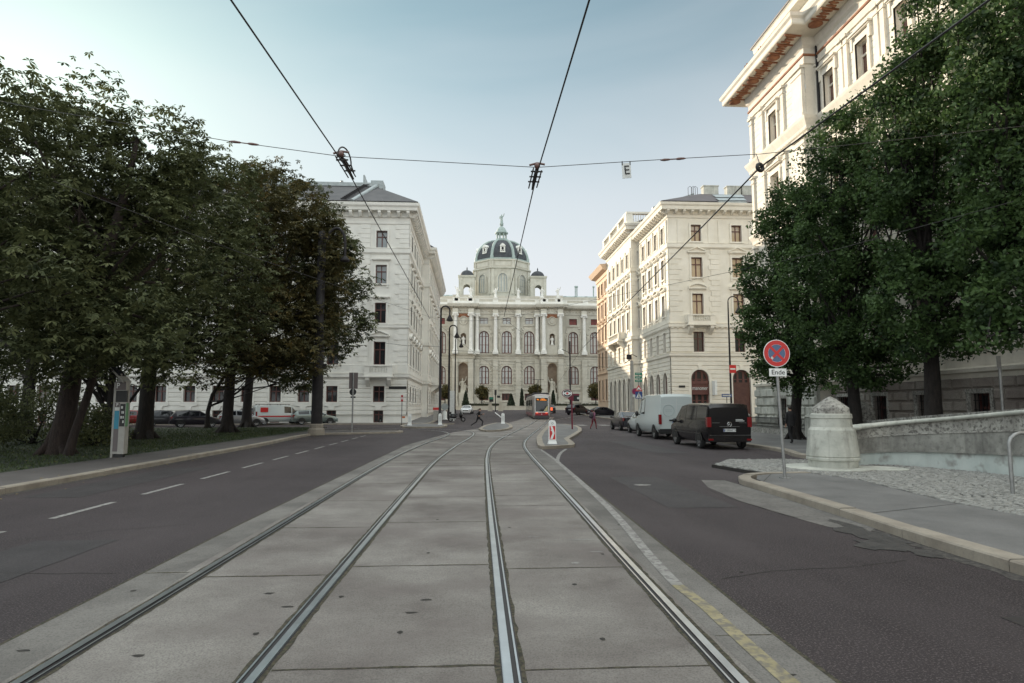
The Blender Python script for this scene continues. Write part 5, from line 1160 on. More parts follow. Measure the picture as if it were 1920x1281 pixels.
# --- garden fence
for (x0, y0, x1, y1, lab) in ((18.6, 43.6, 18.4, 34.6, 'low iron railing between stone posts in front of the palace, nearest the black van'), (18.4, 34.2, 18.2, 29.2, 'second stretch of low iron railing, behind the pale stone pillar')):
    r0 = empty('iron_fence', (x0, y0, PZ), lab, 'fence', 'garden railings')
    mb = MB(); d = Vector((x1-x0, y1-y0)); n = int(d.length/.14)
    for k in range(n+1):
        a = d*(k/n); mb.box(a.x-.012, a.x+.012, a.y-.012, a.y+.012, .3, 1.0 if k % 8 else 1.14)
    for z in (.42, .95): mb.hexa([(-.015, 0, z-.02), (.015, 0, z-.02), (d.x+.015, d.y, z-.02), (d.x-.015, d.y, z-.02)], [(-.015, 0, z+.02), (.015, 0, z+.02), (d.x+.015, d.y, z+.02), (d.x-.015, d.y, z+.02)])
    mb.obj('railing', m_pole, r0); mb = MB(); mb.hexa([(-.16, 0, -.1), (.16, 0, -.1), (d.x+.16, d.y, -.1), (d.x-.16, d.y, -.1)], [(-.16, 0, .3), (.16, 0, .3), (d.x+.16, d.y, .3), (d.x-.16, d.y, .3)]); mb.obj('plinth', m_weathd, r0)
    mb = MB()
    for a in (Vector((0, 0)), d):
        mb = MB(); mb.box(a.x-.22, a.x+.22, a.y-.22, a.y+.22, -.1, 1.08); mb.hexa([(a.x-.27, a.y-.27, 1.08), (a.x+.27, a.y-.27, 1.08), (a.x+.27, a.y+.27, 1.08), (a.x-.27, a.y+.27, 1.08)], [(a.x-.1, a.y-.1, 1.26), (a.x+.1, a.y-.1, 1.26), (a.x+.1, a.y+.1, 1.26), (a.x-.1, a.y+.1, 1.26)])
        mb.obj('stone_post', m_weath, r0)
# --- big mast on the left with lamp arm
p = G(593, 813, PZ); r0 = empty('catenary_mast', (p.x, p.y, PZ), 'thick dark steel mast with a broken concrete foot beside the lawn trees', 'mast')
mb = MB(); mb.lathe([(.34, .5), (.33, 5.4), (.27, 5.5), (.25, 12.6), (.1, 12.8)], (0, 0, 0), 16); zt = aty(640, 440, p.y).z; xt = aty(614, 440, p.y).x-p.x; xe = aty(647, 470, p.y).x-p.x
mb.tube([(0, 0, 12.0), (xt*.6, 0, zt-.6)]+[(lerp(xt, xe, (1-math.cos(t))/2), 0, zt-.7+1.0*math.sin(t)) for t in np.linspace(.3, math.pi, 10)]+[(xe, 0, zt-1.6)], .085, 8); mb.obj('shaft', m_pole, r0)
mb = MB(); mb.lathe([(.08, 0), (.3, -.25), (.3, -.35), (.05, -.4)], (xe, 0, zt-1.5), 10); mb.obj('lamp_head', m_pole, r0)
mb = MB(); mb.lathe([(.52, -.1), (.5, .25), (.42, .35), (.42, .52), (.36, .6)], (0, 0, 0), 9, 0, False); mb.obj('concrete_foot', m_kerb, r0)
mb = MB(); mb.box(.3, .5, -.12, .12, 4.0, 4.3); mb.obj('junction_box', m_pole, r0)
# --- back of the direction sign on the left island
p = G(660, 811, PZ); r0 = empty('road_sign', (p.x, p.y, PZ), 'grey back of a tall rectangular sign above a round one on the left island', 'road sign')
K = p.y/1220; mb = MB(); pole(mb, 0, 0, 0, 110*K, .05); mb.obj('post', m_poleg, r0)
mb = MB(); mb.box(-8*K, 8*K, .06, .08, 80*K, 110*K); mb.obj('sign_panel', M('sign_back', (.13, .105, .10), rough=.6), r0)
mb = MB(); disc(mb, (-.02, 74*K), 6.3*K, .055, .075, 24); mb.box(-4.5*K, 4.5*K, .05, .09, 63*K, 66*K); mb.obj('round_sign', m_black, r0)
# --- edge-on signs by white block
p = G(753, 797, PZ); r0 = empty('road_sign', (p.x, p.y, PZ), 'thin post with an edge on red and white sign by the white block corner', 'road sign')
K = p.y/1220; mb = MB(); pole(mb, 0, 0, 0, 55*K, .03); mb.obj('post', m_pole, r0); mb = MB(); mb.box(-.09, .09, -.02, .02, 43*K, 55*K); mb.obj('sign_panel', m_signr, r0); mb = MB(); mb.box(-.05, .05, -.03, -.022, 47*K, 51*K); mb.obj('white_bar', m_white, r0); mb = MB(); mb.box(.05, .3, -.03, .03, 12.5*K, 16*K); mb.obj('orange_plate', M('orange_foil', (.5, .14, .04), rough=.5), r0)
# --- curved lamp posts
def lamp_post(px, Y, yt, xarm, lab, r=.09):
    b = aty(px, 764, Y); z0 = gz(Y)+PZ; zt = aty(px, yt, Y).z; xe = aty(xarm, yt, Y).x-b.x; r0 = empty('street_lamp', (b.x, Y, z0), lab, 'street lamp', 'curved arm street lamps')
    h = zt-z0; rr_ = abs(xe)/2; mb = MB(); s = 1 if xe > 0 else -1
    mb.lathe([(r*1.8, 0), (r*1.7, .9), (r*1.1, 1.0), (r, h*.5), (r*.7, h-rr_)], (0, 0, 0), 10)
    mb.tube([(0, 0, h-rr_-.2)]+[(s*(rr_-rr_*math.cos(t)), 0, h-rr_+rr_*math.sin(t)) for t in np.linspace(0, math.pi, 12)]+[(xe, 0, h-rr_-.5)], r*.6, 8); mb.obj('post', m_pole, r0)
    mb = MB(); mb.lathe([(.06, 0), (.12, -.2), (.34, -.62), (.34, -.72), (.2, -.78)], (xe, 0, h-rr_-.35), 12); mb.obj('lamp_head', m_pole, r0); return r0
lamp_post(825, 66.5, 574, 843.5, 'nearest of the three tall dark curved lamp posts by the white block', .13); lamp_post(841.5, 81, 610, 857, 'middle one of the three tall dark curved lamp posts', .13); lamp_post(853, 95, 632, 865, 'farthest of the three tall dark curved lamp posts', .1)
lamp_post(1371.5, 60.5, 556, 1384, 'slim tall lamp post between the cream block and the palace', .09)
p = aty(1374, 692, 60.3); mb = MB(); mb.box(p.x-.32, p.x+.32, 60.3, 60.33, p.z-.38, p.z+.38); o = mb.obj('no_entry_sign', m_signr, loc=(0, 0, 0)); tag(o, 'small red no entry sign fixed to the slim lamp post', 'road sign')
mb = MB(); mb.box(p.x-.25, p.x+.25, 60.285, 60.299, p.z-.07, p.z+.07); mb.obj('white_bar', m_white, o)
# one way sign
p = aty(1362.5, 742, 57); r0 = empty('one_way_sign', (p.x, 57, PZ), 'small blue arrow sign on a thin post above the black van', 'road sign'); mb = MB(); pole(mb, 0, 0, 0, p.z-PZ, .03); mb.obj('post', m_pole, r0)
mb = MB(); mb.box(-.46, .46, -.03, -.01, p.z-PZ-.13, p.z-PZ+.15); mb.obj('sign_panel', m_signb, r0); mb = MB(); q = p.z-PZ; mb.hexa([(-.38, -.034, q-.05), (.2, -.034, q-.05), (.2, -.034, q-.1), (.42, -.034, q+.01), (.2, -.034, q+.12), (.2, -.034, q+.07), (-.38, -.034, q+.07)], [(-.38, -.031, q-.05), (.2, -.031, q-.05), (.2, -.031, q-.1), (.42, -.031, q+.01), (.2, -.031, q+.12), (.2, -.031, q+.07), (-.38, -.031, q+.07)]); mb.obj('white_arrow', m_whited, r0)
# concrete mast with traffic camera
p = aty(1186, 764, 60.); r0 = empty('concrete_mast', (p.x, 60, 0), 'grey concrete mast with a small box on top beside the green signs', 'mast'); zt = aty(1186, 676, 60).z
mb = MB(); mb.lathe([(.24, 0), (.2, 3), (.15, zt)], (0, 0, 0), 12); mb.obj('shaft', m_polec, r0); mb = MB(); mb.box(-.45, -.05, -.15, .15, zt+.1, zt+.55); mb.tube([(0, 0, zt), (0, 0, zt+.6), (.5, 0, zt+.35)], .04, 6); mb.tube([(0, 0, zt+.15), (-.7, 0, zt-.3)], .03, 6); mb.obj('camera_box', m_pole, r0)
mb = MB(); mb.lathe([(.3, -.01), (.3, .01)], (0, 0, 0), 20); mb2 = MB(); disc(mb2, (.22, aty(1189, 734, 59.7).z), .3, -.3, -.28, 24); o = mb2.obj('round_sign', M('purple_red_foil', (.22, .02, .08), rough=.4), r0); mb2 = MB(); mb2.box(-.05, .5, -.3, -.28, aty(1189, 745, 59.7).z, aty(1189, 740, 59.7).z); mb2.obj('plate', m_whited, r0)
# green direction signs, triangle, crossing sign
p = aty(1198, 764, 56.); r0 = empty('sign_cluster', (p.x, 56, PZ), 'post with three green direction signs, a warning triangle and a blue crossing sign', 'road sign'); zz = lambda py: aty(1198, py, 56).z-PZ
mb = MB(); pole(mb, 0, 0, 0, zz(700), .04); mb.obj('post', m_poleg, r0)
for a, b in ((703.5, 699), (709.8, 705.7), (716.3, 712.2)):
    mb = MB(); mb.box(-.31, .31, -.06, -.045, zz(a), zz(b)); o = mb.obj('direction_plate', m_signg, r0); mb = MB(); mb.box(-.22, .16, -.064, -.061, (zz(a)+zz(b))/2-.02, (zz(a)+zz(b))/2+.025); mb.obj('legend_line', m_whited, o)
a, b = zz(733.5), zz(722); mb = MB(); mb.hexa([(-.34, -.06, a), (.34, -.06, a), (0, -.06, b)], [(-.34, -.045, a), (.34, -.045, a), (0, -.045, b)]); o = mb.obj('warning_triangle', m_signr, r0)
mb = MB(); mb.hexa([(-.22, -.064, a+.07), (.22, -.064, a+.07), (0, -.064, b-.15)], [(-.22, -.061, a+.07), (.22, -.061, a+.07), (0, -.061, b-.15)]); mb.obj('white_field', m_white, o)
mb = MB(); mb.hexa([(-.13, -.068, a+.09), (.13, -.068, a+.09), (.1, -.068, a+.16), (.05, -.068, a+.13), (0, -.068, a+.14), (-.06, -.068, a+.17)], [(-.13, -.065, a+.09), (.13, -.065, a+.09), (.1, -.065, a+.16), (.05, -.065, a+.13), (0, -.065, a+.14), (-.06, -.065, a+.17)]); mb.obj('symbol', m_black, o)
a, b = zz(747.5), zz(734.5); mb = MB(); mb.box(-.31, .31, -.06, -.045, a, b); o = mb.obj('crossing_sign', m_signb, r0); mb = MB(); mb.hexa([(-.24, -.064, a+.06), (.24, -.064, a+.06), (0, -.064, b-.05)], [(-.24, -.061, a+.06), (.24, -.061, a+.06), (0, -.061, b-.05)]); mb.obj('white_field', m_white, o)
mb = MB(); mb.tube([(.01, -.066, b-.2), (0, -.066, a+.25)], .035, 6); mb.tube([(0, -.066, a+.25), (-.09, -.066, a+.09)], .02, 6); mb.tube([(0, -.066, a+.25), (.08, -.066, a+.09)], .02, 6); mb.sphere((.015, -.066, b-.16), .035, 8, 6); mb.obj('symbol', m_black, o)
# tram stop sign
p = G(1073, 805, .13); r0 = empty('tram_stop_sign', (p.x, p.y, .13+gz(p.y)), 'oval red rimmed tram stop sign on a dark red post on the tram island', 'tram stop'); K = p.y/1220
mb = MB(); mb.tube([(0, 0, 0), (-.02, 0, 60*K)], .055, 8); mb.hexa([(-9*K, -.03, 57*K), (3*K, -.03, 52*K), (3*K, -.03, 64*K), (-2*K, -.03, 62*K)], [(-9*K, .03, 57*K), (3*K, .03, 52*K), (3*K, .03, 64*K), (-2*K, .03, 62*K)]); mb.box(2*K, 14*K, -.03, .03, 63*K, 66*K); mb.obj('post', M('dark_red_enamel', (.16, .012, .03), rough=.4), r0)
mb = MB(); mb.box(3*K, 13.5*K, -.05, -.0, 52*K, 63*K); mb.obj('route_board', m_black, r0); mb = MB(); disc(mb, (11.5*K, 58*K), 2.2*K, -.056, -.051, 16); mb.obj('board_disc', m_whited, r0)
def oval(mb, cx_, cz_, a, b, y0, y1, n=36): P = [(cx_+a*math.cos(2*math.pi*k/n), cz_+b*math.sin(2*math.pi*k/n)) for k in range(n)]; mb.hexa([(x, y0, z) for x, z in P], [(x, y1, z) for x, z in P])
mb = MB(); oval(mb, -9*K, 67*K, 10.2*K, 7.8*K, -.04, .04); o = mb.obj('oval_sign', MATS['dark_red_enamel'], r0); mb = MB(); oval(mb, -9*K, 67*K, 9*K, 6.7*K, -.048, -.041); mb.obj('white_face', m_white, o)
mb = MB(); oval(mb, -9*K, 67*K, 2.3*K, 2.0*K, -.054, -.049); mb.obj('red_emblem', m_signr, o)
for s in (1, -1):
    mb = MB()
    for k in range(9):
        t = R(35+k*13.7); mb.box(-9*K+7*K*math.cos(t)-.03, -9*K+7*K*math.cos(t)+.03, -.053, -.049, 67*K+s*4.7*K*math.sin(t)-.05, 67*K+s*4.7*K*math.sin(t)+.05)
    mb.obj('legend', m_black, o)
# round mirror, red box, traffic lights
p = aty(834, 764, 80.); r0 = empty('advertising_clock', (p.x, 80, gz(80)+PZ), 'stubby grey post with a round glass top by the curved lamp posts', 'street clock'); mb = MB(); mb.lathe([(.4, 0), (.3, .1), (.28, .9), (.1, 1.0), (.08, 1.2)], (0, 0, 0), 12); mb.obj('post', m_whited, r0); mb = MB(); disc(mb, (0, 1.55), .42, -.1, .1, 24); mb.obj('round_face', m_zinc, r0)
p = aty(818.5, 768, 77); r0 = empty('utility_cabinet', (p.x, 77, gz(77)+PZ), 'grey cabinet with a red sign on top at the white block pavement', 'cabinet'); mb = MB(); mb.box(-.35, .35, -.2, .2, 0, 1.15); mb.obj('cabinet_body', m_meter, r0); mb = MB(); mb.box(-.4, .4, -.25, -.2, 1.2, 1.5); mb.obj('red_sign', m_signr, r0)
p = aty(799, 764, 77); 
p = aty(852, 764, 78.); mb = MB(); mb.box(p.x-.55, p.x+.0, 78, 78.3, gz(78), gz(78)+3.6); tag(mb.obj('advertising_pillar', m_whited), 'pale upright panel behind the parked scooter', 'display pillar')
p = aty(929, 764, 125); r0 = empty('traffic_light', (p.x, 125, gz(125)), 'black traffic light with small lamps in front of the museum hedge', 'traffic light'); mb = MB(); pole(mb, 0, 0, 0, 3.9, .09); mb.obj('post', m_pole, r0); mb = MB(); mb.box(-.2, .2, -.2, .2, 3.1, 4.1); mb.box(-1.2, -.4, -.1, .1, 1.8, 2.7); mb.box(.3, .9, -.1, .1, 2.6, 3.0); mb.obj('signal_head', m_black, r0); mb = MB(); mb.box(-1.15, -.45, -.13, -.11, 2.3, 2.65); mb.obj('green_plate', m_signg, r0)
for xx in (919, 939): 
    p = aty(xx, 764, 126); mb = MB(); mb.box(p.x-.45, p.x+.45, 126, 126.6, gz(126), gz(126)+1.1); mb.box(p.x-.3, p.x+.3, 126.1, 126.5, gz(126)+1.1, gz(126)+1.9); tag(mb.obj('stone_planter', m_stone), 'stone pedestal %s of the traffic light' % ('left' if xx < 930 else 'right'), 'pedestal')
p = aty(1069.5, 764, 118.); mb = MB(); pole(mb, p.x, 118., gz(118), aty(1069, 640, 118).z, .13); mb.tube([(p.x, 118, aty(1069, 662, 118).z), (p.x-1.5, 118, aty(1069, 655, 118).z)], .05, 6); tag(mb.obj('catenary_mast', m_pole), 'thin dark mast in front of the right museum wing behind the stop sign', 'mast')
# ================================================================ vehicles
def wheel_mb(r, w):
    t = MB(); P = [(r-.06, -w/2), (r-.015, -w/2+.01), (r, -w/2+.04), (r, w/2-.04), (r-.015, w/2-.01), (r-.06, w/2)]; n = 22; vs = []; fs = []
    for rr, x in [(r*.66, -w/2+.01)]+P+[(r*.66, w/2-.01)]:
        for k in range(n): a = 2*math.pi*k/n; vs.append((x, rr*math.cos(a), rr*math.sin(a)))
    m = len(P)+2
    for i in range(m-1):
        for k in range(n): fs.append((i*n+k, i*n+(k+1) % n, (i+1)*n+(k+1) % n, (i+1)*n+k))
    t.add(vs, fs, 0, True)
    rim = MB(); rr = r*.67; P = [(.0, rr*math.cos(2*math.pi*k/n), rr*math.sin(2*math.pi*k/n)) for k in range(n)]
    for sx in (-1, 1):
        x = sx*(w/2-.03)
        for k in range(7):
            a = 2*math.pi*k/7; d = (math.cos(a), math.sin(a)); q = (-d[1]*.035, d[0]*.035)
            rim.hexa([(x-.01, d[0]*.04-q[0], d[1]*.04-q[1]), (x-.01, d[0]*rr-q[0]*.7, d[1]*rr-q[1]*.7), (x-.01, d[0]*rr+q[0]*.7, d[1]*rr+q[1]*.7), (x-.01, d[0]*.04+q[0], d[1]*.04+q[1])], [(x+.012, d[0]*.04-q[0], d[1]*.04-q[1]), (x+.012, d[0]*rr-q[0]*.7, d[1]*rr-q[1]*.7), (x+.012, d[0]*rr+q[0]*.7, d[1]*rr+q[1]*.7), (x+.012, d[0]*.04+q[0], d[1]*.04+q[1])])
        K = 22; rim.add([(x, rr*.9*math.cos(2*math.pi*k/K), rr*.9*math.sin(2*math.pi*k/K)) for k in range(K)]+[(x+sx*.012, rr*math.cos(2*math.pi*k/K), rr*math.sin(2*math.pi*k/K)) for k in range(K)], [(k, (k+1) % K, K+(k+1) % K, K+k) for k in range(K)])
    hub = MB(); K = 18; hub.hexa([(-w/2+.05, rr*math.cos(2*math.pi*k/K), rr*math.sin(2*math.pi*k/K)) for k in range(K)], [(w/2-.05, rr*math.cos(2*math.pi*k/K), rr*math.sin(2*math.pi*k/K)) for k in range(K)])
    return t, rim, hub
def ring_pts(s):
    y, z0, zb, zt, wb, wt = s[:6]; h = zb-z0; ft = min(.06, max(.012, (zt-zb)*.25))
    R_ = [(wb*.84, z0), (wb*.965, z0+h*.2), (wb, z0+h*.55), (wb*.99, z0+h*.82), (wb*.965, zb), (wt, zt-ft), (wt*.82, zt-ft*.25), (wt*.4, zt)]
    return [(x, y, z) for x, z in R_]+[(-x, y, z) for x, z in R_[::-1]]
def make_car(nm, label, cat, S, wheels, r, pm, tails=(), heads=(), plate=None, plate_y=None, plate_z=.75, rearwin=None, group=None, mirrors=None, rimm=None, bumper=True, front_plate=False, loc=(0, 0, 0), rz=0.):
    root = empty(nm, loc, label, cat, group, rz)
    body = MB(); rings = [ring_pts(s) for s in S]; n = len(rings[0])
    vs = [p for r_ in rings for p in r_]; fs = []
    for i in range(len(S)-1):
        for k in range(n): fs.append((i*n+k, i*n+(k+1) % n, (i+1)*n+(k+1) % n, (i+1)*n+k))
    body.add(vs, fs, 0, True); body.add(rings[0], [tuple(range(n-1, -1, -1))]); body.add(rings[-1], [tuple(range(n))])
    bo = body.obj('body', pm, root, sharp=32)
    sides = {1: MB(), -1: MB()}; scr = []
    V = Vector
    for i, s in enumerate(S[:-1]):
        fl = s[6] if len(s) > 6 else ''
        if 's' in fl:
            for sg, (a, b) in ((1, (4, 5)), (-1, (n-5, n-6))):
                q = [V(rings[i][a]), V(rings[i+1][a]), V(rings[i+1][b]), V(rings[i][b])]
                def bl(u, v): return q[0].lerp(q[1], u).lerp(q[3].lerp(q[2], u), v)
                nrm = (q[1]-q[0]).cross(q[3]-q[0]).normalized(); nrm = nrm if nrm.x*sg > 0 else -nrm; L_ = (q[1]-q[0]).length; m = min(.2, .045/max(L_, .1))
                tri = (q[1]-q[2]).length < .16
                P = [bl(m, .1), bl(1-m*(2.5 if tri else 1), .12 if not tri else .3), bl(1-m*(2.5 if tri else 1), .9 if not tri else .75), bl(m, .9)]
                sides[sg].add([p+nrm*.006 for p in P], [(0, 1, 2, 3)])
        if 'w' in fl:
            w_ = MB(); m = .06
            for a in range(5, n//2+2):
                if a+1 > n-6: break
                A = [V(rings[i][a]), V(rings[i+1][a]), V(rings[i+1][a+1]), V(rings[i][a+1])]; nrm = V((0, S[i+1][3]-S[i][3], 1)); nrm = V((0, -(S[i+1][3]-S[i][3]), S[i+1][0]-S[i][0])).normalized()
                sc = lambda p: V((p.x*.93, p.y, p.z))
                w_.add([sc(A[0].lerp(A[1], m))+nrm*.012, sc(A[0].lerp(A[1], 1-m))+nrm*.012, sc(A[3].lerp(A[2], 1-m))+nrm*.012, sc(A[3].lerp(A[2], m))+nrm*.012], [(0, 1, 2, 3)])
            w_.obj('windscreen' if S[i][3] > S[i+1][3] else 'rear_window', m_carglass, root)
    for sg in sides:
        if sides[sg].f: sides[sg].obj('side_window', m_carglass, root)
    if rearwin:
        w_ = MB(); P = rearwin; w_.hexa([(x, y+.02, z) for x, y, z in P], P); w_.obj('rear_window', m_carglass, root)
    W = max(s[4] for s in S); t, rim, hub = wheel_mb(r, .21); tm, rm, hm = t.mesh('wheel', m_tyre), rim.mesh('rim', rimm or m_alloy, 40), hub.mesh('hub', m_black)
    for y in wheels:
        for sg in (-1, 1):
            w_ = link('wheel', tm, root, (sg*(W-.095), y, r)); link('rim', rm, w_); link('hub', hm, w_)
            K = 20; arch = MB(); arch.add([(sg*(W+.003), y+(r+.075)*math.cos(math.pi*k/K), max(.28, r+(r+.075)*math.sin(math.pi*k/K))) for k in range(K+1)], [tuple(range(K+1))]); arch.obj('wheel_arch', m_black, root)
    for c in tails:
        mb = MB(); mb.box(*c); mb.obj('tail_light', m_taill, root)
    for c in heads:
        mb = MB(); mb.box(*c); mb.obj('headlight', m_headl, root)
    y0 = S[0][0]; y1 = S[-1][0]
    if bumper:
        mb = MB(); w0 = S[0][4]; mb.hexa([(-w0*.95, y0-.06, .32), (w0*.95, y0-.06, .32), (w0*1.0, y0+.25, .32), (-w0*1.0, y0+.25, .32)], [(-w0*.97, y0-.05, .58), (w0*.97, y0-.05, .58), (w0*1.01, y0+.25, .58), (-w0*1.01, y0+.25, .58)]); mb.obj('rear_bumper', m_black if bumper == 2 else pm, root)
        mb = MB(); w0 = S[-1][4]; mb.hexa([(-w0, y1-.2, .25), (w0, y1-.2, .25), (w0*.9, y1+.05, .25), (-w0*.9, y1+.05, .25)], [(-w0, y1-.2, .5), (w0, y1-.2, .5), (w0*.9, y1+.05, .5), (-w0*.9, y1+.05, .5)]); mb.obj('front_bumper', m_black if bumper == 2 else pm, root)
    if plate:
        py = plate_y if plate_y is not None else y0-.02; mb = MB(); mb.box(-.26, .26, py-.02, py, plate_z-.06, plate_z+.06); o = mb.obj('licence_plate', m_plate, root)
        if len(plate) > 1: link('lettering', textmesh(plate, .11, m_blackletter, .001, .85), o, (.02, py-.022, plate_z))
        mb = MB(); mb.box(-.26, -.215, py-.0215, py-.0202, plate_z-.055, plate_z+.055); mb.obj('blue_band', m_signb, o)
    if mirrors:
        y, z, wd = mirrors
        for sg in (-1, 1):
            mb = MB(); mb.sphere((sg*(W+.12), y, z), (.11, .07, wd), 8, 6); mb.tube([(sg*(W-.06), y+.02, z-.05), (sg*(W+.08), y, z-.03)], .03, 6); mb.obj('mirror', m_black, root)
    return root
# black people carrier
S_mpv = [(-2.55, .36, 1.08, 1.72, .91, .79), (-2.43, .30, 1.10, 1.87, .95, .82, 's'), (-1.25, .28, 1.10, 1.91, .965, .83, 's'), (.1, .28, 1.10, 1.91, .965, .83, 's'), (.95, .28, 1.09, 1.83, .96, .80, 'sw'), (1.8, .28, 1.06, 1.12, .95, .86), (2.4, .30, .88, .93, .90, .80), (2.56, .38, .70, .75, .80, .68)]
v = make_car('people_carrier', 'black people carrier van parked rear towards us at the right kerb', 'van', S_mpv, (-1.62, 1.58), .345, m_pblack, [(.76, .93, -2.60, -2.42, .92, 1.32), (-.93, -.76, -2.60, -2.42, .92, 1.32), (.70, .9, -2.625, -2.6, .38, .45), (-.9, -.70, -2.625, -2.6, .38, .45)], [(.55, .85, 2.3, 2.5, .65, .85), (-.85, -.55, 2.3, 2.5, .65, .85)], 'W 88868 TX', -2.575, .79, [(-.70, -2.535, 1.14), (.70, -2.535, 1.14), (.64, -2.46, 1.74), (-.64, -2.46, 1.74)], None, (1.2, 1.12, .1), None, True, loc=(10.5, 28.75, 0), rz=0.0)
mb = MB(); mb.box(-.42, .42, -2.585, -2.56, .93, .95); mb.box(-.72, -.40, -2.575, -2.555, 1.085, 1.10); mb.box(.40, .70, -2.575, -2.555, 1.085, 1.10); mb.box(-.85, .85, -2.625, -2.60, .585, .60); mb.obj('chrome_trim', m_chrome, v)
mb = MB(); mb.tube([(.085*math.cos(t), -2.582, 1.03+.085*math.sin(t)) for t in np.linspace(0, 6.284, 20)], .012, 6)
for k in range(3): mb.tube([(0, -2.582, 1.03), (.08*math.sin(2.094*k), -2.582, 1.03+.08*math.cos(2.094*k))], .01, 5)
mb.obj('emblem', m_chrome, v)
mb = MB()
for z, x0, x1 in ((1.22, .28, .58), (1.17, .28, .64)): mb.box(x0, x1, -2.555, -2.54, z-.018, z+.012)
mb.obj('window_lettering', m_whited, v); mb = MB(); mb.box(-.967-.01, .967+.01, -1.9, 1.5, .62, .66); mb.obj('side_moulding', m_pblack, v)
# high roof van
S_van = [(-2.78, .42, 1.2, 2.30, .95, .83), (-2.66, .36, 1.22, 2.44, .985, .86), (.2, .34, 1.22, 2.46, .99, .86, 's'), (1.15, .34, 1.24, 2.38, .99, .82, 'sw'), (2.05, .34, 1.16, 1.24, .96, .86), (2.6, .36, .98, 1.03, .92, .80), (2.76, .42, .8, .85, .84, .7)]
v = make_car('delivery_van', 'tall pale white panel van parked in front of the black people carrier', 'van', S_van, (-1.75, 1.75), .36, m_pvan, [(.84, .975, -2.83, -2.66, .82, 1.34), (-.975, -.84, -2.83, -2.66, .82, 1.34)], [], 'W 11888 X', -2.80, .92, None, None, (1.35, 1.35, .16), m_poleg, 2, loc=(10.95, 37.2, 0))
mb = MB(); mb.box(-.42, .42, -2.83, -2.78, 1.0, 1.07); mb.obj('handle_bar', m_black, v)
mb = MB(); mb.box(-.012, .012, -2.789, -2.775, .6, 2.28); mb.box(-.83, .83, -2.789, -2.775, 1.235, 1.25); mb.box(-.83, .83, -2.786, -2.773, 1.86, 1.875); mb.obj('door_gap', MATS['dirty_white_plastic'], v)
mb = MB(); mb.tube([(-.45+.3*math.cos(t), -2.785, 1.55+.3*math.sin(t)) for t in np.linspace(0, 6.284, 26)], .014, 5)
for k in range(4): mb.box(.3, .62, -2.79, -2.776, 1.4+k*.1, 1.43+k*.1)
for k in range(2): mb.box(-.62, -.28, -2.79, -2.776, 1.5+k*.08, 1.52+k*.08)
mb.obj('faded_logo', M('faded_logo_grey', (.36, .43, .42), rough=.5), v)
# cars ahead of the van
S_hatch = [(-1.98, .38, .88, .93, .80, .70), (-1.9, .30, .93, 1.02, .84, .70, 'w'), (-1.55, .26, .95, 1.42, .865, .63, 's'), (-.55, .24, .95, 1.49, .87, .64, 's'), (.25, .24, .94, 1.45, .87, .62, 'sw'), (1.05, .24, .90, .96, .86, .74), (1.75, .26, .76, .80, .80, .68), (1.95, .34, .6, .64, .68, .55)]
tl = lambda w, y, z0, z1: [(w-.2, w-.01, y-.03, y+.14, z0, z1), (-w+.01, -w+.2, y-.03, y+.14, z0, z1)]
S_wag = [(-2.25, .38, .92, .97, .84, .74), (-2.17, .30, .96, 1.08, .88, .74, 'w'), (-1.75, .26, .97, 1.40, .90, .66, 's'), (-.6, .24, .97, 1.47, .905, .67, 's'), (.25, .24, .96, 1.43, .905, .66, 'sw'), (1.15, .24, .92, .98, .89, .78), (1.95, .26, .78, .82, .84, .70), (2.22, .34, .6, .65, .72, .6)]
S_sed = [(-2.3, .36, .90, .95, .80, .70), (-2.2, .30, .97, 1.02, .88, .76), (-1.75, .26, .98, 1.04, .91, .76, 'w'), (-1.0, .24, .97, 1.38, .92, .65, 's'), (-.3, .24, .96, 1.44, .92, .67, 's'), (.35, .24, .95, 1.40, .92, .65, 'sw'), (1.2, .24, .90, .95, .91, .78), (2.0, .26, .77, .81, .86, .72), (2.32, .34, .6, .65, .74, .6)]
S_suv = [(-2.2, .42, 1.0, 1.05, .86, .74), (-2.12, .36, 1.05, 1.2, .91, .76, 'w'), (-1.75, .34, 1.06, 1.60, .93, .70, 's'), (-.6, .32, 1.06, 1.68, .935, .71, 's'), (.25, .32, 1.05, 1.63, .935, .70, 'sw'), (1.0, .32, 1.02, 1.09, .925, .82), (1.85, .34, .90, .94, .87, .74), (2.1, .42, .7, .75, .76, .62)]
make_car('parked_car', 'small white car half hidden in front of the tall pale van', 'car', S_hatch, (-1.2, 1.2), .30, m_pwhite, tl(.84, -1.93, .72, .95), [], 'x', None, .7, mirrors=(.75, .98, .07), group='cars parked along the right kerb', loc=(11.65, 43.4, 0))
make_car('parked_car', 'dark grey car with red tail lights, farthest of the row at the right kerb', 'car', S_sed, (-1.4, 1.42), .32, m_pnavy, tl(.88, -2.27, .72, .95), [], 'x', None, .65, mirrors=(.85, .98, .07), group='cars parked along the right kerb', loc=(11.9, 49.6, 0))
mb = MB(); mb.box(-.3, .3, -.2, .2, 0, .0)
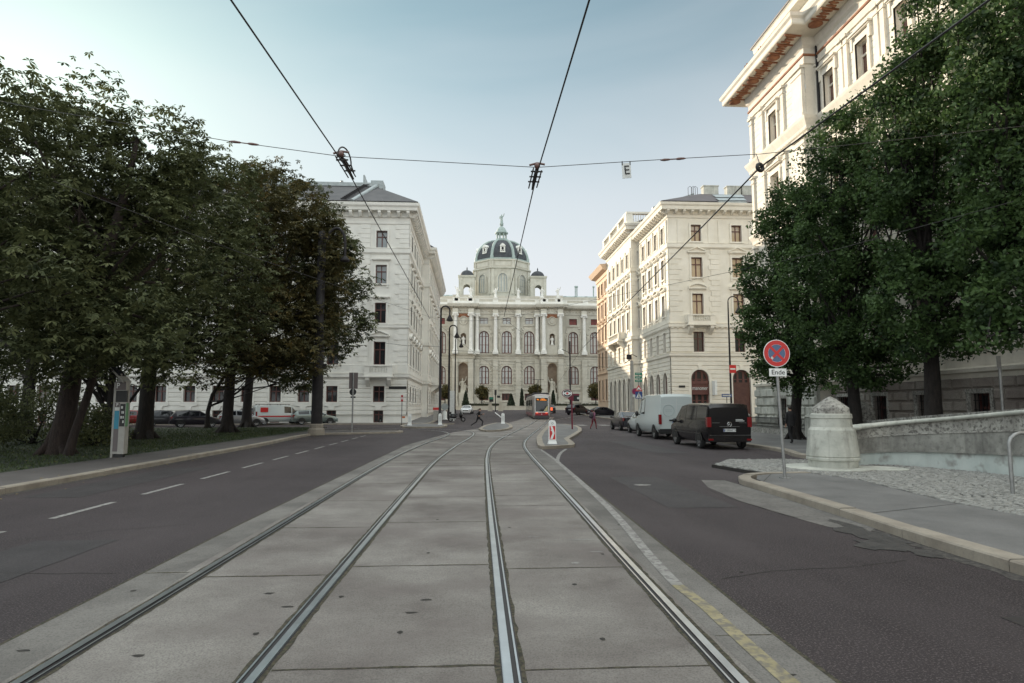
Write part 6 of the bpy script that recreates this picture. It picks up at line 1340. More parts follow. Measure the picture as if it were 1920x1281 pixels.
# right of the tram
p = G(1123, 781); make_car('parked_car', 'black saloon parked side on behind the pedestrian with the rucksack', 'car', S_sed, (-1.4, 1.42), .33, m_pnavy, tl(.88, -2.27, .72, .95), [], 'x', None, .7, group='dark cars by the cream block', loc=(p.x+.4, p.y-1, gz(p.y-1)), rz=R(-72))
p = G(1098, 779.5); make_car('parked_car', 'dark estate car seen from behind, left of the black saloon', 'car', S_suv, (-1.35, 1.35), .35, m_pnavy, tl(.9, -2.17, .8, 1.1), [], 'x', None, .8, group='dark cars by the cream block', loc=(p.x-.5, p.y+4, gz(p.y+4)), rz=R(-45))
p = G(1035, 775); make_car('parked_car', 'small dark car with a bright red lamp just right of the tram', 'car', S_hatch, (-1.2, 1.2), .3, m_pgrey, (), [], None, loc=(p.x-.4, 112, gz(112)), rz=R(0)); 
p = aty(1033, 767, 109.9); mb = MB(); mb.box(p.x-.28, p.x+.28, 109.9, 110, p.z-.25, p.z+.25); o = mb.obj('tail_light', m_lamp); o.parent = [q for q in bpy.data.objects if q.get('label', '').startswith('small dark car with a bright')][0]; o.location = -Vector(o.parent.location)
p = G(875.5, 777); make_car('parked_car', 'white saloon facing us at the end of the white block pavement', 'car', S_sed, (-1.4, 1.42), .33, paint('bright_white_car_paint', (.72, .73, .73)), tl(.88, -2.27, .72, .95), [(.5, .82, 2.1, 2.3, .62, .74), (-.82, -.5, 2.1, 2.3, .62, .74)], None, loc=(p.x, p.y+2.3, gz(p.y+2)), rz=R(174))
o = [q for q in bpy.data.objects if q.get('label', '').startswith('white saloon facing')][0]; mb = MB(); mb.box(-.42, .42, 2.3, 2.36, .42, .64); mb.obj('grille', m_black, o); mb = MB(); mb.box(-.26, .26, 2.36, 2.38, .42, .53); mb.obj('licence_plate', m_plate, o)
# row along the white block
gl = 'vehicles parked in front of the white block'
def placeL(px, py, fn): p = G(px, py); return (p.x, p.y, gz(p.y))
S_van2 = [(-2.3, .38, 1.05, 1.78, .90, .78), (-2.2, .32, 1.08, 1.92, .94, .80), (.3, .3, 1.08, 1.95, .95, .80, 's'), (1.05, .3, 1.08, 1.87, .95, .76, 'sw'), (1.8, .3, 1.04, 1.1, .92, .82), (2.25, .34, .88, .92, .88, .76), (2.36, .4, .7, .74, .78, .64)]
rzL = R(-62)
v = make_car('service_van', 'white service van with a red stripe, red square and roof rack by the white block', 'van', S_van2, (-1.5, 1.5), .32, m_pwhite, [(.83, .94, -2.34, -2.2, .8, 1.3), (-.94, -.83, -2.34, -2.2, .8, 1.3)], [], 'x', None, .62, None, gl, (1.2, 1.15, .1), None, 2, loc=placeL(522, 796.5, 0), rz=rzL)
mb = MB()
for s in (-1, 1): mb.box(s*.958-.004, s*.958+.004, -2.15, 2.0, .78, .90); mb.box(s*.915-.035, s*.915+.004, -1.9, -1.2, 1.25, 1.7)
mb.obj('red_marking', m_signr, v)
mb = MB(); mb.box(.72, .76, -2.1, .9, 1.99, 2.03); mb.box(-.76, -.72, -2.1, .9, 1.99, 2.03)
for y in (-2, -1, 0, .8): mb.box(-.76, .76, y-.02, y+.02, 2.0, 2.04); mb.box(-.72, -.69, y-.02, y+.02, 1.9, 2.0); mb.box(.69, .72, y-.02, y+.02, 1.9, 2.0)
mb.obj('roof_rack', m_black, v)
mb = MB(); 
for x in (-.35, -.08): mb.box(x-.012, x+.012, -2.36, -2.32, .7, 1.75)
for k in range(6): mb.box(-.35, -.08, -2.36, -2.33, .8+k*.17, .82+k*.17)
mb.box(-.6, .3, -2.335, -2.315, 1.35, 1.65); mb.obj('rear_ladder', m_poleg, v)
make_car('parked_car', 'silver green hatchback parked beside the red striped service van', 'car', S_wag, (-1.4, 1.4), .31, m_psilver, tl(.88, -2.22, .72, .98), [], 'x', None, .55, None, gl, mirrors=(.85, .98, .07), loc=placeL(588, 796, 0), rz=rzL)
make_car('parked_car', 'silver car with an orange tail lamp between the tree trunks', 'car', S_hatch, (-1.2, 1.2), .3, m_psil2, tl(.84, -1.95, .7, .95), [], 'x', None, .55, None, gl, loc=placeL(452, 799, 0), rz=rzL)
make_car('parked_car', 'dark grey off road car behind the thin curved tree trunk', 'car', S_suv, (-1.35, 1.35), .36, m_pgrey, tl(.9, -2.17, .8, 1.1), [], None, group=gl, loc=placeL(486, 795, 0), rz=rzL)
make_car('parked_car', 'black compact car with bright wheel rims left of the tree trunks', 'car', S_hatch, (-1.2, 1.2), .31, m_pnavy, tl(.84, -1.95, .7, .95), [], None, None, .55, None, gl, mirrors=(.75, .98, .07), loc=placeL(366, 801.5, 0), rz=rzL)
make_car('parked_car', 'dark car beside the black compact, farther left', 'car', S_hatch, (-1.2, 1.2), .31, m_pgrey, tl(.84, -1.95, .7, .95), [], None, None, .55, None, gl, loc=placeL(312, 800, 0), rz=rzL)
make_car('parked_car', 'red car glimpsed behind the parking meter', 'car', S_hatch, (-1.2, 1.2), .31, paint('deep_red_car_paint', (.22, .02, .02)), tl(.84, -1.95, .7, .95), [], None, None, .55, None, gl, loc=placeL(250, 799, 0), rz=rzL)
# ---------------- tram
p0 = Vector((8.95, 83.5)); hd = math.atan2(-1.0, 21); tr = empty('tram', (p0.x, p0.y, gz(p0.y)+.02), 'grey and red articulated tram coming towards us with a lit amber route display', 'tram', rz=hd)
def tram_sec(y0, y1, nose=False):
    mb = MB(); st_ = [(y0+a, wd, zt_) for a, wd, zt_ in (((0, .98, 3.02), (.10, 1.08, 3.14), (.45, 1.17, 3.24), (1.0, 1.2, 3.26)) if nose else ((0, 1.2, 3.26),))]+[(y1, 1.2, 3.26)]; vs = []; K = 10
    for y, w_, zt_ in st_:
        P = [(w_*.9, .22), (w_, .5), (w_, 2.7), (w_*.96, zt_-.22), (w_*.75, zt_-.06), (0, zt_)]; P = P+[(-x, z) for x, z in P[-2::-1]]; vs += [(x, y, z) for x, z in P]
    n = 11; fs = [(i*n+k, i*n+(k+1) % n, (i+1)*n+(k+1) % n, (i+1)*n+k) for i in range(len(st_)-1) for k in range(n)]
    mb.add(vs, fs, 0, True); mb.add(vs[:n], [tuple(range(n-1, -1, -1))]); mb.add(vs[-n:], [tuple(range(n))]); return mb
sec = [(0, 5.6, True), (6.1, 12.2, False), (12.7, 18.8, False), (19.3, 24, False)]
for a, b, nz in sec:
    o = tram_sec(a, b, nz).obj('car_section', m_tramg, tr, sharp=35)
    mb = MB()
    for s in (-1, 1):
        y = a+(1.3 if nz else .4)
        while y+1.1 < b: mb.box(s*1.203-.004, s*1.203+.004, y, y+1.05, 1.15, 2.55); y += 1.25
    mb.obj('side_window', m_carglass, o); mb = MB()
    for s in (-1, 1): mb.box(s*1.205-.004, s*1.205+.004, a+(1.1 if nz else .1), b-.1, .42, .85)
    mb.obj('red_stripe', m_tramr, o); mb = MB(); mb.box(-1.0, 1.0, a+.8, b-.1, 3.24, 3.42); mb.obj('roof_unit', m_tramd, o)
for y in (5.6, 12.2, 18.8):
    mb = MB(); mb.box(-1.1, 1.1, y, y+.5, .3, 3.1); mb.obj('bellows', m_tramd, tr)
mb = MB(); mb.hexa([(-.86, -.02, .98), (.86, -.02, .98), (.86, .06, .98), (-.86, .06, .98)], [(-.82, -.012, 2.72), (.82, -.012, 2.72), (.82, .08, 2.72), (-.82, .08, 2.72)]); ws = mb.obj('windscreen', m_carglass, tr)
mb = MB(); mb.box(-.88, -.80, -.04, .05, .9, 2.8); mb.box(.80, .88, -.04, .05, .9, 2.8); mb.box(-.88, .88, -.04, .05, 2.72, 2.98); mb.box(-.88, .88, -.04, .05, .86, .98); mb.obj('front_frame', m_white, tr)
mb = MB(); mb.box(-.84, .84, -.05, .1, .5, .86); mb.obj('red_front_panel', m_tramr, tr)
mb = MB(); mb.box(-.95, .95, -.03, .3, .08, .5); mb.obj('skirt', m_tramd, tr)
for s in (-1, 1):
    mb = MB(); mb.box(s*.6-.14, s*.6+.14, -.065, -.04, .77, .85); mb.obj('headlight', m_lamp, tr)
mb = MB(); mb.box(-.8, .8, -.03, -.022, 2.34, 2.7); dsp = mb.obj('destination_display', m_black, tr)
link('route_number', textmesh('46', .27, m_amber, .004, 1.1), dsp, (-.5, -.036, 2.52))
mb = MB(); 
for x0, x1, z in ((-.1, .35, 2.6), (-.2, .62, 2.46)):
    x = x0
    while x < x1: wd = random.uniform(.03, .06); mb.box(x, x+wd, -.038, -.034, z-.045, z+random.uniform(.02, .05)); x += wd+.025
mb.obj('led_legend', m_amber, dsp)
mb = MB(); mb.hexa([(.25, -.03, 1.05), (.75, -.03, 1.05), (.75, -.026, 1.05), (.25, -.026, 1.05)], [(.70, -.03, 1.7), (.75, -.03, 1.75), (.75, -.026, 1.75), (.70, -.026, 1.7)]); mb.obj('windscreen_reflection', M('yellow_reflection', (.5, .45, .25), rough=.5), tr)  # windscreen reflection painted on as a flat yellow wedge
mb = MB(); mb.box(-.06, .06, -.056, -.05, .6, .72); mb.obj('fleet_emblem', m_whited, tr); 
mb = MB(); mb.tube([(0, 8, 3.4), (.0, 9.2, 4.3), (0, 8.2, 5.4)], .05, 6); mb.tube([(-.8, 8.2, 5.42), (.8, 8.2, 5.42)], .04, 6); mb.obj('pantograph', m_pole, tr)
for s in (-1, 1): mb = MB(); mb.box(s*1.32-.09, s*1.32+.09, .5, .62, 1.9, 2.4); mb.obj('mirror', m_black, tr)
# ---------------- two wheelers
def two_wheeler(label, loc, rz, main, scooter=False, group=None):
    r0 = empty('scooter' if scooter else 'motorcycle', loc, label, 'scooter' if scooter else 'motorcycle', group, rz); wb = .68 if scooter else .72; r = .26 if scooter else .31
    for y in (-wb, wb):
        mb = MB(); mb.tube([(0, y+(r-.06)*math.cos(t), r+(r-.06)*math.sin(t)) for t in np.linspace(0, 2*math.pi, 21)], .065, 8, caps=False); o = mb.obj('wheel', m_tyre, r0)
        mb = MB()
        for k in range(5): a = 2*math.pi*k/5; mb.tube([(0, y, r), (0, y+(r-.1)*math.cos(a), r+(r-.1)*math.sin(a))], .018, 5)
        mb.obj('rim', m_alloy, o)
    mb = MB(); mb.tube([(0, wb, r), (0, wb-.22, .75), (0, wb-.3, 1.0)], .04, 6); mb.tube([(-.34, wb-.42, 1.03), (-.1, wb-.3, 1.02), (.1, wb-.3, 1.02), (.34, wb-.42, 1.03)], .02, 6); mb.tube([(0, -wb, r), (0, -.1, .4)], .05, 6); mb.tube([(.14, -.1, .3), (.16, -wb-.1, .38)], .05, 8); mb.obj('frame', m_poleg, r0)
    mb = MB()
    if scooter:
        mb.sphere((0, wb-.25, .72), (.2, .2, .34), 12, 8); mb.box(-.15, .15, -.15, wb-.2, .28, .36); mb.sphere((0, -.45, .55), (.2, .45, .22), 12, 8)
    else:
        mb.sphere((0, .12, .78), (.16, .34, .18), 12, 8); mb.sphere((0, wb-.28, .85), (.14, .16, .2), 10, 8); mb.box(-.16, .16, -.2, .3, .28, .6); mb.sphere((0, -.55, .75), (.11, .3, .12), 10, 8)
    mb.obj('fairing', main, r0)
    mb = MB(); mb.sphere((0, -.32, .8 if not scooter else .78), (.14, .42, .09), 12, 8); mb.obj('seat', m_black, r0)
    mb = MB(); mb.hexa([(-.14, wb-.18, 1.0), (.14, wb-.18, 1.0), (.14, wb-.16, 1.0), (-.14, wb-.16, 1.0)], [(-.1, wb-.3, 1.3), (.1, wb-.3, 1.3), (.1, wb-.28, 1.3), (-.1, wb-.28, 1.3)]); mb.obj('windshield', m_zinc, r0)
    mb = MB(); mb.sphere((0, wb-.1, .84), (.09, .05, .08), 8, 6); mb.obj('headlight', m_headl, r0)
    if scooter: mb = MB(); mb.box(-.18, .18, -.95, -.6, .82, 1.08); mb.obj('top_box', m_black, r0)
    return r0
p = G(721, 794.5); two_wheeler('white and black motorcycle parked by the white block', (p.x, p.y, 0), R(150), m_pwhite, group='motorcycles by the white block')
p = G(740, 794); two_wheeler('dark motorcycle parked right of the white one', (p.x, p.y, 0), R(165), m_pblack, group='motorcycles by the white block')
p = G(858, 789.5, .1); two_wheeler('black scooter parked side on by the curved lamp posts', (p.x, 71.5, gz(71.5)+PZ), R(-88), m_pblack, True)
# ================================================================ people
def person(label, loc, rz, J, hgt, cols, hair=None, extra=None):
    # J: joint positions for a 1.75 m figure facing +Y; body grown as one skinned surface
    k = hgt/1.75; names = list(J); idx = {n: i for i, n in enumerate(names)}
    E = [('hip', 'waist'), ('waist', 'chest'), ('chest', 'neck'), ('neck', 'head'), ('head', 'crown'), ('hip', 'lk0'), ('lk0', 'lk'), ('lk', 'la'), ('la', 'lt'), ('hip', 'rk0'), ('rk0', 'rk'), ('rk', 'ra'), ('ra', 'rt'), ('chest', 'ls'), ('ls', 'le'), ('le', 'lw'), ('lw', 'lh'), ('chest', 'rs'), ('rs', 're'), ('re', 'rw'), ('rw', 'rh')]
    rad = dict(hip=(.15, .11), waist=(.135, .10), chest=(.165, .115), neck=(.052, .052), head=(.085, .1), crown=(.07, .085), lk0=(.088, .088), rk0=(.088, .088), lk=(.058, .06), rk=(.058, .06), la=(.04, .042), ra=(.04, .042), lt=(.038, .03), rt=(.038, .03), ls=(.065, .065), rs=(.065, .065), le=(.043, .043), re=(.043, .043), lw=(.03, .03), rw=(.03, .03), lh=(.036, .022), rh=(.036, .022))
    me = bpy.data.meshes.new('person_skeleton'); me.from_pydata([tuple(c*k for c in J[n]) for n in names], [(idx[a], idx[b]) for a, b in E], []); o = bpy.data.objects.new('person_skeleton', me); COL.objects.link(o)
    o.modifiers.new('Skin', 'SKIN'); sub = o.modifiers.new('Subdivision', 'SUBSURF'); sub.levels = 2
    for n in names: sv = me.skin_vertices[0].data[idx[n]]; sv.radius = tuple(r*k for r in rad[n]); sv.use_root = (n == 'hip')
    dg = bpy.context.evaluated_depsgraph_get(); m2 = bpy.data.meshes.new_from_object(o.evaluated_get(dg)); bpy.data.objects.remove(o)
    vs = [tuple(v.co) for v in m2.vertices]; fs = [tuple(p.vertices) for p in m2.polygons]; mb = MB()
    mats = [m_skin, cols['top'], cols['legs'], cols['shoes']]; reg = {}
    segs = [(a, b) for a, b in E]
    def region(a, b):
        if a in ('neck', 'head'): return 0
        if a in ('lw', 'rw'): return 0
        if a in ('la', 'ra'): return 3
        if a in ('hip', 'lk0', 'lk', 'rk0', 'rk') and b != 'waist': return 2
        return 1
    JP = {n: Vector(J[n])*k for n in names}
    for f in fs:
        c = Vector((0, 0, 0))
        for i in f: c += Vector(vs[i])
        c /= len(f); best = 9; rg = 1
        for a, b in segs:
            A, B = JP[a], JP[b]; t = max(0, min(1, (c-A).dot(B-A)/max(1e-6, (B-A).length_squared))); d = (c-A.lerp(B, t)).length/(max(rad[a])*(1-t)+max(rad[b])*t)
            if d < best: best = d; rg = region(a, b)
        mb.f.append(list(f)); mb.m.append(rg); mb.s.append(True)
    mb.v = vs
    for s in ('l', 'r'):                       # five fingers
        w_, h_ = JP[s+'w'], JP[s+'h']; d = (h_-w_).normalized(); side = d.cross(Vector((1, 0, .01))).normalized()
        for i in range(4):
            b = h_+side*(i-1.5)*.02*k; mb.tube([b-d*.02*k, b+d*.035*k, b+d*.06*k+Vector((0, .012, -.012))*k, b+d*(.075+.008*(1-abs(i-1.3)))*k+Vector((0, .03, -.02))*k], [.010*k, .009*k, .0085*k, .006*k], 6)
        b = w_.lerp(h_, .5)+side*.03*k; mb.tube([b, b+side*.03*k+d*.03*k, b+side*.03*k+d*.06*k], [.012*k, .010*k, .007*k], 6)
    hc = JP['head'].lerp(JP['crown'], .35); fwd = Vector((J['face'][0], J['face'][1], 0)) if 'face' in J else Vector((0, 1, 0))
    mb.sphere(tuple(hc+fwd*.1*k-Vector((0, 0, .02*k))), (.016*k, .02*k, .026*k), 8, 6)
    for s in (-1, 1):
        sd = Vector((fwd.y, -fwd.x, 0))*s; mb.sphere(tuple(hc+sd*.092*k), (.014*k, .024*k, .032*k), 8, 6)
    root = mb.obj('person', mats, loc=loc); root.rotation_euler = (0, 0, rz); tag(root, label, 'person')
    fc = MB()
    for s in (-1, 1): sd = Vector((fwd.y, -fwd.x, 0))*s; fc.sphere(tuple(hc+fwd*.086*k+sd*.032*k+Vector((0, 0, .015*k))), .011*k, 8, 6)
    fc.box(hc.x-.022*k, hc.x+.022*k, hc.y+.086*k, hc.y+.094*k, hc.z-.065*k, hc.z-.058*k); fc.obj('face_detail', m_hairb, root)
    hm = MB(); hm.sphere(tuple(hc-fwd*.018*k+Vector((0, 0, .035*k))), (.094*k, .105*k, .1*k), 14, 10)
    if hair == 'tail': hm.tube([tuple(hc-fwd*.1*k+Vector((0, 0, .06*k))), tuple(hc-fwd*.19*k+Vector((0, 0, .02*k))), tuple(hc-fwd*.2*k+Vector((0, 0, -.14*k)))], [.03*k, .04*k, .012*k], 8)
    hm.obj('hair', cols.get('hair', m_hairb), root)
    if extra: extra(root, JP, k)
    return root
base = dict(hip=(0, 0, .93), waist=(0, .0, 1.1), chest=(0, 0, 1.33), neck=(0, .01, 1.5), head=(0, .02, 1.58), crown=(0, .02, 1.68))
# runner heading right (+Y of figure = travel)
J = dict(base, waist=(0, .02, 1.1), chest=(0, .07, 1.32), neck=(0, .12, 1.48), head=(0, .15, 1.57), crown=(0, .15, 1.67), lk0=(.09, .08, .86), lk=(.1, .38, .60), la=(.1, .30, .20), lt=(.1, .46, .13), rk0=(-.09, -.06, .86), rk=(-.1, -.18, .52), ra=(-.1, -.58, .30), rt=(-.1, -.66, .18), ls=(.19, .07, 1.42), le=(.24, -.20, 1.22), lw=(.2, -.05, 1.05), lh=(.18, .02, 1.06), rs=(-.19, .09, 1.42), re=(-.24, .12, 1.14), rw=(-.16, .36, 1.18), rh=(-.13, .44, 1.22))
J = {n: (c[0], c[1], c[2]-.08) for n, c in J.items()}
p = G(897, 801); person('person in black running clothes with a ponytail, mid stride across the tracks', (p.x, p.y, gz(p.y)), R(-85), J, 1.74, dict(top=m_cloth_black, legs=m_cloth_black, shoes=m_shoe), 'tail')
# pedestrian with rucksack walking right
J = dict(base, lk0=(.09, .05, .86), lk=(.1, .2, .5), la=(.1, .22, .09), lt=(.1, .36, .04), rk0=(-.09, -.04, .86), rk=(-.1, -.06, .5), ra=(-.1, -.3, .12), rt=(-.1, -.2, .04), ls=(.18, 0, 1.42), le=(.25, -.1, 1.18), lw=(.22, .05, .98), lh=(.2, .1, .92), rs=(-.18, 0, 1.42), re=(-.25, .02, 1.17), rw=(-.2, .24, 1.08), rh=(-.16, .3, 1.04))
def pack(root, JP, k):
    mb = MB(); mb.sphere((0, -.25*k, 1.24*k), (.2*k, .17*k, .3*k), 14, 10); mb.sphere((0, -.38*k, 1.12*k), (.14*k, .09*k, .14*k), 10, 8)
    for s in (-1, 1): mb.tube([(s*.12*k, -.14*k, 1.46*k), (s*.13*k, .05*k, 1.47*k), (s*.14*k, .13*k, 1.3*k), (s*.13*k, .03*k, 1.08*k)], .022*k, 6)
    tag(mb.obj('rucksack', m_cloth_pack, root))
p = G(1113, 805); person('person in a mauve jacket and dark red trousers carrying a rucksack across the road', (p.x, p.y, 0), R(-58), J, 1.56, dict(top=m_cloth_mauve, legs=m_cloth_red, shoes=m_shoe), None, pack)
# person in dark suit walking away on the right pavement
J = dict(base, lk0=(.09, .04, .86), lk=(.1, .12, .48), la=(.1, .08, .09), lt=(.1, .22, .04), rk0=(-.09, -.02, .86), rk=(-.1, -.02, .48), ra=(-.1, -.22, .12), rt=(-.1, -.1, .04), ls=(.19, 0, 1.42), le=(.25, -.06, 1.16), lw=(.25, .06, .93), lh=(.24, .1, .85), rs=(-.19, 0, 1.42), re=(-.26, -.04, 1.16), rw=(-.24, .02, .92), rh=(-.23, .05, .84))
def jacket(root, JP, k):
    mb = MB(); mb.lathe([(.21*k, .80*k), (.215*k, .95*k), (.19*k, 1.12*k), (.215*k, 1.3*k), (.2*k, 1.42*k), (.09*k, 1.5*k)], (0, 0, 0), 16, 0, True, 0, .68); mb.obj('jacket', m_cloth_black, root)
p = G(1484, 832, PZ); person('person in a dark suit walking away on the right pavement behind the sign post', (p.x, p.y, PZ), R(12), J, 1.68, dict(top=m_cloth_black, legs=m_cloth_black, shoes=m_shoe), None, jacket)
J = dict(base, lk0=(.09, .02, .86), lk=(.1, .04, .48), la=(.1, .0, .09), lt=(.1, .14, .04), rk0=(-.09, 0, .86), rk=(-.1, .02, .48), ra=(-.1, -.02, .09), rt=(-.1, .12, .04), ls=(.18, 0, 1.42), le=(.24, -.02, 1.16), lw=(.16, .18, 1.1), lh=(.1, .24, 1.12), rs=(-.18, 0, 1.42), re=(-.25, -.02, 1.16), rw=(-.16, .18, 1.05), rh=(-.1, .24, 1.07))
p = G(283, 800, .1); person('person in a pale blouse standing by the dark tree trunk beyond the parking meter', (p.x, 50., .11), R(170), J, 1.66, dict(top=m_cloth_pale, legs=m_cloth_pale, shoes=m_shoe))
# ================================================================ trees
def leaf_fan(C, N, L, W, nl, droop, rg):
    """palmate sprays: nl leaflets per centre; returns quads"""
    n = len(C); az = rg.uniform(0, 2*np.pi, n); V = []
    up = rg.normal(0, .35, (n, 3)); up[:, 2] += 1; up /= np.linalg.norm(up, axis=1)[:, None]
    ref = np.stack([np.cos(az), np.sin(az), np.zeros(n)], 1); e1 = ref-up*(ref*up).sum(1)[:, None]; e1 /= np.linalg.norm(e1, axis=1)[:, None]; e2 = np.cross(up, e1)
    sz = rg.uniform(.7, 1.25, n)[:, None]
    for k in range(nl):
        a = (k-(nl-1)/2)*(2.0*np.pi/ (nl+1.5)) if nl > 1 else 0
        d = e1*math.cos(a)+e2*math.sin(a); s = np.cross(up, d); dr = -droop*(1+.3*rg.normal(0, 1, n))[:, None]*np.array([0, 0, 1.])
        tip = C+(d+dr)*L*sz*(1-.12*abs(k-(nl-1)/2)); mid = C+(d*.55+dr*.35)*L*sz
        V.append(np.stack([C, mid+s*W*sz, tip, mid-s*W*sz], 1))
    return np.concatenate(V, 0).reshape(-1, 3)
def leaf_single(C, L, W, rg):
    n = len(C); d = rg.normal(0, 1, (n, 3)); d[:, 2] -= .15; d /= np.linalg.norm(d, axis=1)[:, None]; r = rg.normal(0, 1, (n, 3)); s = np.cross(d, r); s /= np.linalg.norm(s, axis=1)[:, None]+1e-6
    sz = rg.uniform(.7, 1.3, n)[:, None]
    return np.stack([C-d*L*.5*sz, C+s*W*.5*sz, C+d*L*.5*sz, C-s*W*.5*sz], 1).reshape(-1, 3)
def limb(mb, a, b, r0, r1, sag, rg, n=5):
    a, b = Vector(a), Vector(b); P = []; Rr = []
    j = Vector((rg.normal(0, .08), rg.normal(0, .08), sag))*(b-a).length
    for i in range(n+1):
        t = i/n; P.append(a.lerp(b, t)+j*(4*t*(1-t))*.5); Rr.append(lerp(r0, r1, t))
    mb.tube(P, Rr, 7, caps=False); return P
def tree(nm, label, base, blobs, trunk, leafm, barkm, mode, nclump, per, L, W, group, seed, cl_r=.6, lo_leaf=None, branches=26, upsweep=.12, shell=.5, leaf2=None):
    """trunk: list of (x,y,z,r) in local metres; blobs: crown ellipsoids (x,y,z,rx,ry,rz) local"""
    rg = np.random.default_rng(seed); root = empty(nm, base, label, 'tree', group)
    mb = MB(); P = [Vector(t[:3]) for t in trunk]; mb.tube(P, [t[3] for t in trunk], 12, caps=False)
    for k in range(5):
        a = 2*math.pi*k/5+rg.uniform(0, 1); r = trunk[0][3]; mb.tube([(P[0].x+r*1.7*math.cos(a), P[0].y+r*1.7*math.sin(a), -.1), (P[0].x+r*.75*math.cos(a), P[0].y+r*.75*math.sin(a), .35), (P[0].x+r*.4*math.cos(a), P[0].y+r*.4*math.sin(a), .9)], [r*.3, r*.35, r*.2], 6, caps=False)
    vol = np.array([b[3]*b[4]*b[5] for b in blobs])**.75; pick = rg.choice(len(blobs), nclump, p=vol/vol.sum()); cc = []
    for i in pick:
        b = blobs[i]; d = rg.normal(0, 1, 3); d /= np.linalg.norm(d); r = rg.uniform(shell, 1.)**.6; cc.append([b[0]+d[0]*r*b[3], b[1]+d[1]*r*b[4], b[2]+d[2]*r*b[5]])
    cc = np.array(cc)
    # limbs: from the upper trunk towards chosen clumps
    src = [(P[i].lerp(P[i+1], t), lerp(trunk[i][3], trunk[i+1][3], t)) for i in range(max(0, len(P)-4), len(P)-1) for t in (.3, .6, .95)]
    for j in rg.choice(len(cc), min(branches, len(cc)), replace=False):
        c = Vector(cc[j]); cand = [s for s in src if s[0].z < c.z-.2] or src[:2]; s0, rr = cand[int(rg.integers(len(cand)))]
        Q = limb(mb, s0, c, min(rr*.5, .14), .018, upsweep*-1 if upsweep < 0 else -upsweep, rg)
        for m in range(3):
            q = Q[int(rg.integers(2, len(Q)))]; near = cc[np.argsort(((cc-np.array(q))**2).sum(1))[int(rg.integers(1, 9))]]; limb(mb, q, near, .03, .008, 0, rg, 3)
    mb.obj('trunk', barkm, root)
    C = np.repeat(cc, per, 0); rad = np.repeat(rg.uniform(.6, 1.35, len(cc))*cl_r, per); d = rg.normal(0, 1, C.shape); d /= np.linalg.norm(d, axis=1)[:, None]; rr = rg.uniform(0, 1, len(C))**.45
    C = C+d*(rad*rr)[:, None]*np.array([1.1, 1.1, .75]); C = C[C[:, 2] > (lo_leaf if lo_leaf else .8)]
    vs = leaf_fan(C, None, L, W, 5, .38, rg) if mode == 'fan' else leaf_single(C, L, W, rg)
    link('crown', npmesh('crown', vs.astype(np.float32), 4, leafm), root); return root
def B(px, py, d, rx, rz, base, ry=None):
    """crown mass: centre seen at (px,py) at distance d along the street, radii in metres, made local to the tree base"""
    p = aty(px, py, d); return (p.x-base[0], p.y-base[1], p.z-base[2], rx, ry or rx*.9, rz)
gl_ = 'park trees left of the road'
# T1 big near tree with second leaning stem
b = (-13.6, 23.2, .1)
t1 = tree('park_tree', 'tallest park tree, nearest the parking meter, with a leaning second stem', b,
     [B(150, 330, 25, 3.6, 3.0, b), B(270, 320, 25, 2.6, 2.4, b), B(205, 210, 25, 1.5, 1.5, b), B(90, 460, 25, 3.2, 2.6, b), B(250, 480, 24, 3.4, 2.8, b), B(110, 590, 22, 2.6, 1.8, b), B(210, 600, 21, 2.4, 1.5, b), B(330, 280, 27, 1.6, 1.4, b), B(20, 330, 25, 2.4, 2.4, b), B(140, 250, 25, 2.2, 1.6, b), B(300, 380, 26, 2.8, 2.2, b), B(160, 400, 24, 3.6, 2.4, b), B(60, 540, 23, 3.2, 2.2, b), B(170, 660, 20.5, 1.8, .9, b), B(80, 655, 21, 2.2, 1., b), B(270, 640, 22, 2, 1.2, b)],
     [(-.6, .3, 0, .38), (-.4, .3, 1.2, .32), (-.2, .2, 2.6, .29), (.0, .2, 4.2, .25), (.5, .3, 6.5, .22), (.9, .6, 9, .14), (1.2, .8, 11.5, .07)], m_leafl, m_bark, 'fan', 620, 17, .24, .048, gl_, 21, .8, 1.9, 34)
mb = MB(); mb.tube([(.15, -.35, -.1), (.3, -.3, .8), (.5, -.1, 1.9), (.65, .2, 3.3), (.7, .5, 5)], [.17, .13, .125, .11, .06], 10, caps=False); mb.obj('second_stem', m_bark, t1)
b = (-20, 19.5, .1)
tree('park_tree', 'park tree at the left edge of the picture, thin open crown', b, [B(10, 200, 20, 1.8, 1.6, b), B(-60, 300, 20, 3.4, 3, b), B(10, 300, 20, 1.6, 2.0, b), B(-80, 480, 19, 3.6, 2.6, b), B(-20, 560, 18, 2.6, 1.6, b), B(40, 500, 19, 1.6, 1.2, b)],
     [(-1, 0, 0, .42), (-.8, 0, 2, .34), (-.5, 0, 4.5, .26), (0, 0, 7.5, .16), (.4, 0, 10, .06)], m_leafl, m_bark, 'fan', 190, 14, .24, .045, gl_, 22, .7, 2.2, 20)
b = (-16.6, 34.4, .1)
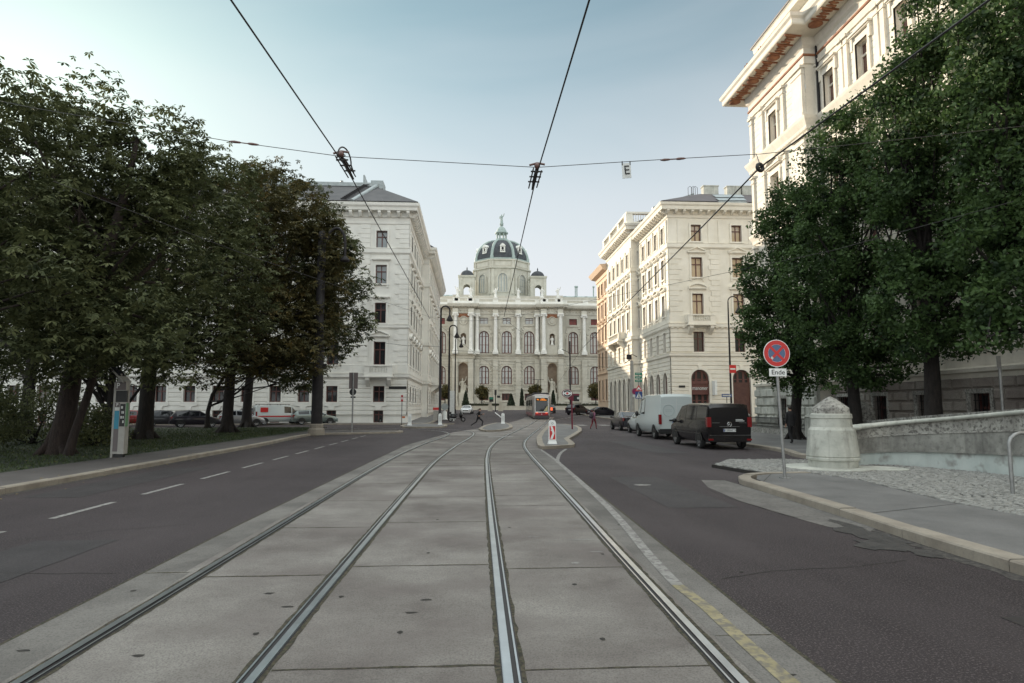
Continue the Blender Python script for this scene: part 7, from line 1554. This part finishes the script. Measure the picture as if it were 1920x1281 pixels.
tree('park_tree', 'park tree with a thick dark trunk just right of the parking meter', b, [B(330, 420, 34, 3.6, 3.0, b), B(400, 360, 35, 2.6, 2.4, b), B(280, 530, 33, 3.6, 2.6, b), B(390, 500, 33, 3.2, 2.6, b), B(330, 610, 31, 3.4, 1.8, b), B(210, 560, 33, 3, 2.4, b), B(385, 320, 35, 1.6, 1.5, b), B(250, 420, 35, 3, 2.4, b), B(420, 420, 36, 2.6, 2.6, b), B(350, 680, 30, 2.6, 1.0, b), B(250, 660, 31, 2.6, 1.2, b), B(420, 590, 33, 2.4, 1.8, b)],
     [(0, 0, 0, .46), (.05, 0, 1.5, .36), (.1, 0, 3.5, .34), (.3, 0, 6, .28), (.4, 0, 9, .18), (.5, 0, 12, .07)], m_leafl, m_barkd, 'fan', 520, 14, .28, .055, gl_, 23, .85, 2.4, 30)
b = (-15.5, 42.7, .1)
tree('park_tree', 'broad park tree whose crown hangs nearest the white block, with brownish tinge', b, [B(500, 470, 43, 3.4, 4.2, b), B(560, 520, 42, 2.6, 4.2, b), B(440, 520, 42, 3.4, 4.2, b), B(500, 610, 40, 3.2, 2.4, b), B(560, 620, 40, 2.0, 2.0, b), B(470, 380, 44, 3.0, 2.6, b), B(560, 420, 43, 2.4, 2.6, b), B(400, 620, 40, 3, 1.8, b), B(520, 345, 45, 2.2, 1.4, b), B(470, 680, 38, 2.6, 1.2, b), B(560, 680, 39, 1.6, 1.0, b), B(400, 690, 38, 2., .9, b), B(580, 470, 42, 2.2, 3, b), B(595, 560, 42.4, 1.8, 2.2, b), B(600, 480, 42.6, 1.6, 1.8, b), B(575, 620, 42, 1.6, 1.2, b), B(600, 440, 42.2, 1.4, 1.6, b), B(610, 530, 42.2, 1.6, 1.6, b), B(600, 610, 42.0, 1.4, 1.4, b), B(585, 510, 42.0, 1.5, 2.2, b), B(620, 470, 42.4, 1.2, 1.4, b)],
     [(0, 0, 0, .46), (0, 0, 1.2, .33), (.05, 0, 3.5, .31), (.3, 0, 6, .26), (.8, 0, 9, .16), (1, 0, 12, .07)], m_leafo, m_barkd, 'fan', 680, 14, .30, .058, gl_, 24, .85, 2.6, 30)
b = (-18.6, 55.5, .1)
tree('park_tree', 'park tree behind, its dark drooping boughs reaching right over the mast', b, [B(640, 560, 49, 2.0, 2.4, b), B(600, 470, 50, 2.6, 3.0, b), B(655, 590, 48, 1.6, 1.6, b), B(560, 390, 52, 3.2, 2.2, b), B(500, 350, 54, 2.8, 1.8, b), B(600, 620, 47, 2.6, 2.0, b), B(540, 690, 47, 2.4, 1.5, b), B(620, 520, 49, 2.4, 2.4, b), B(480, 500, 54, 4, 4, b), B(560, 560, 51, 3, 3, b), B(672, 540, 48, 1.2, 1.2, b), B(665, 600, 47.5, 1.3, 1.1, b), B(620, 645, 46.5, 1.8, 1.0, b), B(560, 720, 46, 1.6, .8, b), B(630, 480, 49, 1.8, 1.8, b)],
     [(0, 0, 0, .45), (0, 0, 1.5, .36), (.1, 0, 4, .33), (.8, -.5, 7, .26), (1.8, -1, 10.5, .18), (2.4, -1, 14, .07)], m_leafl, m_barkd, 'fan', 560, 14, .33, .065, gl_, 25, .85, 2.6, 34)
b = (-20.6, 52.5, .1)
tree('young_tree', 'slim young tree with a curved thin trunk by the service van', b, [B(530, 690, 50, 2.4, 1.2, b), B(490, 670, 51, 2.0, 1.2, b), B(560, 665, 49, 2, 1.2, b)],
     [(0, 0, 0, .2), (.02, 0, 1.3, .16), (.3, 0, 2.6, .14), (1.2, -.2, 4.0, .11), (2.2, -.4, 5.0, .06)], m_leafl, m_barkd, 'fan', 80, 12, .30, .055, gl_, 26, .7, 2.4, 12)
b = (-26, 40, .1)
tree('park_tree', 'park tree deeper in the lawn behind the parking meter', b, [B(100, 520, 40, 4, 3.4, b), B(40, 600, 40, 4, 2.6, b), B(150, 620, 38, 3.4, 2.2, b), B(-40, 480, 42, 5, 4, b), B(60, 420, 42, 4, 3, b)],
     [(0, 0, 0, .4), (0, 0, 2, .32), (.1, 0, 5, .26), (.2, 0, 9, .14), (.2, 0, 12, .06)], m_leafl, m_barkd, 'fan', 300, 11, .32, .06, gl_, 27, .9, 2.2, 22)
# second rank of trunks deep in the lawn (one made, the others copied)
b = (-24.5, 46, .1)
far = tree('park_tree', 'dark park tree in the back rank, seen between the meter and the thick trunk', b, [(0, 0, 7, 3.6, 3.4, 3.2), (1.5, 0, 9.5, 2.6, 2.6, 2.4), (-1.8, 0, 5.2, 2.4, 2.4, 1.8)], [(0, 0, 0, .32), (.05, 0, 2, .25), (0, 0, 5, .18), (.1, 0, 9, .07)], m_leafl, m_barkd, 'fan', 190, 12, .32, .06, gl_, 28, .9, 2.6, 18)
dup(far, (-33, 47, .1), 2.0, 'dark park tree in the back rank, behind the leftmost bushes', gl_); dup(far, (-40, 38, .1), 4.0, 'park tree in the back rank at the far left of the lawn', gl_)
# shrubs at far left
def shrub(label, loc, r, h, seed, n=90, mat=None):
    rg = np.random.default_rng(seed); root = empty('shrub', loc, label, 'shrub', 'shrubs on the lawn'); cc = rg.normal(0, 1, (n, 3)); cc /= np.linalg.norm(cc, axis=1)[:, None]; cc *= (rg.uniform(.4, 1, n)**.5)[:, None]; cc = cc*np.array([r, r, h*.5])+np.array([0, 0, h*.52]); mb = MB()
    for j in range(14): limb(mb, (rg.normal(0, .1), rg.normal(0, .1), 0), cc[j], .03, .006, -.1, rg, 4)
    mb.obj('stem', m_barkd, root); C = np.repeat(cc, 40, 0)+rg.normal(0, .2, (n*40, 3)); C = C[C[:, 2] > .02]
    link('foliage', npmesh('foliage', leaf_single(C, .13, .075, rg).astype(np.float32), 4, mat or m_leafl), root); return root
shrub('dark bush at the left edge in front of the tall tree trunk', (-18.2, 24.5, .1), 1.9, 2.4, 31, 130); shrub('taller dark bush behind the left edge bush', (-23, 29, .1), 2.3, 3.4, 32, 150); shrub('broad dark bush behind the leaning second stem', (-19.5, 30.5, .1), 2.2, 2.6, 34, 140); shrub('low bush between the leaning stem and the parking meter', (-15.9, 28.5, .1), 1.4, 1.5, 33, 80)
# right hand trees
gr_ = 'dense trees in front of the palace'
def rtree(b, lab, blobs, tr, seed, ncl, per, lo, br=40):
    blobs = [(x, y, z, rx*.84, ry*.84, rz*1.08) for x, y, z, rx, ry, rz in blobs]
    return tree('hornbeam_tree', lab, b, blobs, tr, m_leafr, m_barkd, 'single', ncl, int(per*1.55), .155, .095, gr_, seed, .50, lo, br, .1, .55)
b = (16.6, 32.2, .118)
rtree(b, 'leftmost dense tree of the row, above the person in the dark suit', [B(1452, 600, 31.5, 1.9, 2.6, b), B(1430, 530, 32, 1.6, 1.8, b), B(1470, 440, 32.5, 1.7, 2.0, b), B(1520, 520, 33, 2.4, 3.2, b), B(1440, 660, 31, 1.2, 1.1, b), B(1540, 640, 33, 2.2, 1.6, b), B(1480, 380, 33, 1.0, 1.1, b), B(1530, 420, 33, 2., 2.2, b), B(1490, 690, 31.5, 1.4, 1.2, b), B(1560, 690, 33, 1.8, 1.0, b), B(1445, 700, 31, .9, .8, b), B(1420, 600, 31.5, 1.1, 1.8, b), B(1462, 400, 32, .7, 1.5, b)],
      [(-.3, 0, 0, .3), (-.25, 0, 1.2, .26), (-.1, 0, 2.4, .23), (0, 0, 5, .16), (.1, 0, 8, .1), (0, 0, 11, .04)], 41, 560, 52, 1.9)
b = (16.5, 27.4, .118)
rtree(b, 'second dense tree of the row, with the upswept branches behind the pale pillar', [B(1560, 360, 27.5, 1.9, 2.4, b), B(1580, 270, 27.5, 1.3, 1.5, b), B(1620, 430, 28, 2.4, 3.0, b), B(1640, 260, 28, 1.5, 2.0, b), B(1600, 560, 27.5, 2.3, 2.2, b), B(1660, 340, 28, 2, 2.2, b), B(1540, 470, 27, 1.6, 2.0, b), B(1640, 620, 27, 2.0, 1.1, b), B(1560, 640, 27, 1.6, .9, b), B(1640, 690, 27, 1.6, .8, b), B(1580, 700, 27, 1.2, .7, b), B(1700, 660, 27.5, 1.5, .9, b), B(1522, 330, 27, .7, 1.9, b), B(1600, 240, 27.5, .7, 1.5, b), B(1500, 560, 27, 1.2, 2, b)],
      [(.1, 0, 0, .3), (.1, 0, 1.2, .26), (.05, 0, 2.6, .22), (0, 0, 5, .17), (0, 0, 9, .1), (0, 0, 12.5, .04)], 42, 600, 50, 2.0)
b = (16.6, 22.6, .118)
rtree(b, 'third dense tree of the row, with a thick black trunk above the curved wall', [B(1690, 260, 22.5, 1.7, 2.2, b), B(1730, 140, 22.5, 1.4, 1.8, b), B(1770, 30, 22.5, 1.6, 2.0, b), B(1760, 300, 23, 2.2, 3, b), B(1800, 150, 23, 2.0, 2.4, b), B(1720, 430, 22.5, 2.0, 2.0, b), B(1790, 470, 22.5, 2.0, 1.8, b), B(1700, 550, 22, 1.7, 1.2, b), B(1830, 560, 22, 1.7, 1.2, b), B(1780, 620, 22, 1.3, .7, b), B(1700, 640, 22, 1.2, .7, b), B(1830, 640, 22, 1.4, .6, b), B(1690, 170, 22.5, .7, 1.6, b), B(1745, 80, 22.5, .7, 1.8, b), B(1665, 340, 22, 1., 2, b)],
      [(0, 0, 0, .34), (.0, 0, 1.4, .29), (.05, 0, 3, .25), (0, 0, 6, .18), (.1, 0, 10, .11), (.1, 0, 15, .04)], 43, 620, 50, 2.4, 46)
b = (16.8, 18., .118)
rtree(b, 'fourth dense tree of the row, filling the right edge of the picture', [B(1890, 60, 18, 1.7, 2.2, b), B(1860, 200, 18, 1.5, 2, b), B(1960, 160, 18, 2, 3, b), B(1900, 330, 18, 1.8, 2, b), B(1870, 450, 18, 1.5, 1.5, b), B(1960, 420, 18, 2, 2, b), B(1920, 560, 17.5, 1.7, 1.0, b), B(1900, -60, 18, 1.6, 1.4, b), B(1880, 620, 17.5, 1.3, .5, b), B(1830, 100, 18, .7, 1.6, b)],
      [(.2, 0, 0, .32), (.2, 0, 1.4, .27), (.1, 0, 3, .23), (0, 0, 6, .17), (0, 0, 10, .1), (0, 0, 15, .04)], 44, 520, 50, 2.7, 40)
# museum garden: clipped conifers, round trees, hedge
def cone_tree(px, pyb, pyt, w, Y, lab, seed, slim=False):
    p = aty(px, pyb, Y); h = aty(px, pyt, Y).z-gz(Y); root = empty('conifer', (p.x, Y, gz(Y)), lab, 'conifer', 'conifers in the museum garden'); rg = np.random.default_rng(seed); mb = MB(); mb.tube([(0, 0, 0), (0, 0, h*.9)], [.16, .03], 7); mb.obj('trunk', m_barkd, root)
    n = 2600; t = rg.uniform(0, 1, n)**1.3; a = rg.uniform(0, 6.28, n); r = (w*(1-t)**(.8 if not slim else .5))*rg.uniform(.55, 1.08, n); C = np.stack([r*np.cos(a), r*np.sin(a), .25+t*(h-.3)+rg.normal(0, .08, n)], 1); link('crown', npmesh('crown', leaf_single(C, .42, .2, rg).astype(np.float32), 4, m_conif), root)
for px, b_, t_, w, lab, sl in ((873, 760, 734, .95, 'broad dark conifer behind the white saloon', False), (958.5, 760, 739, 1.0, 'broad dark conifer left of the tram, under the middle window', False), (978.5, 760, 730, .45, 'slim dark column conifer close to the left of the tram', True), (1037.5, 760, 733, .55, 'slim dark conifer close to the right of the tram', True)):
    cone_tree(px, b_, t_, w, 142.5, lab, int(px), sl)
def round_tree(px, pyc, rr, Y, lab, seed):
    p = aty(px, 760, Y); zc = aty(px, pyc, Y).z-gz(Y); root = empty('garden_tree', (p.x, Y, gz(Y)), lab, 'tree', 'round trees in the museum garden'); rg = np.random.default_rng(seed); mb = MB(); mb.tube([(0, 0, 0), (.05, 0, zc*.6), (0, 0, zc)], [.14, .11, .05], 7)
    cc = rg.normal(0, 1, (46, 3)); cc /= np.linalg.norm(cc, axis=1)[:, None]; cc = cc*(rg.uniform(.3, 1, 46)**.5)[:, None]*rr+np.array([0, 0, zc])
    for j in range(10): limb(mb, (0, 0, zc*.6), cc[j], .05, .01, 0, rg, 3)
    mb.obj('trunk', m_barkd, root); C = np.repeat(cc, 45, 0)+rg.normal(0, .26, (46*45, 3)); link('crown', npmesh('crown', leaf_single(C, .4, .22, rg).astype(np.float32), 4, m_leafo), root)
for px, pc, rr, lab in ((834, 735, 1.25, 'small round tree behind the curved lamp posts'), (903, 736, 1.35, 'small round tree under the left museum window'), (1004, 733, 1.3, 'small round tree showing above the tram roof'), (1117, 735, 1.7, 'bushy garden tree at the right museum wing')):
    round_tree(px, pc, rr, 143., lab, int(px))
mb = MB(); rg = np.random.default_rng(3)
for nm, x0, x1, lab in (('hedge', mx(881, 141.5), mx(940, 141.5), 'clipped dark hedge left of the tram in front of the museum'), ('hedge', mx(1030, 141.5), mx(1135, 141.5), 'clipped dark hedge right of the tram in front of the museum')):
    z0 = gz(141.5); z1 = aty(950, 757.3, 141.5).z; n = 3600; C = np.stack([rg.uniform(x0, x1, n), rg.uniform(140.9, 142.1, n), rg.uniform(z0, z1, n)], 1); o = link(nm, npmesh('hedge', np.concatenate([leaf_single(C, .34, .2, rg)]).astype(np.float32), 4, m_hedge)); tag(o, lab, 'hedge', 'garden hedges')
    mb = MB(); mb.box(x0, x1, 141, 142, z0-.1, z1-.12); mb.obj('inner_growth', m_hedge, o)
# ================================================================ overhead wires
gw = 'overhead tram wires'
def wire(nm, label, pts, r, group=gw, cat='wire', sag=0., n=14):
    P = []
    for a, b in zip(pts[:-1], pts[1:]):
        a, b = Vector(a), Vector(b)
        for k in range(n): t = k/n; P.append(a.lerp(b, t)-Vector((0, 0, sag*4*t*(1-t))))
    P.append(Vector(pts[-1])); mb = MB(); mb.tube(P, r, 6); o = mb.obj(nm, m_wire); tag(o, label, cat, group); return o
ZW = 5.7
def aw(px, py, z=ZW): return atz(px, py, z)
sp1 = aw(640, 297); sp2 = aw(1007, 318)
SY = sp2.y
def ay(px, py, Y): return aty(px, py, Y)
w1 = [aw(433, 0), aw(646, 310), aw(770, 532), aw(806, 598)]; d = (w1[0]-w1[1]); w1 = [w1[0]+d*1.5]+w1
wire('contact_wire', 'left overhead tram contact wire, slanting down from the top left to the white block', w1, .011)
w2 = [aw(1105, 0), aw(1007, 325), aw(985, 420), aw(945, 594)]; d = (w2[0]-w2[1]); w2 = [w2[0]+d*1.5]+w2
wire('contact_wire', 'right overhead tram contact wire, running from the top centre down to the museum front', w2, .011)
span = [ay(-120, 165, SY+8), ay(60, 202, SY+3), ay(430, 265, SY+.6), ay(640, 293.5, SY), ay(1007, 314, SY), ay(1172, 303.5, SY), ay(1262, 298, SY), ay(1425, 289, SY), ay(1640, 267, SY+.5), ay(1925, 236, SY+1.5)]
wire('span_wire', 'thin cross span wire carrying the E plate and both contact wire clamps', span, .006, n=6)
cab = [aw(1855, 0, 5.75), aw(1425, 314, 5.6), aw(1330, 412, 5.6), aw(1093, 652, 5.7)]; d = cab[0]-cab[1]; cab = [cab[0]+d*1.2]+cab
wire('feeder_cable', 'thick black cable running from the top right past the pulley to the street', cab, .013)
wire('span_wire', 'long thin wire crossing in front of the left trees', [ay(100, 340, 14), ay(165, 365, 15), ay(440, 470, 18), ay(690, 556, 24), ay(823, 600, 60)], .007, n=5)
wire('span_wire', 'long thin wire crossing in front of the right trees', [ay(1900, 378, 14), ay(1560, 470, 17), ay(1245, 536, 25), ay(945, 597, 28)], .006, n=5)
for a, b, lab in (((945, 597, 28), (1010, 640, 60), 'short wire running on from the right contact wire clamp to the tram'), ((823, 600, 66), (945, 598, 66), 'far cross wire between the lamp post and the right contact wire'), ((1090, 655, 55), (1040, 725, 110), 'thin wire slanting in front of the right museum wing'), ((825, 655, 66), (1186, 672, 60), 'low far cross wire in front of the museum ground floor'), ((700, 640, 60), (825, 650, 66), 'thin wire across the white block front'), ((825, 610, 66), (930, 690, 110), 'thin wire slanting from the nearest lamp post'), ((870, 672, 90), (1186, 690, 60), 'lowest far cross wire in front of the museum')):
    wire('span_wire', lab, [ay(*a), ay(*b)], .014 if a[2] > 40 else .008, sag=.15)
# clamps and section insulators
def hanger(nm, lab, c, d, loop):
    r0 = empty(nm, c, lab, 'wire clamp', 'contact wire hangers'); d = d.normalized(); s = Vector((d.y, -d.x, 0)).normalized(); U = Vector((0, 0, 1)); q = lambda a, b, h: d*a+s*b+U*h
    mb = MB(); mb.tube([q(-.1, -.07, .02), q(.75, -.07, -.03)], .012, 6); mb.tube([q(-.05, .07, .0), q(.7, .07, -.03)], .012, 6); mb.tube([q(0, 0, .06), q(.45, 0, .0), q(.85, 0, -.02)], [.03, .034, .012], 8)
    for a in (.05, .3, .55): mb.tube([q(a, -.1, .02), q(a, .1, .02)], .014, 6); mb.sphere(q(a, 0, .02), .035, 8, 6)
    mb.obj('clamp_body', m_wire, r0); mb = MB(); mb.tube([q(-.02, 0, .14), q(-.02, -.13, .10)], .018, 6); mb.tube([q(-.02, 0, .14), q(-.02, .13, .12)], .018, 6); mb.sphere(q(-.02, 0, .09), .05, 10, 8); mb.obj('insulator', m_insul, r0)
    if loop:
        mb = MB(); mb.tube([q(-.06, -.05, .02)]+[q(-.05+.42*(1-math.cos(t))/2, -.05+.12*(1-math.cos(t))/2, .05+.22*math.sin(t)) for t in np.linspace(0, math.pi, 12)]+[q(.6, .06, .0)], .013, 7); mb.tube([q(.05, -.09+.0, .0)]+[q(.05+.07*math.sin(t), -.02+.07*math.cos(t), .1) for t in np.linspace(0, 6.28, 12)], .006, 5); mb.obj('jumper_loop', m_wire, r0)
hanger('section_insulator', 'looped section insulator on the left contact wire', ay(640, 300, SY), w1[2]-w1[1], True)
hanger('section_insulator', 'compact clamp where the right contact wire meets the cross span', ay(1007, 322, SY), w2[2]-w2[1], False)
def strainer(px, py, px2, py2, Y, lab):
    a, b = ay(px, py, Y), ay(px2, py2, Y); mb = MB(); P = [a.lerp(b, t) for t in (0, .08, .16, .34, .42)]; mb.tube(P, [.008, .018, .024, .018, .006], 7); mb.tube([a.lerp(b, .42), a.lerp(b, .6)], .01, 5); P = [a.lerp(b, t) for t in (.58, .66, .76, .92, 1)]; mb.tube(P, [.006, .02, .024, .018, .008], 7); tag(mb.obj('strain_insulator', m_insul), lab, 'insulator', 'strain insulators on the cross span')
strainer(430, 265, 486, 272, SY+.45, 'dark strain insulator left of the looped section insulator'); strainer(1238, 300.5, 1286, 297, SY, 'dark strain insulator right of the E plate')
p = ay(1175, 304, SY); r0 = empty('letter_plate', p, 'small white plate with a black letter E hanging from the cross span', 'sign'); mb = MB(); mb.hexa([(-.075, -.006, -.29), (.075, -.006, -.275), (.075, .006, -.275), (-.075, .006, -.29)], [(-.085, -.006, -.03), (.065, -.006, -.015), (.065, .006, -.015), (-.085, .006, -.03)]); mb.obj('plate', m_whited, r0)
o = link('lettering', textmesh('E', .22, m_blackletter, .002, .95), r0, (-.002, -.012, -.15)); o.rotation_euler = (0, R(-5), 0); mb = MB(); mb.box(-.085, -.07, -.01, .01, -.06, .01); mb.box(.05, .065, -.01, .01, -.05, .015); mb.obj('hook', m_wire, r0)
p = ay(1425, 314, cab[2].y); mb = MB(); mb.tube([p+Vector((.055*math.cos(t), .02*math.cos(t), .055*math.sin(t))) for t in np.linspace(0, 6.284, 18)], .03, 8); mb.tube([p+Vector((0, 0, .05)), ay(1418, 289, SY)], .008, 6); tag(mb.obj('cable_pulley', m_black), 'small black pulley hanging from the cross span on the thick cable', 'pulley')
# ================================================================ light, air, camera
SUN_AZ = R(-35.5); SUN_EL = R(14.2)
w = bpy.data.worlds.new('World'); scene.world = w; w.use_nodes = True; nt = w.node_tree; L = nt.links.new; bg = nt.nodes['Background']
sky = nt.nodes.new('ShaderNodeTexSky'); sky.sky_type = 'NISHITA'; sky.sun_disc = False; sky.sun_elevation = SUN_EL; sky.sun_rotation = SUN_AZ; sky.altitude = 200; sky.air_density = 1.0; sky.dust_density = .9; sky.ozone_density = 1.6
def vm(op, a, b=None):
    n = nt.nodes.new('ShaderNodeMath'); n.operation = op; n.use_clamp = False
    for i, v in enumerate((a, b)):
        if v is None: continue
        if isinstance(v, (int, float)): n.inputs[i].default_value = v
        else: L(v, n.inputs[i])
    return n.outputs[0]
def ramp_(fac, stops):
    r = nt.nodes.new('ShaderNodeValToRGB'); e = r.color_ramp.elements
    while len(e) < len(stops): e.new(.5)
    for el, (p, c) in zip(e, stops): el.position = p; el.color = (c, c, c, 1) if isinstance(c, (int, float)) else (*c, 1)
    L(fac, r.inputs[0]); return r.outputs[0]
def mixc(f, a, b, bt='MIX'):
    m = nt.nodes.new('ShaderNodeMix'); m.data_type = 'RGBA'; m.blend_type = bt
    for k, v in (('Factor', f), ('A', a), ('B', b)):
        if isinstance(v, (int, float)): m.inputs[k].default_value = v
        elif isinstance(v, tuple): m.inputs[k].default_value = (*v, 1)
        else: L(v, m.inputs[k])
    return m.outputs['Result']
gm = nt.nodes.new('ShaderNodeGamma'); gm.inputs['Gamma'].default_value = SKYG; L(sky.outputs[0], gm.inputs['Color'])
hs = nt.nodes.new('ShaderNodeHueSaturation'); hs.inputs['Saturation'].default_value = .80; L(gm.outputs[0], hs.inputs['Color'])
base_ = mixc(1., hs.outputs[0], SKYT, 'MULTIPLY')
tc = nt.nodes.new('ShaderNodeTexCoord'); mp = nt.nodes.new('ShaderNodeMapping'); mp.inputs['Scale'].default_value = (1.1, 1.1, 3.0); mp.inputs['Rotation'].default_value = (0, R(24), R(20)); L(tc.outputs['Generated'], mp.inputs['Vector'])
nz = nt.nodes.new('ShaderNodeTexNoise'); nz.inputs['Scale'].default_value = 1.3; nz.inputs['Detail'].default_value = 4; nz.inputs['Roughness'].default_value = .52; nz.inputs['Distortion'].default_value = .6; L(mp.outputs[0], nz.inputs['Vector'])
veil = ramp_(nz.outputs['Fac'], [(.42, 0.), (.80, .24)])
col = mixc(veil, base_, (5.6, 5.5, 5.6))
sx = nt.nodes.new('ShaderNodeSeparateXYZ'); L(tc.outputs['Generated'], sx.inputs[0])
hz = nt.nodes.new('ShaderNodeMapRange'); hz.interpolation_type = 'SMOOTHSTEP'; hz.inputs['From Min'].default_value = .64; hz.inputs['From Max'].default_value = .14; hz.inputs['To Max'].default_value = .85; L(sx.outputs['Z'], hz.inputs['Value'])
col = mixc(hz.outputs[0], col, (4.75, 4.75, 4.95))
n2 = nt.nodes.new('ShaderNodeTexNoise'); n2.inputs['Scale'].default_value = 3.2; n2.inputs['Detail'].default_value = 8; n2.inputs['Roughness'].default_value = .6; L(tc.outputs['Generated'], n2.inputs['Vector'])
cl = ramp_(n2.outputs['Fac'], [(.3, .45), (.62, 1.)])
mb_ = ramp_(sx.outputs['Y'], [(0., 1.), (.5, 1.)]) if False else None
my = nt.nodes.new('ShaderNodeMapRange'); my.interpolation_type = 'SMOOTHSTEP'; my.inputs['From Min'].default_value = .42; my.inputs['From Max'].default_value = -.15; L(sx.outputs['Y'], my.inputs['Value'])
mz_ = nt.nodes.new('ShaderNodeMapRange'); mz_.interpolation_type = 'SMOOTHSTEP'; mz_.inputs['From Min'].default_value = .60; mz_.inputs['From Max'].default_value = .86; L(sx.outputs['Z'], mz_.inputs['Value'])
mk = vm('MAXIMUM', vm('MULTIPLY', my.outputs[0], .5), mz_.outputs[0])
col = mixc(vm('MULTIPLY', mk, cl), col, (SKYFILL*.93, SKYFILL*.985, SKYFILL*.98))  # unseen bright sky added overhead and behind the camera to light shaded fronts
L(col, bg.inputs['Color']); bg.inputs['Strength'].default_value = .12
sl = bpy.data.lights.new('sun', 'SUN'); sl.energy = SUNE; sl.angle = R(.5); sl.color = (1, .86, .68); so = bpy.data.objects.new('sun', sl); COL.objects.link(so)
sd = Vector((math.sin(SUN_AZ)*math.cos(SUN_EL), math.cos(SUN_AZ)*math.cos(SUN_EL), math.sin(SUN_EL))); so.rotation_euler = sd.to_track_quat('Z', 'Y').to_euler(); so.location = (0, 0, 60)
cam = bpy.data.cameras.new('camera'); co = bpy.data.objects.new('camera', cam); COL.objects.link(co); scene.camera = co
cam.sensor_fit = 'HORIZONTAL'; cam.sensor_width = 36; cam.lens = 36*F/1920; cam.clip_start = .1; cam.clip_end = 2000
co.matrix_world = Matrix.Translation(EYE) @ Matrix((RT, UP, -FW)).transposed().to_4x4()
vs_ = scene.view_settings; vs_.view_transform = 'Standard'; vs_.look = 'None'; vs_.exposure = EXPO; vs_.gamma = 1; vs_.use_curve_mapping = False
scene.cycles.max_bounces = 6; scene.cycles.diffuse_bounces = 3; scene.cycles.glossy_bounces = 3; scene.cycles.transmission_bounces = 4; scene.cycles.use_denoising = True; scene.cycles.sample_clamp_indirect = 6
